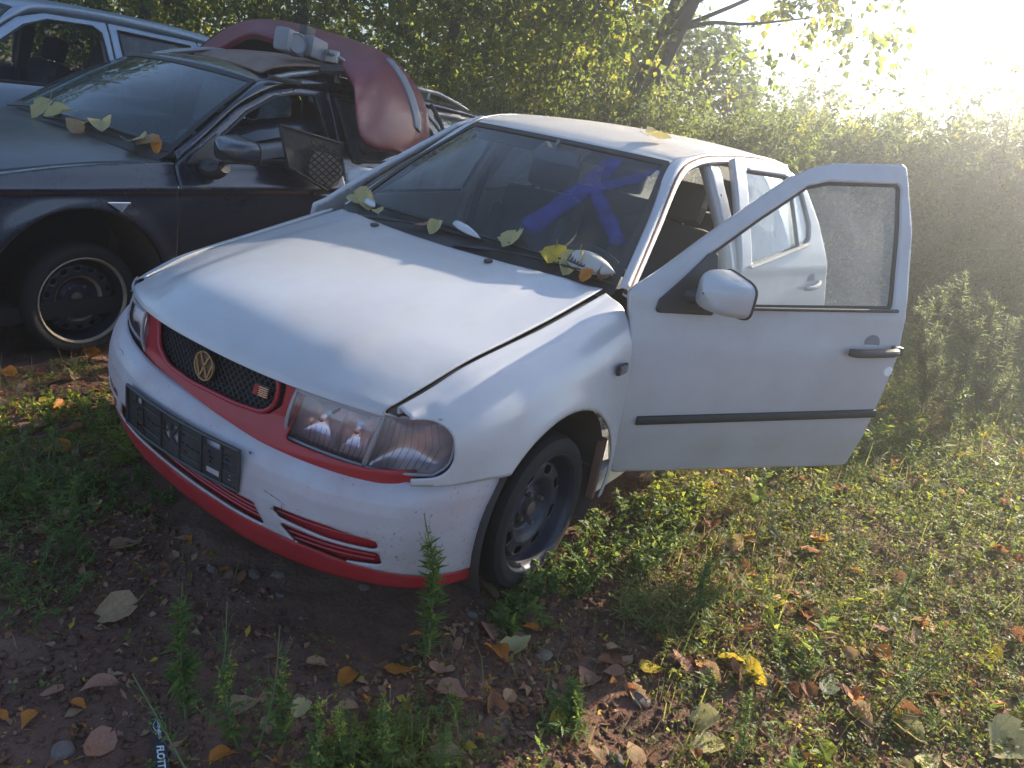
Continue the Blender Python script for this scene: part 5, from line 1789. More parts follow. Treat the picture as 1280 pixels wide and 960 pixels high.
def under_car(x, y):
    a_ = (x > -2.9) & (x < .62) & (np.abs(y) < .70)
    b_ = (x > -3.5) & (x < .85) & (np.abs(y+2.58) < .80)
    return a_ | b_
def green(x, y):
    """how thickly the low plants cover the ground, 0..1"""
    R = sstep(1.02, 1.42, y-.45*(np.minimum(x, .6)+.3))
    R = np.maximum(R, sstep(-.55, -.9, x)*sstep(.75, .95, y))
    Lf = sstep(-.28, -.75, y+.35*(x-.7))*sstep(-.2, .3, x)*.95
    Lf = Lf*(1-.8*sstep(-.95, -1.25, y)*sstep(1.0, .65, x))
    Bk = sstep(-.3, -.8, y)*sstep(-3.2, -4., x)
    B2 = sstep(-2.5, -3.4, x)*sstep(.2, .7, y)
    fr = sstep(.75, 1.0, y)*sstep(.45, .75, x)*.75
    base = np.maximum.reduce([R, Lf, Bk, B2, fr, 0*x+.05])
    pt = vnoise(x, y, 2.3, 2)*.6+vnoise(x, y, 6.5, 4)*.4
    return np.clip(base*(.45+1.1*sstep(.30, .62, pt)), 0, 1)

def scatter(n, x0, x1, y0, y1, dens, power=1.0):
    x = x0+(x1-x0)*rng.random(n); y = y0+(y1-y0)*rng.random(n)
    k = (rng.random(n) < dens(x, y)**power) & ~under_car(x, y)
    return x[k], y[k]

def ground_plants():
    # creeping small-leaved plants: sprigs of leaves
    xs_, ys_, sz = [], [], []
    for n, (x0, x1, y0, y1), s_ in ((19000, (-1.6, 1.5, .5, 2.6), .013), (17000, (-4.2, -1.6, .5, 3.4), .018), (14000, (-9, -4.2, -1.5, 4.6), .030), (11000, (.1, 1.7, -2.2, .2), .014), (5000, (-4, .2, -1.75, -.7), .016), (6000, (-9.5, -3.2, -9, -1.5), .03)):
        x, y = scatter(n, x0, x1, y0, y1, green)
        xs_.append(x); ys_.append(y); sz.append(np.full(len(x), s_))
    x, y, s_ = map(np.concatenate, (xs_, ys_, sz))
    k = 5
    n = len(x)*k
    X = np.repeat(x, k); Y = np.repeat(y, k); S_ = np.repeat(s_, k)
    X = X+rng.normal(0, 1, n)*S_*.9; Y = Y+rng.normal(0, 1, n)*S_*.9
    Z = gh(X, Y)+rng.gamma(2.0, .45, n)*S_*1.15
    P = np.stack([X, Y, Z], 1)
    D = rand_dir(n, .25); N = unit(rng.normal(0, .45, (n, 3))+[0, 0, 1.])
    L = S_*rng.uniform(.7, 1.6, n); W = L*rng.uniform(.45, .8, n)
    mi = rng.choice(4, n, p=[.62, .14, .10, .14])
    o = cloud('ground_cover', P, D, N, L, W, ['clover', 'weed_leaf', 'leaf_grey', 'grass_blade'], mi)
    tag(o, 'low creeping green plants covering the ground', 'ground cover', kind='stuff')
    # taller sprigs standing in the low cover
    xs_, ys_ = [], []
    for n, box in ((420, (-1.5, 1.2, .9, 2.6)), (900, (-5.5, -1.5, .8, 3.4)), (260, (.2, 1.5, -2.0, -.3)), (500, (-9, -5, -1, 4.5))):
        x, y = scatter(n, *box, green); xs_.append(x); ys_.append(y)
    x, y = np.concatenate(xs_), np.concatenate(ys_); n = len(x); k = 26
    hh = rng.gamma(4, .018, n)+.03+.02*(x < -2)
    lean = rng.normal(0, .35, (n, 2))
    t = rng.random((n, k))
    P = np.stack([x[:, None]+lean[:, :1]*hh[:, None]*t**1.5, y[:, None]+lean[:, 1:]*hh[:, None]*t**1.5, gh(x, y)[:, None]+hh[:, None]*t], -1).reshape(-1, 3)
    D = rand_dir(n*k, .45); L = np.repeat(hh, k)*rng.uniform(.14, .38, n*k)*np.interp(t.ravel(), [0, .4, 1], [1, 1, .5])
    o = cloud('low_weeds', P, D, unit(rng.normal(0, .5, (n*k, 3))+[0, 0, 1.]), L, L*np.repeat(rng.choice([.18, .3, .45], n), k), ['weed_leaf', 'clover', 'leaf_grey'], np.repeat(rng.choice(3, n, p=[.5, .35, .15]), k))
    tag(o, 'short leafy weeds standing among the creeping plants', 'weeds', kind='stuff')
    # dry stalks and grass blades
    xs_, ys_, hh = [], [], []
    for n, box, h_ in ((9000, (-1.6, 1.6, .5, 2.7), .05), (9000, (-5, -1.6, .4, 3.6), .08), (7000, (-10, -5, -9, 5), .16), (5000, (0, 1.7, -2.2, .3), .06), (2500, (-.9, .5, .75, 1.5), .06)):
        x, y = scatter(n, *box, lambda a_, b_: np.clip(green(a_, b_)*.9+.06, 0, 1))
        xs_.append(x); ys_.append(y); hh.append(np.full(len(x), h_)*rng.gamma(3, .33, len(x)))
    x, y, h_ = map(np.concatenate, (xs_, ys_, hh))
    n = len(x)
    B_ = np.stack([x, y, gh(x, y)-.005], 1)
    a_ = rng.random(n)*2*math.pi; A_ = np.stack([np.cos(a_), np.sin(a_), 0*a_], 1)
    ln = rng.uniform(.2, .9, n)[:, None]*h_[:, None]
    wd = np.stack([-np.sin(a_), np.cos(a_), 0*a_], 1)*(.0016+.012*h_)[:, None]
    up = np.array([0, 0, 1.])
    M = B_+up*h_[:, None]*.6+A_*ln*.35; T = B_+up*h_[:, None]*rng.uniform(.75, 1.0, n)[:, None]+A_*ln
    V = np.stack([B_-wd*.5, B_+wd*.5, M+wd*.4, M-wd*.4, T+wd*.05, T-wd*.05], 1).reshape(-1, 3)
    b_ = np.arange(n)[:, None]*6
    F = np.concatenate([b_+[[0, 1, 2, 3]], b_+[[3, 2, 4, 5]]], 1).reshape(-1, 4)
    o = link('grass', quick_mesh('grass', V, F, np.repeat(rng.choice(2, n, p=[.72, .28]), 2), False), ['grass_blade', 'dry_tan'])
    tag(o, 'thin green and straw-coloured grass blades', 'grass', kind='stuff')
    # crumbled litter: bits of leaf, twig and clod
    def litd(a_, b_): return np.clip(.35+.65*sstep(.35, .65, vnoise(a_, b_, 1.7, 5)), 0, 1)
    xs_, ys_ = [], []
    for n, box in ((27000, (-1.2, 1.7, -.6, 2.5)), (15000, (-5, -1.2, .6, 3.4)), (4000, (0, 1.6, -2.1, -.4)), (5500, (-4, .8, -1.9, -.75))):
        x, y = scatter(n, *box, litd); xs_.append(x); ys_.append(y)
    x, y = np.concatenate(xs_), np.concatenate(ys_); n = len(x)
    P = np.stack([x, y, gh(x, y)+rng.random(n)*(.006+.02*green(x, y))], 1)
    L = rng.gamma(2.0, .0080, n)+.005
    o = cloud('leaf_litter', P, rand_dir(n, .05), unit(rng.normal(0, .35, (n, 3))+[0, 0, 1.]), L, L*rng.uniform(.12, .7, n), ['dry_brown', 'dry_tan', 'dry_pink', 'leaf_orange', 'leaf_yellow'], rng.choice(5, n, p=[.44, .26, .18, .07, .05]), fold=.25)
    tag(o, 'crumbled brown leaf litter and bits of straw', 'leaf litter', kind='stuff')
    x, y = scatter(24000, -1.4, 1.7, -1.4, 2.3, lambda a_, b_: np.clip(1.1-green(a_, b_), 0, 1)); n = len(x)
    oct_ = np.array([(1, 0, 0), (0, 1, 0), (-1, 0, 0), (0, -1, 0), (0, 0, 1), (0, 0, -1)], float)
    fo = np.array([(0, 1, 4), (1, 2, 4), (2, 3, 4), (3, 0, 4), (1, 0, 5), (2, 1, 5), (3, 2, 5), (0, 3, 5)])
    s_ = (rng.gamma(1.1, .0044, n)+.0016)[:, None, None]
    V = oct_[None]*s_*rng.uniform(.6, 1.3, (n, 6, 1))*np.array([1, 1, .7])+np.stack([x, y, gh(x, y)+.002], 1)[:, None]
    F = (fo[None]+np.arange(n)[:, None, None]*6).reshape(-1, 3)
    o = link('soil_crumbs', quick_mesh('soil_crumbs', V.reshape(-1, 3), F, None, False), 'soil')
    tag(o, 'loose crumbs of reddish soil', 'soil', kind='stuff')
ground_plants()

# ------------------------------------------------------------------ fallen leaves
def leaf_mesh_variant(shape, seed, mat):
    r = np.random.default_rng(seed)
    nt_, ns = 8, 5
    T = np.linspace(0, 1, nt_)
    if shape == 0: wd = np.interp(T, [0, .10, .28, .5, .75, .92, 1], [.10, .62, .84, .76, .46, .18, .0])     # poplar
    elif shape == 1: wd = np.interp(T, [0, .12, .32, .55, .8, 1], [.06, .40, .58, .54, .32, .0])              # oval
    else: wd = np.interp(T, [0, .10, .25, .36, .55, .66, .85, 1], [.10, .55, .92, .56, .72, .42, .26, .0])     # lobed
    c1, c2, c3, tw = r.uniform(-.4, 1.15), r.uniform(-.7, .8), r.uniform(.0, .3), r.uniform(-1.0, 1.0)
    V = []
    for i, t in enumerate(T):
        for s_ in np.linspace(-1, 1, ns):
            w_ = wd[i]*.5*(1+r.normal(0, .07)*(abs(s_) > .9))
            y = s_*w_
            z = c1*y*y*2.0+c3*abs(y)+c2*(t-.4)**2*.9+tw*y*(t-.4)+r.normal(0, .012)
            V.append((t-.15*abs(s_)*(t < .2), y, z))
    F = []
    for i in range(nt_-1):
        for j in range(ns-1):
            F.append((i*ns+j, (i+1)*ns+j, (i+1)*ns+j+1, i*ns+j+1))
    b_ = len(V); dz = r.uniform(-.05, .15)
    for k, (x_, z_) in enumerate(((.02, 0), (-.22, dz), (-.42, dz*2.4))):
        for q in ((.012, 0), (-.006, .011), (-.006, -.011)): V.append((x_, q[0]+.05*k*k*tw*.3, z_+q[1]))
    for k in range(2):
        for j in range(3): F.append((b_+k*3+j, b_+k*3+(j+1) % 3, b_+(k+1)*3+(j+1) % 3, b_+(k+1)*3+j))
    me = bpy.data.meshes.new('fallen_leaf')
    V = np.array(V); V[:, 0] -= .45; V[:, 2] -= np.percentile(V[:, 2], 15)
    me.from_pydata([tuple(v) for v in V], [], F)
    me.polygons.foreach_set('use_smooth', np.ones(len(me.polygons), bool))
    me.materials.append(MATS[mat])
    return me
_LV = {}
def leaf_me(mat, v):
    if (mat, v) not in _LV: _LV[mat, v] = leaf_mesh_variant([0, 0, 1, 2, 0, 1][v], 31*v+len(mat), mat)
    return _LV[mat, v]
def put_leaf(x, y, z, ln, mat, label, group, tilt=.25, yaw=None, v=None, roll=None, name='fallen_leaf', pitch=None):
    o = bpy.data.objects.new(name, leaf_me(mat, int(rng.integers(6)) if v is None else v))
    o.location = (x, y, z)
    o.rotation_euler = (rng.normal(0, tilt) if roll is None else roll, rng.normal(0, tilt), rng.random()*6.283 if yaw is None else yaw)
    if pitch is not None:
        from mathutils import Euler
        o.rotation_euler = (Matrix.Rotation(pitch, 3, 'Y') @ o.rotation_euler.to_matrix()).to_euler()
    o.scale = (ln, ln, ln)
    col.objects.link(o)
    return tag(o, label, 'leaf', group)
G_LEAF = 'fallen leaves on the ground'
LEAVES = [
    (-0.176, 1.532, 0.109, 'leaf_yellow', 'bright yellow leaf standing on edge in the sun against a folded brown leaf'),
    (-0.163, 1.456, 0.080, 'leaf_yellow', 'small yellow leaf lying flat just left of the bright upright yellow leaf'),
    (-0.117, 1.502, 0.083, 'dry_brown', 'folded brown leaf leaning on the bright upright yellow leaf'),
    (0.250, 0.928, 0.097, 'leaf_pale_yellow', 'pale yellow lobed leaf beside the flat grey stone'),
    (0.704, 0.671, 0.091, 'leaf_orange', 'broad orange-brown leaf alone on the shaded soil in front of the bumper'),
    (1.165, 0.276, 0.083, 'dry_pink', 'pale pinkish leaf lying flat on bare soil at lower left'),
    (0.987, 0.033, 0.126, 'dry_tan', 'large curled tan leaf on the shaded soil left of the tall weed'),
    (0.964, 0.568, 0.096, 'dry_tan', 'large torn grey-tan leaf behind the two yellow-tipped weeds'),
    (0.566, 0.923, 0.082, 'dry_pink', 'rounded brown-pink leaf at the bottom centre of the litter'),
    (0.593, 0.748, 0.071, 'leaf_orange', 'small curled orange leaf beside the rounded brown litter'),
    (0.885, 0.682, 0.064, 'leaf_pale_yellow', 'dull greenish-yellow leaf among the yellow-tipped weeds'),
    (0.362, 1.381, 0.092, 'dry_tan', 'large pale crumpled leaf lit by the sun on bare soil'),
    (0.452, 1.308, 0.049, 'dry_tan', 'small pale leaf on the lit soil left of the large crumpled one'),
    (0.126, 1.481, 0.099, 'leaf_pale_yellow', 'folded cream-yellow leaf in the sunlit grass, upper of an overlapping pair'),
    (0.202, 1.519, 0.095, 'leaf_pale_yellow', 'broad cream leaf in the sunlit grass, lower of an overlapping pair'),
    (-0.611, 1.484, 0.109, 'leaf_yellow', 'creased ochre-yellow leaf in the lit grass with an orange leaf beside it'),
    (-0.629, 1.574, 0.074, 'leaf_orange', 'small orange leaf at the right of the creased ochre leaf'),
    (-0.784, 1.438, 0.103, 'dry_tan', 'upright tan leaf standing in the lit grass'),
    (-0.953, 1.929, 0.111, 'leaf_orange', 'glowing orange-yellow leaf standing in the right-hand grass'),
    (-0.805, 1.923, 0.106, 'dry_tan', 'thin curled tan leaf below the glowing orange-yellow leaf'),
    (-1.040, 1.773, 0.117, 'leaf_pale_yellow', 'pale green-grey leaf by the short green sprig'),
    (-1.151, 2.048, 0.079, 'leaf_grey', 'grey-green leaf lying on the grass right of the glowing orange leaf'),
    (-3.694, 1.955, 0.125, 'leaf_yellow', 'bright yellow leaf by the tall grey-green weeds, larger of two'),
    (-3.747, 2.036, 0.084, 'leaf_yellow', 'bright yellow leaf by the tall grey-green weeds, smaller of two'),
    (-1.171, 0.970, 0.100, 'leaf_yellow', 'round yellow spotted leaf under the open door'),
    (-2.389, 1.777, 0.093, 'leaf_yellow', 'yellow leaf in the grass below the tall grey-green weeds'),
    (-3.498, 1.383, 0.075, 'leaf_yellow', 'small yellow leaf just behind the lower door corner'),
    (-1.130, 0.726, 0.110, 'dry_tan', 'pale tan leaf standing at the front edge of the open door'),
    (-1.487, 0.936, 0.077, 'leaf_orange', 'orange-yellow leaf just under the door edge'),
    (-1.520, 0.981, 0.085, 'leaf_yellow', 'small deep yellow leaf half hidden under the door edge'),
    (-0.231, 2.035, 0.122, 'leaf_pale_yellow', 'large cream-yellow curled leaf at the bottom right'),
    (-0.314, 1.975, 0.109, 'leaf_pale_yellow', 'torn cream leaf at the foot of the slanting green sprig'),
    (-0.252, 1.845, 0.090, 'dry_tan', 'pale grey-tan leaf left of the slanting green sprig'),
    (-0.472, 2.214, 0.171, 'leaf_pale_yellow', 'very large pale lobed leaf at the right edge'),
    (-0.658, 2.173, 0.092, 'leaf_orange', 'tan and orange folded leaf at the right edge of the grass'),
    (-0.498, 2.038, 0.075, 'dry_pink', 'pinkish tan leaf between the green sprig and the right edge'),
    (-0.346, 1.731, 0.116, 'leaf_grey', 'long rolled grey leaf in the sunlit grass'),
    (-0.059, 0.767, 0.094, 'dry_pink', 'pinkish brown leaf at the foot of the flat front tyre'),
    (-0.222, 0.813, 0.098, 'dry_brown', 'upright brown leaf beside the flat front tyre'),
    (-0.276, 0.933, 0.080, 'dry_pink', 'brown leaf standing in the shaded weeds right of the tyre'),
    (0.038, 0.637, 0.082, 'leaf_orange', 'rust-orange leaf at the corner of the red bumper lip'),
    (-0.021, 0.745, 0.060, 'dry_brown', 'small brown leaf between tyre and bumper corner'),
    (0.196, 1.142, 0.066, 'dry_pink', 'pink-brown leaf in the litter heap, upper left'),
    (0.208, 1.168, 0.075, 'dry_tan', 'ochre-tan leaf in the middle of the litter heap'),
    (0.080, 1.163, 0.107, 'dry_brown', 'large dark brown rolled leaf above the litter heap'),
    (0.031, 1.284, 0.082, 'leaf_yellow', 'golden yellow curled leaf at the shadow edge'),
    (0.155, 1.284, 0.060, 'dry_tan', 'pale dotted leaf at the shadow edge'),
    (1.315, 0.257, 0.045, 'leaf_orange', 'bright orange leaf piece on the bare soil at lower left'),
    (1.347, 0.199, 0.041, 'leaf_orange', 'orange leaf cut by the left edge of the view'),
    (1.251, 0.431, 0.084, 'dry_pink', 'large twisted pink-brown leaf in the lower left corner'),
    (1.239, 0.205, 0.051, 'dry_pink', 'slim pale leaf left of the flat pinkish one'),
    (1.219, 0.291, 0.042, 'leaf_orange', 'small ochre leaf below the flat pinkish one'),
    (0.577, -1.200, 0.083, 'dry_tan', 'round grey-white leaf on the dark ground beside the parked dark car'),
    (0.645, -0.955, 0.109, 'leaf_orange', 'curled orange-tan leaf near the left bumper end'),
    (0.599, -0.879, 0.055, 'dry_tan', 'small pale upright leaf near the left bumper end'),
    (0.787, -0.237, 0.092, 'dry_tan', 'pale tan leaf on shaded soil below the number plate holder'),
    (0.834, -0.500, 0.079, 'dry_tan', 'yellowish tan leaf on the shaded ground below the bumper corner'),
    (0.936, -0.480, 0.066, 'dry_tan', 'flat dull tan leaf in the left-hand weeds'),
    (0.717, -0.550, 0.072, 'leaf_pale_yellow', 'dull yellow leaf held up in the thin left weed'),
    (1.079, 0.658, 0.074, 'leaf_orange', 'vivid orange leaf at the bottom edge beside the weeds'),
    (0.487, 0.845, 0.045, 'dry_tan', 'small oval pale leaf on the dark litter'),
    (0.447, 1.032, 0.053, 'dry_tan', 'small whitish leaf below the flat stone'),
    (0.505, 0.822, 0.050, 'dry_pink', 'small pink leaf behind the small oval pale one'),
    (-1.195, 1.325, 0.075, 'leaf_yellow', 'slim yellow leaf in the lit grass below the door'),
    (-1.205, 1.470, 0.067, 'leaf_orange', 'orange leaf in the lit grass below the door, right'),
    (0.457, -1.378, 0.068, 'leaf_yellow', 'yellow leaf in the sunny patch between the two cars'),
    (0.439, -1.316, 0.068, 'leaf_orange', 'orange leaf in the sunny patch between the two cars'),
    (0.487, -1.551, 0.062, 'dry_tan', 'pale leaf in the sunny patch by the dark car tyre'),
    (0.186, -1.705, 0.076, 'dry_tan', 'dry pale leaf near the steel rim of the dark car'),
    (0.019, -1.836, 0.080, 'leaf_orange', 'orange leaf leaning near the steel rim of the dark car'),
]
WEEDS = [
    ((0.51, 0.775), (0.585, 0.757, 0.46), 'horse', 'tall green weed standing in front of the bumper corner'),
    ((1.075, 0.501), (1.009, 0.381, 0.257), 'horse', 'tall shaded weed on the bare soil, leftmost of the front group'),
    ((1.012, 0.511), (0.934, 0.454, 0.200), 'thin', 'thin branching weed with small buds, just right of the tall shaded weed'),
    ((1.042, 0.657), (1.003, 0.562, 0.160), 'tip', 'weed with a glowing yellow-green spike, left of a pair'),
    ((0.968, 0.735), (0.927, 0.653, 0.147), 'tip', 'weed with a glowing yellow-green bunched top, right of a pair'),
    ((1.032, 0.701), (0.934, 0.647, 0.241), 'thin', 'leaning weed with pale buds behind the pair with glowing tops'),
    ((0.982, 0.868), (0.940, 0.795, 0.137), 'tip', 'bushy yellow-tipped weed at the bottom edge, behind the glowing pair'),
    ((0.933, 0.921), (0.908, 0.834, 0.118), 'tip', 'short yellow-tipped weed at the bottom edge'),
    ((0.841, 0.988), (0.820, 0.896, 0.114), 'tip', 'spreading yellow-tipped weed in front of the litter'),
    ((0.807, 1.058), (0.755, 1.039, 0.085), 'feather', 'feathery green weed at the bottom edge left of the litter'),
    ((1.165, 0.686), (1.195, 0.477, 0.157), 'thin', 'weed bent over to the left above the black strap'),
    ((-0.305, 1.896), (-0.497, 2.030, 0.197), 'feather', 'feathery green sprig leaning to the right in sunlit grass'),
    ((-1.032, 1.826), (-1.100, 1.832, 0.086), 'feather', 'short bright green sprig by the pale green-grey leaf'),
    ((0.146, 1.604), (0.100, 1.566, 0.099), 'feather', 'upright feathery green weed in the lower right grass'),
    ((-0.329, 1.276), (-0.394, 1.251, 0.124), 'leafy', 'young leafy weed catching sun at the shadow edge'),
    ((0.917, -0.237), (0.874, -0.357, 0.203), 'leafy', 'thin weed with seed head in front of the left bumper end'),
    ((0.401, 1.227), (0.381, 1.173, 0.060), 'leafy', 'small green shoot on the litter below the flat stone'),
    ((0.065, 0.781), (0.060, 0.691, 0.074), 'leafy', 'short weed at the foot of the red bumper lip'),
    ((-3.673, 1.602), (-3.830, 1.332, 0.672), 'grey', 'tall grey-green weed with fluffy top, nearest the door'),
    ((-3.508, 1.785), (-3.731, 1.481, 0.871), 'grey', 'tallest grey-green weed in the middle of the clump'),
    ((-3.784, 1.907), (-4.016, 1.679, 0.788), 'grey', 'tall grey-green weed leaning right in the clump'),
    ((-4.078, 2.036), (-4.279, 1.864, 0.639), 'grey', 'rightmost tall grey-green weed of the clump'),
    ((-4.196, 1.626), (-4.376, 1.378, 0.694), 'grey', 'tall grey-green weed at the back of the clump'),
    ((-2.785, 1.656), (-2.854, 1.467, 0.357), 'leafy', 'leafy green weed behind the lower door corner'),
    ((-3.089, 1.884), (-3.200, 1.748, 0.382), 'leafy', 'leafy green weed in front of the grey-green clump'),
]
STONES = [
    (0.206, 1.000, 0.082, 'flat dark grey stone beside the pale yellow lobed leaf'),
    (0.585, 0.133, 0.066, 'rounded grey-brown stone on the bare soil in front of the bumper'),
    (0.542, 0.195, 0.056, 'brown stone right of the rounded stone'),
    (0.411, 1.354, 0.058, 'brown stone on the lit soil at the bottom'),
    (0.166, 1.303, 0.069, 'lumpy clod at the shadow edge'),
    (0.672, 0.038, 0.050, 'small half-buried stone left of the rounded stone'),
    (0.397, 0.429, 0.046, 'small stone below the red bumper lip'),
    (0.718, -0.801, 0.064, 'grey stone in the left-hand weeds'),
    (0.605, 0.279, 0.034, 'little stone below the brown one'),
    (1.301, 0.383, 0.062, 'large half-buried stone in the lower left corner'),
    (0.204, 0.876, 0.040, 'small stone left of the flat grey one'),
    (0.235, 0.742, 0.040, 'small grey stone in front of the tyre'),
]

for x, y, ln, mat, lb in LEAVES:
    st_ = any(k in lb for k in ('standing', 'upright', 'leaning', 'edge in the sun'))
    put_leaf(x, y, float(gh(x, y))+(.022 if st_ else .014), ln*.95, mat, lb, G_LEAF, .2, roll=(1.0 if st_ else None))
KINDS_ = [('dry_brown', 'dry brown leaf in the scattered leaf litter'), ('dry_tan', 'dry pale tan leaf in the scattered leaf litter'), ('dry_pink', 'pinkish brown leaf in the scattered leaf litter'),
          ('leaf_orange', 'small orange leaf in the scattered leaf litter'), ('leaf_yellow', 'small plain yellow leaf in the scattered leaf litter')]
cnt = 0
while cnt < 225:
    q = rng.random()
    if q < .47: x, y = rng.uniform(-1.0, 1.2), rng.uniform(.55, 2.3)
    elif q < .80: x, y = rng.uniform(-3.6, -.8), rng.uniform(.9, 2.8)
    elif q < .87: x, y = rng.uniform(.2, 1.3), rng.uniform(-1.9, .5)
    else: x, y = rng.uniform(-.2, .75), rng.uniform(-1.85, -1.05)
    if under_car(x, y) or (x > .6 and y < .5 and rng.random() < .5) or (.1 < x < .6 and .2 < y < .7): continue
    k = int(rng.choice(5, p=[.30, .26, .19, .13, .12]))
    put_leaf(x, y, float(gh(x, y))+.012+.012*green(np.array(x), np.array(y)), rng.uniform(.040, .088), KINDS_[k][0], KINDS_[k][1], G_LEAF, .38)
    cnt += 1

# leaves on the cars
def on_wind(u, v, off=.012): return wind_S(np.array(u), np.array(v))+np.array([.006, 0, off])
CL = [((.055, .03), .12, 'leaf_pale_yellow', 'dull yellow leaf pair at the far lower corner of the white car windscreen'),
      ((.10, .02), .085, 'leaf_pale_yellow', 'small yellow leaf beside the pale plastic cap at the far windscreen corner'),
      ((.20, -.01), .06, 'leaf_pale_yellow', 'small torn yellow leaf lying on the black scuttle'),
      ((.385, -.03), .055, 'dry_pink', 'thin tan leaf standing on the black scuttle'),
      ((.43, -.035), .07, 'leaf_pale_yellow', 'pale leaf on the black scuttle next to the thin tan one'),
      ((.665, .035), .115, 'leaf_pale_yellow', 'pale yellow lobed leaf flat on the foot of the windscreen'),
      ((.80, .03), .12, 'leaf_yellow', 'largest yellow leaf at the foot of the windscreen'),
      ((.865, .005), .105, 'leaf_pale_yellow', 'greenish yellow leaf in front of the largest windscreen leaf'),
      ((.93, -.01), .055, 'leaf_orange', 'pink-orange leaf at the near windscreen corner'),
      ((.965, .01), .07, 'dry_brown', 'dark red-brown leaf in the near windscreen corner')]
for k, ((u, v), ln, mat, lb) in enumerate(CL):
    p = on_wind(u, max(v, 0), .020)
    if v < 0: p = p+np.array([.045, 0, -.004])
    put_leaf(*p, ln, mat, lb, 'leaves caught at the foot of the white car windscreen', .25, v=(3 if 'lobed' in lb else [0, 1, 4][k % 3]), pitch=.55)
put_leaf(-1.30, .33, 1.412, .11, 'leaf_pale_yellow', 'curled yellow leaf with a long stalk on the white roof', 'leaves lying on the cars', .15, v=1, yaw=2.4)
for u, v, ln, mat, lb in ((.45, .03, .13, 'leaf_pale_yellow', 'dry yellow-green leaf at the left of the dark windscreen foot'), (.55, .03, .12, 'leaf_pale_yellow', 'crumpled greenish leaf second along the dark windscreen foot'),
                      (.68, .02, .10, 'leaf_yellow', 'orange-yellow leaf third along the dark windscreen foot'), (.76, .03, .13, 'leaf_pale_yellow', 'light green-yellow leaf fourth along the dark windscreen foot'),
                      (.70, -.02, .09, 'dry_tan', 'small pale leaf on the scuttle of the dark car'), (.90, .02, .15, 'leaf_pale_yellow', 'largest yellow leaf heaped at the near corner of the dark windscreen'),
                      (.94, .00, .11, 'dry_tan', 'pale tan leaf in the heap at the near corner of the dark windscreen'), (.97, .01, .09, 'leaf_orange', 'pinkish leaf at the outer end of the heap on the dark car')):
    p = dWS(np.array(u), np.array(max(v, 0)))+np.array([.03 if v >= 0 else .08, 0, .022])
    put_leaf(*p, ln, mat, lb, 'leaves caught at the foot of the dark car windscreen', .30, pitch=.45)

# ------------------------------------------------------------------ stones
def stone(x, y, s_, label, seed, flat=.55, dark=False):
    bm = bmesh.new(); bmesh.ops.create_icosphere(bm, subdivisions=2, radius=.5)
    r = np.random.default_rng(seed); k = r.normal(0, 1, (5, 3)); a_ = r.uniform(.0, .16, 5)
    sx, sy = r.uniform(.8, 1.1), r.uniform(.65, .95)
    for v in bm.verts:
        c = np.array(v.co)
        f = 1+sum(a_[i]*math.sin(3.1*(c@k[i])+i) for i in range(5))
        v.co = Vector((c*f*[sx, sy, flat]))
    me = bpy.data.meshes.new('stone'); bm.to_mesh(me); bm.free()
    me.materials.append(MATS['grey_plastic' if dark else 'stone_grey'])
    o = bpy.data.objects.new('stone', me); o.location = (x, y, float(gh(x, y))+s_*flat*.06); o.scale = (s_, s_, s_); o.rotation_euler = (0, 0, seed)
    col.objects.link(o); tag(o, label, 'stone', 'stones on the ground')
for k, (x, y, s_, lb) in enumerate(STONES): stone(x, y, s_*.85, lb, k, .2 if k == 0 else .5)

# ------------------------------------------------------------------ black strap with white lettering
sp_ = np.array([(1.113, .444, 0), (1.150, .512, 0), (1.188, .581, 0), (1.240, .675, 0), (1.30, .78, 0)])
Q = spline(sp_, 40); Q[:, 2] = gh(Q[:, 0], Q[:, 1])+.014
T_ = unit(np.gradient(Q, axis=0)); Wd = unit(np.cross(T_, [0, 0, 1.]))*.0155
top = np.stack([Q-Wd, Q+Wd], 1)
m = MB(); m.grid(top); m.grid(top-[0, 0, .002], flip=True)
strap = m.build('strap', 'strap_black', None, sharp=0)
tag(strap, 'black fabric strap with white lettering lying on the soil at the bottom edge', 'strap')
def lettering(txt, size, dist, side, bold=0.0, shear=0.0):
    cu = bpy.data.curves.new('lettering', 'FONT'); cu.body = txt; cu.size = size; cu.offset = bold; cu.shear = shear; cu.extrude = .0004
    t = bpy.data.objects.new('t', cu); col.objects.link(t)
    bpy.context.view_layer.update()
    me = bpy.data.meshes.new_from_object(t.evaluated_get(bpy.context.evaluated_depsgraph_get()))
    bpy.data.objects.remove(t)
    V = np.array([v.co[:] for v in me.vertices])
    Ls = np.concatenate([[0], np.cumsum(np.linalg.norm(np.diff(Q, axis=0), axis=1))])
    s_ = dist+V[:, 0]
    base = np.stack([np.interp(s_, Ls, Q[:, i]) for i in range(3)], 1)
    wd = np.stack([np.interp(s_, Ls, Wd[:, i]) for i in range(3)], 1)
    nv = base-wd/.0155*(V[:, 1]+side)[:, None]+np.array([0, 0, .0012])+np.stack([0*s_, 0*s_, V[:, 2]], 1)
    me.vertices.foreach_set('co', nv.astype(np.float32).ravel())
    me.name = 'lettering'
    o = link('lettering', me, 'print_white', strap)
    return o
lettering('FLOTTAN', .0215, .088, -.0075, .0006, .2)
lettering('AUTODIJELOVI', .0085, .012, -.002, .0001)
m = MB()
def spt(s_, w_):
    Ls = np.concatenate([[0], np.cumsum(np.linalg.norm(np.diff(Q, axis=0), axis=1))])
    return np.array([np.interp(s_, Ls, Q[:, i]) for i in range(3)])-np.array([np.interp(s_, Ls, Wd[:, i]) for i in range(3)])/.0155*w_+[0, 0, .0018]
m.tube([spt(s_, w_) for s_, w_ in ((.010, -.004), (.018, -.006), (.024, -.010), (.034, -.011), (.042, -.007), (.048, -.004))], .0006, 4)
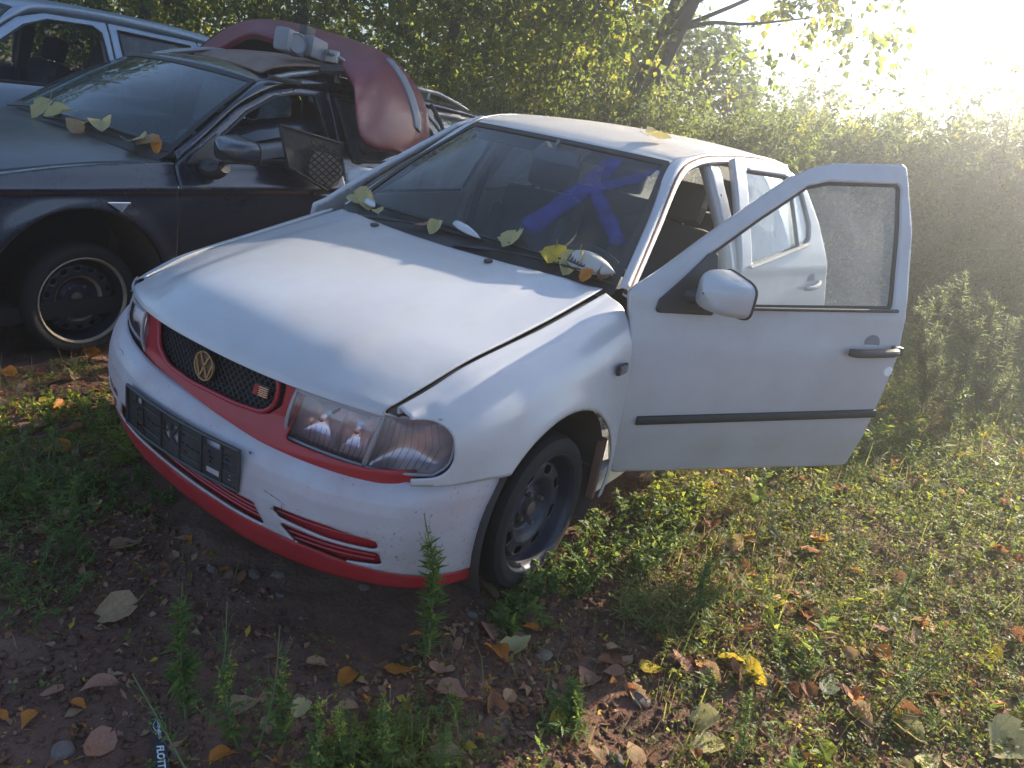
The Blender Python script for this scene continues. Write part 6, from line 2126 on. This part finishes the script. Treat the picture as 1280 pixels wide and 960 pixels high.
m.tube([spt(s_, w_) for s_, w_ in ((.040, .009), (.045, .011), (.050, .008), (.052, .002))], .0006, 4)
m.build('printed_outline', 'print_white', strap)

# ------------------------------------------------------------------ weeds
def weed(b_, tp, kind, label, seed):
    r = np.random.default_rng(seed)
    base = np.array([b_[0], b_[1], float(gh(b_[0], b_[1]))-.01]); tip = np.array(tp)
    h_ = np.linalg.norm(tip-base)
    root = empty('weed', tuple(base), label, 'weed', 'weeds growing around the cars')
    mid = (base+tip)/2+np.append(r.normal(0, .05*h_, 2), .04*h_)
    St = spline([base, mid, tip], 14)
    stems = [(St, .0022+.004*h_, 1.0)]
    P, D, L, M = [], [], [], []
    def along(St, n, l0, t0, t1, up, wt):
        t = t0+(t1-t0)*r.random(n)**.9
        x = t*(len(St)-1); i = np.clip(x.astype(int), 0, len(St)-2); f = (x-i)[:, None]
        p = St[i]*(1-f)+St[i+1]*f
        ax = unit(St[i+1]-St[i])
        d = unit(unit(rng_dir(n, r))+ax*up)
        P.append(p); D.append(d); L.append(l0*r.uniform(.6, 1.25, n)*np.interp(t, [0, .3, 1], [.75, 1., .45])); M.append(np.full(n, wt))
    def rng_dir(n, r): return r.normal(0, 1, (n, 3))*[1, 1, .45]
    def branches(n, t0, t1, ln, rad, leaves, ll, wt, up=.9, tipl=0):
        for k in range(n):
            t = t0+(t1-t0)*r.random(); i = int(t*(len(St)-2))
            a_ = unit(St[i+1]-St[i]); d = unit(unit(rng_dir(1, r))[0]+a_*up)
            l_ = ln*r.uniform(.5, 1.1)*(1.15-.6*t)
            B_ = spline([St[i], St[i]+d*l_*.55, St[i]+d*l_*.9+a_*l_*.25], 7)
            stems.append((B_, rad, 1.0))
            along(B_, leaves, ll, .1, 1.0, .6, wt)
            if tipl: along(B_, tipl, ll*.42, .55, 1.0, .7, 1)
    if kind == 'horse':
        along(St, int(190*h_/.35), .20*h_ if h_ < .25 else .056, .05, .80, .55, 0)
        branches(16, .62, .97, .20*h_, .0008, 5, .018, 0, 1.1, 6)
    elif kind == 'tip':
        along(St, 70, .042, .05, .85, .5, 0); branches(12, .55, 1.0, .22*h_, .0008, 6, .016, 1, 1.2, 10); along(St, 40, .014, .65, 1., .6, 1)
        branches(5, .1, .5, .5*h_, .001, 14, .025, 0, 1.0, 6)
    elif kind == 'thin':
        along(St, 24, .03, .1, .9, .5, 0); branches(16, .3, 1.0, .30*h_, .0008, 3, .012, 0, .9, 6)
    elif kind == 'feather':
        branches(26, .05, .98, .32*h_+.015, .0008, 22, .016, 0, .7); along(St, 90, .026, .05, 1., .5, 0)
    elif kind == 'leafy':
        along(St, 60, .045, .05, 1.0, .5, 0); branches(9, .1, .95, .4*h_, .0012, 14, .035, 0, .8)
    elif kind == 'grey':
        branches(46, .05, .99, .30*h_, .0028, 34, .072, 2, 1.7, 16); along(St, 110, .08, .05, 1., .8, 2)
    P, D, L, M = map(np.concatenate, (P, D, L, M))
    m = MB()
    for S_, rad, _ in stems: m.tube(S_, np.linspace(rad, rad*.4, len(S_)), 4, cap=False)
    m.build('stem', 'stem_green', root, sharp=0)
    N = unit(rng_dir(len(P), r)*.5+[0, 0, 1.])
    wf = {'horse': .22, 'feather': .20, 'tip': .28, 'thin': .32, 'leafy': .40, 'grey': .17}[kind]
    cloud('foliage', P, D, N, L, L*wf*np.where(M == 1, 1.6, 1), ['weed_leaf', 'weed_tip', 'leaf_grey'], M.astype(int), root)
for k, (b_, tp, kd, lb) in enumerate(WEEDS): weed(b_, tp, kd, lb, 100+k)

def clump(x, y, rx, ry, h_, n, ll, mat, label, seed, name='ground_plant', wf=.55):
    r = np.random.default_rng(seed)
    root = empty(name, (x, y, float(gh(x, y))), label, 'plant', None)
    m = MB(); P, D, L = [], [], []
    for k in range(n):
        a_, q = r.random()*6.283, math.sqrt(r.random())
        bx, by_ = x+rx*q*math.cos(a_), y+ry*q*math.sin(a_)
        b0 = np.array([bx, by_, float(gh(bx, by_))-.005]); hh = h_*r.uniform(.5, 1.1)*(1-.45*q*q)
        tp = b0+np.append(r.normal(0, .35*hh, 2)+.4*hh*q*np.array([math.cos(a_), math.sin(a_)]), hh)
        S_ = spline([b0, (b0+tp)/2+np.append(r.normal(0, .1*hh, 2), 0), tp], 6)
        m.tube(S_, .0016, 3, cap=False)
        c = 15
        t = r.random(c)**.7*5; i = np.clip(t.astype(int), 0, 4); f = (t-i)[:, None]
        P.append(S_[i]*(1-f)+S_[i+1]*f); D.append(unit(r.normal(0, 1, (c, 3))*[1, 1, .4]+[0, 0, .35])); L.append(ll*r.uniform(.6, 1.2, c))
    m.build('stem', 'stem_green', root, sharp=0)
    P, D, L = map(np.concatenate, (P, D, L))
    cloud('foliage', P, D, unit(r.normal(0, .4, (len(P), 3))+[0, 0, 1.]), L, L*wf, [mat], np.zeros(len(P), int), root)
clump(-.56, .90, .30, .17, .17, 90, .028, 'weed_leaf', 'low dense leafy plant growing against the front wheel arch and under the door', 1)
clump(-.18, .86, .14, .10, .10, 40, .026, 'weed_leaf', 'small round-leaved plant at the rear of the flat front tyre', 2)
clump(-.95, .92, .22, .12, .15, 50, .03, 'clover', 'bright green leafy plant below the hinge side of the open door', 3)
clump(.03, .815, .15, .035, .105, 44, .028, 'weed_leaf', 'leafy weeds hiding the foot of the flat front tyre', 14)
clump(.16, .86, .035, .035, .05, 9, .06, 'weed_leaf', 'small rosette of broad green leaves in front of the tyre', 4, wf=.4)
clump(-.24, 1.17, .16, .12, .12, 70, .05, 'grass_blade', 'tuft of long soft grass in the door shadow', 5, 'grass_tuft', .12)
clump(.42, 1.20, .05, .05, .07, 14, .04, 'weed_leaf', 'small green grassy plant on the litter by the pale small leaf', 6, wf=.2)
clump(.95, -.62, .22, .20, .14, 60, .03, 'weed_leaf', 'feathery green patch at the left edge of the soil', 7, wf=.25)
clump(.62, -.52, .18, .14, .08, 40, .022, 'weed_leaf', 'low dark leafy plants under the far bumper corner', 8)
clump(.75, .98, .16, .10, .07, 60, .018, 'grass_blade', 'fine feathery plant at the bottom edge beside the litter', 9, wf=.2)
clump(.80, -.86, .22, .18, .16, 70, .03, 'grass_blade', 'fine grassy weeds at the left edge in front of the dark car', 11, 'grass_tuft', .12)
clump(1.10, -.22, .16, .16, .13, 60, .026, 'weed_leaf', 'feathery weeds at the left edge nearer the camera', 12, wf=.22)
clump(.88, .90, .16, .08, .11, 70, .022, 'clover', 'small-leaved sprawling weeds at the bottom edge among the yellow-tipped ones', 13, wf=.3)
clump(.55, -1.25, .25, .2, .10, 60, .024, 'clover', 'leafy plants in the sunny patch between the two cars', 10)

# ------------------------------------------------------------------ trees and bushes
def crown(name, root, blobs, n_sprays, per, ll, mats, probs, seed, spray=.35, hang=.5, wf=.72, parent=None):
    r = np.random.default_rng(seed)
    B_ = np.array(blobs, float)                      # x y z rx ry rz
    vol = B_[:, 3]*B_[:, 4]*B_[:, 5]
    bi = r.choice(len(B_), n_sprays, p=vol/vol.sum())
    d = unit(r.normal(0, 1, (n_sprays, 3)))
    q = (r.random(n_sprays)**.42)[:, None]
    c = B_[bi, :3]+d*q*B_[bi, 3:]*(1+.25*r.normal(0, 1, (n_sprays, 1))*.5)
    out = unit(d*[1, 1, .5]+r.normal(0, .5, (n_sprays, 3))-[0, 0, hang])
    ln = spray*r.uniform(.5, 1.3, n_sprays)[:, None]
    t = r.random((n_sprays, per, 1))
    P = c[:, None]+out[:, None]*ln[:, None]*t+r.normal(0, .05*spray+.25*ll, (n_sprays, per, 3))
    D = unit(out[:, None]*.5+r.normal(0, .7, (n_sprays, per, 3))-[0, 0, .45])
    N = unit(r.normal(0, .7, (n_sprays, per, 3))+[0.3, 0, .5])
    P, D, N = P.reshape(-1, 3), D.reshape(-1, 3), N.reshape(-1, 3)
    k = P[:, 2] > gh(P[:, 0], P[:, 1])+.02
    P, D, N = P[k], D[k], N[k]; n = len(P)
    mi = np.repeat(r.choice(len(mats), n_sprays, p=probs), per)[k]
    L = ll*r.uniform(.55, 1.25, n)
    m = MB()
    return cloud(name, P, D, N, L, L*wf*r.uniform(.8, 1.15, n), mats, mi, parent or root), c, out, ln
def limb_path(a_, b_, r, sag=.12):
    a_, b_ = np.array(a_, float), np.array(b_, float)
    l_ = np.linalg.norm(b_-a_)
    return spline([a_, a_*.66+b_*.34+r.normal(0, .05*l_, 3), a_*.33+b_*.67+r.normal(0, .05*l_, 3)+[0, 0, sag*l_*.4], b_], 12)
def tree(name, label, base, trunks, blobs, n_sprays_, per, ll, mats, probs, seed, spray=.4, rad=.09, twigs=60, cat='tree', group=None, hang=.5, wf=.8):
    r = np.random.default_rng(seed)
    n_sprays = int(n_sprays_*(1.0 if seed in (1, 9) else 1.35))
    b0 = np.array([base[0], base[1], float(gh(base[0], base[1]))-.05])
    root = empty(name, tuple(b0), label, cat, group)
    cr_, c, out, ln = crown('crown', root, blobs, n_sprays, per, ll, mats, probs, seed, spray, hang, wf)
    first = None
    for k, tp in enumerate(trunks):
        T_ = [b0+np.append(r.normal(0, .06, 2), 0)*(k > 0)]+[np.array(p, float) for p in tp]
        S_ = spline(T_, 16)
        rr = rad*(1 if k == 0 else .75)
        m = MB(); m.tube(S_, np.linspace(rr, rr*.45, 16)*(1+.06*np.sin(np.arange(16)*2.1)), 9)
        o = m.build('trunk', 'bark', root, sharp=0)
        tt = S_
        for q in range(5):                           # limbs from trunk into the crown
            bl = np.array(blobs)[r.integers(len(blobs))]
            e_ = bl[:3]+r.normal(0, .45, 3)*bl[3:]
            i = int(r.integers(6, 15)); 
            m = MB(); m.tube(limb_path(tt[i], e_, r), np.linspace(rr*.42, rr*.10, 12), 6)
            m.build('limb', 'bark', root, sharp=0)
    m = MB()
    pick = r.choice(len(c), min(twigs, len(c)), replace=False)
    for i in pick:
        a_ = c[i]-out[i]*.1; b_ = c[i]+out[i]*ln[i]*1.05
        m.tube(spline([a_, (a_+b_)/2+r.normal(0, .03, 3), b_], 5), [.006, .005, .004, .003, .002], 4, cap=False)
    o = m.build('twig', 'twig', root, sharp=0); o['kind'] = 'stuff'
    return root
TG = 'trees behind the cars'
PM, PP = ['leaf_poplar', 'leaf_poplar_yellow', 'leaf_dark'], [.62, .18, .20]
tree('poplar_tree', 'tall poplar with two bare trunks leaning right against the sky', (-7.0, -2.75), [[(-7, -2.55, 1.4), (-7, -2.32, 2.1), (-7, -2.12, 2.85), (-6.9, -1.75, 4.2), (-6.9, -1.3, 6.0)], [(-7, -2.68, 1.5), (-7, -2.50, 2.2), (-7, -2.33, 2.85), (-7.1, -2.2, 4.3), (-7.2, -2.2, 6.2)]],
     [(-7.6, -1.2, 4.3, .9, 1.1, .75), (-7.2, -2.3, 4.6, 1.1, 1.2, .9), (-6.6, -3.2, 3.6, .9, .9, .9), (-7.6, -.3, 3.85, .6, .55, .55), (-7.1, -1.2, 3.7, .7, .8, .5), (-7.0, -.72, 3.6, .45, .45, .4), (-7.0, -1.8, 3.5, .6, .6, .4), (-8.3, -.45, 4.15, .7, .6, .55), (-7.5, -.95, 4.5, .8, .7, .5), (-7.3, -.80, 2.72, .30, .40, .14), (-7.3, -.30, 2.58, .28, .30, .15), (-7.2, -1.30, 2.45, .28, .32, .20), (-7.3, -1.6, 5.6, 1.3, 1.5, .9), (-7.4, -.75, 2.95, .5, .55, .28), (-6.6, -2.9, 2.5, .35, .5, .6)],  # high unseen blobs added along the sun path to shade the red bumper
     1300, 20, .095, PM, [.5, .36, .14], 1, .5, .10, 150, group=TG)
tree('poplar_tree', 'poplar with hanging large leaves in front of dark trunks, left of the leaning pair', (-7.1, -3.75), [[(-7.1, -3.7, 1.6), (-7.15, -3.55, 3.0), (-7.2, -3.3, 4.8)], [(-7.1, -3.55, 1.5), (-7.0, -3.1, 2.6), (-7.1, -2.8, 4.6)]],
     [(-6.8, -3.7, 2.5, .9, .9, .8), (-6.7, -4.3, 3.5, 1.1, 1.1, 1.0), (-6.3, -2.95, 2.2, .35, .5, .75), (-6.4, -3.6, 1.75, .4, .6, .6), (-7.2, -3.6, 5.0, 1.4, 1.5, 1.2)], 640, 20, .085, PM, PP, 2, .45, .085, 100, group=TG)
tree('poplar_tree', 'leafy tree rising behind the roof of the dark estate', (-6.7, -5.3), [[(-6.7, -5.3, 1.6), (-6.6, -5.1, 3.0), (-6.5, -5.0, 5.0)]],
     [(-6.3, -5.2, 2.3, .9, .9, 1.0), (-5.9, -5.9, 3.2, 1.1, 1.1, 1.1), (-6.3, -4.6, 3.4, .9, .9, .9), (-5.9, -5.4, 1.5, .7, .7, .6), (-6.3, -5.2, 4.9, 1.4, 1.5, 1.1)], 640, 20, .075, PM, [.55, .25, .2], 3, .42, .09, 80, group=TG)
tree('dense_tree', 'dense dark tree behind the red bumper', (-5.6, -6.9), [[(-5.6, -6.9, 1.5), (-5.5, -6.8, 3.0), (-5.5, -6.6, 4.8)]],
     [(-5.4, -6.7, 2.2, 1.0, .9, 1.1), (-4.9, -7.4, 2.9, 1.0, 1.0, 1.1), (-5.4, -6.3, 3.4, 1.0, 1.0, .9), (-4.9, -6.9, 1.3, .8, .8, .7), (-5.2, -6.8, 4.7, 1.4, 1.4, 1.0)], 640, 22, .068, PM, [.5, .14, .36], 4, .40, .10, 60, group=TG)
tree('dense_tree', 'dense shaded tree behind the rear of the silver car', (-4.2, -8.2), [[(-4.2, -8.2, 1.5), (-4.1, -8.1, 3.0), (-4.0, -8.0, 4.6)]],
     [(-3.9, -8.1, 2.2, 1.1, .9, 1.1), (-3.2, -8.7, 2.8, 1.1, 1.0, 1.2), (-4.0, -7.7, 3.4, 1.0, 1.0, .9), (-3.4, -8.3, 1.3, .9, .8, .7)], 560, 22, .066, PM, [.5, .10, .40], 5, .40, .09, 40, group=TG)
tree('dense_tree', 'dark tree at the left edge behind the silver roof', (-2.6, -9.2), [[(-2.6, -9.2, 1.5), (-2.5, -9.1, 3.0), (-2.4, -9.0, 4.6)]],
     [(-2.4, -9.1, 2.2, 1.1, .9, 1.1), (-1.4, -9.6, 2.8, 1.2, 1.0, 1.2), (-2.2, -8.7, 3.3, 1.0, 1.0, .9), (-1.7, -9.3, 1.3, 1.0, .8, .7)], 480, 22, .066, PM, [.45, .08, .47], 6, .40, .09, 40, group=TG)
tree('dense_tree', 'tall dark tree farther back behind the poplars', (-9.2, -5.2), [[(-9.2, -5.2, 2), (-9.2, -5.1, 4), (-9.1, -5.0, 6)]],
     [(-9, -4.8, 2.2, 1.4, 1.3, 1.5), (-8.8, -6.2, 2.6, 1.4, 1.4, 1.5), (-9.1, -4.3, 3.8, 1.4, 1.4, 1.1), (-8.6, -7.4, 2.4, 1.3, 1.4, 1.6), (-9, -5.6, 4.6, 1.6, 1.8, 1.4), (-9.3, -3.5, 2.0, 1.0, .9, 1.2)], 800, 20, .085, PM, [.40, .10, .50], 7, .5, .12, 40, group=TG)
tree('dense_tree', 'tall dark tree farther back behind the silver car', (-6.8, -9.2), [[(-6.8, -9.2, 2), (-6.8, -9.1, 4), (-6.7, -9.0, 6)]],
     [(-6.6, -8.9, 2.2, 1.4, 1.3, 1.6), (-5.4, -9.8, 2.6, 1.4, 1.4, 1.6), (-6.6, -8.6, 4.0, 1.5, 1.4, 1.1), (-4.0, -10.6, 2.6, 1.5, 1.4, 1.8), (-2.4, -11.2, 2.6, 1.5, 1.4, 1.8)], 800, 20, .085, PM, [.40, .06, .54], 8, .5, .12, 40, group=TG)
tree('round_tree', 'small round-topped tree standing far off above the bushes', (-15, -2.7), [[(-15, -2.7, 1.2), (-15, -2.65, 2.2)]],
     [(-15, -2.65, 2.0, .9, .8, .9), (-14.6, -2.4, 1.5, .8, .8, .7)], 260, 20, .08, ['leaf_bush', 'leaf_poplar_yellow'], [.7, .3], 9, .35, .08, 20)

BG = 'bushes behind the white car'
def bush(label, base, blobs, n, per, ll, mats, probs, seed, spray=.3, wf=.42, stems=9):
    r = np.random.default_rng(seed)
    b0 = np.array([base[0], base[1], float(gh(base[0], base[1]))-.05])
    root = empty('bush', tuple(b0), label, 'bush', BG)
    cr_, c, out, ln = crown('foliage', root, blobs, int(n*1.45), per, ll*1.45, mats, probs, seed, spray, -.25, wf)
    m = MB()
    for k in range(stems):
        bl = np.array(blobs)[k % len(blobs)]
        e_ = bl[:3]+r.normal(0, .4, 3)*bl[3:]; e_[2] = max(e_[2], .4)
        s_ = b0+np.append(r.normal(0, .15, 2), 0)
        m.tube(limb_path(s_, e_, r), np.linspace(.022, .006, 12), 5, cap=False)
    for i in r.choice(len(c), 50, replace=False):
        a_, b_ = c[i], c[i]+out[i]*ln[i]
        m.tube(spline([a_, (a_+b_)/2+r.normal(0, .02, 3), b_], 4), .003, 3, cap=False)
    m.build('branch', 'twig', root, sharp=0)
BM = ['leaf_bush', 'leaf_grey', 'leaf_poplar_yellow', 'leaf_dark']
bush('sunlit yellowish bush above the rear of the dark estate', (-6.0, -4.2), [(-5.9, -4.2, .8, .7, .7, .7), (-5.7, -4.7, 1.15, .5, .5, .35), (-6.0, -3.7, .9, .6, .6, .6)], 420, 24, .05, BM, [.45, .2, .25, .1], 21)
bush('dense bush directly behind the white roof', (-6.6, -2.9), [(-6.5, -2.8, .8, .8, .8, .75), (-6.5, -2.2, 1.0, .7, .6, .6), (-6.7, -3.4, .9, .7, .6, .6), (-6.6, -2.6, 1.5, .5, .6, .4)], 560, 24, .05, BM, [.5, .2, .12, .18], 22)
bush('grey-green bush right of the white roof', (-7.4, -1.5), [(-7.3, -1.4, .8, .9, .8, .8), (-7.4, -.9, 1.1, .8, .7, .6), (-7.4, -1.8, 1.2, .7, .6, .6)], 560, 24, .05, BM, [.5, .28, .12, .10], 23)
bush('hazy bush above the open door', (-8.8, -.3), [(-8.7, -.3, .9, .9, .9, .95), (-8.7, .4, 1.2, .8, .8, .8), (-8.9, -.9, 1.4, .8, .7, .6), (-8.8, -.2, 2.1, .35, .4, .35)], 560, 24, .055, BM, [.5, .28, .16, .06], 24)
bush('tall bush with arching shoots at the right of the open door', (-9.6, 1.2), [(-9.5, 1.0, 1.0, .9, .9, 1.0), (-9.5, 1.7, 1.3, .9, .8, .8), (-9.7, .5, 1.7, .7, .7, .6), (-9.6, 1.5, 2.0, .6, .7, .45), (-9.6, .9, 2.55, .25, .3, .35), (-9.5, 1.9, 2.6, .22, .28, .4)], 680, 24, .055, BM, [.5, .28, .16, .06], 25)
bush('large hazy bush at the right edge', (-9.4, 2.7), [(-9.3, 2.6, 1.0, .9, .9, 1.0), (-9.2, 3.3, 1.2, .9, .9, .9), (-9.5, 2.2, 1.8, .7, .7, .6), (-9.4, 3.0, 1.9, .7, .8, .5), (-9.3, 2.5, 2.6, .25, .3, .4)], 680, 24, .055, BM, [.5, .28, .16, .06], 26)
bush('shaded low bush at the foot of the right-hand bushes', (-7.6, 1.3), [(-7.6, 1.0, .35, .6, .7, .45), (-7.6, 1.8, .4, .7, .7, .5), (-7.7, .3, .45, .6, .7, .5)], 420, 24, .045, BM, [.55, .25, .08, .12], 27)
bush('bush beyond the right edge beside the tall weeds', (-8.0, 3.9), [(-8.0, 3.9, .8, .9, .9, .8), (-7.6, 4.6, 1.0, .9, .9, .9), (-8.4, 3.3, .6, .7, .7, .6)], 420, 22, .05, BM, [.5, .28, .12, .1], 28)
bush('bush far behind the right-hand bushes', (-13.0, .5), [(-13, 0, 1.1, 1.2, 1.6, 1.2), (-13, 2.0, 1.2, 1.2, 1.6, 1.3), (-13, 4.2, 1.3, 1.2, 1.6, 1.4), (-12.5, -1.6, 1.0, 1.2, 1.2, 1.1)], 700, 20, .075, BM, [.5, .28, .16, .06], 29)


def wood():
    r = np.random.default_rng(77)
    n = 60000
    y = r.uniform(-15, 8, n); x = -11.2+r.normal(0, .5, n)-.25*np.abs(y+3)*(y > 4)
    x = np.where(y < -8, x+(-8-y)*.9, x)
    top = np.interp(y, [-15, -8, -3.2, -2.2, 8], [3.6, 3.4, 3.0, 1.8, 2.2])*(1+.25*(vnoise(y, y*0+3, .8, 1)-.5))
    z = GZ+top*r.random(n)**.8
    P = np.stack([x, y, z], 1)
    o = cloud('far_wood', P, rand_dir(n, -.2, r), unit(r.normal(0, .7, (n, 3))+[.4, 0, .4]), r.uniform(.08, .17, n), r.uniform(.06, .12, n), ['leaf_dark', 'leaf_bush'], (r.random(n) < .25).astype(int))
    tag(o, 'dark wooded mass closing the view behind trees and bushes', 'woodland', kind='stuff')
wood()

# ------------------------------------------------------------------ haze in the air, added also to imitate veiling sun glare
def haze_and_glare():
    m, n, out = new_mat('haze_and_glare')
    v = n.nodes.new('ShaderNodeVolumePrincipled')
    v.inputs['Color'].default_value = (.95, .96, 1.0, 1)
    v.inputs['Density'].default_value = HAZE[0]
    v.inputs['Anisotropy'].default_value = HAZE[1]
    n.links.new(v.outputs[0], out.inputs['Volume'])
    mb = MB(); mb.box((0, 0, 3.6), (224, 224, 9.8))
    o = mb.build('haze_and_glare', 'haze_and_glare', None, smooth=False)
    tag(o, kind='stuff')
HAZE = (.019, .87)
haze_and_glare()
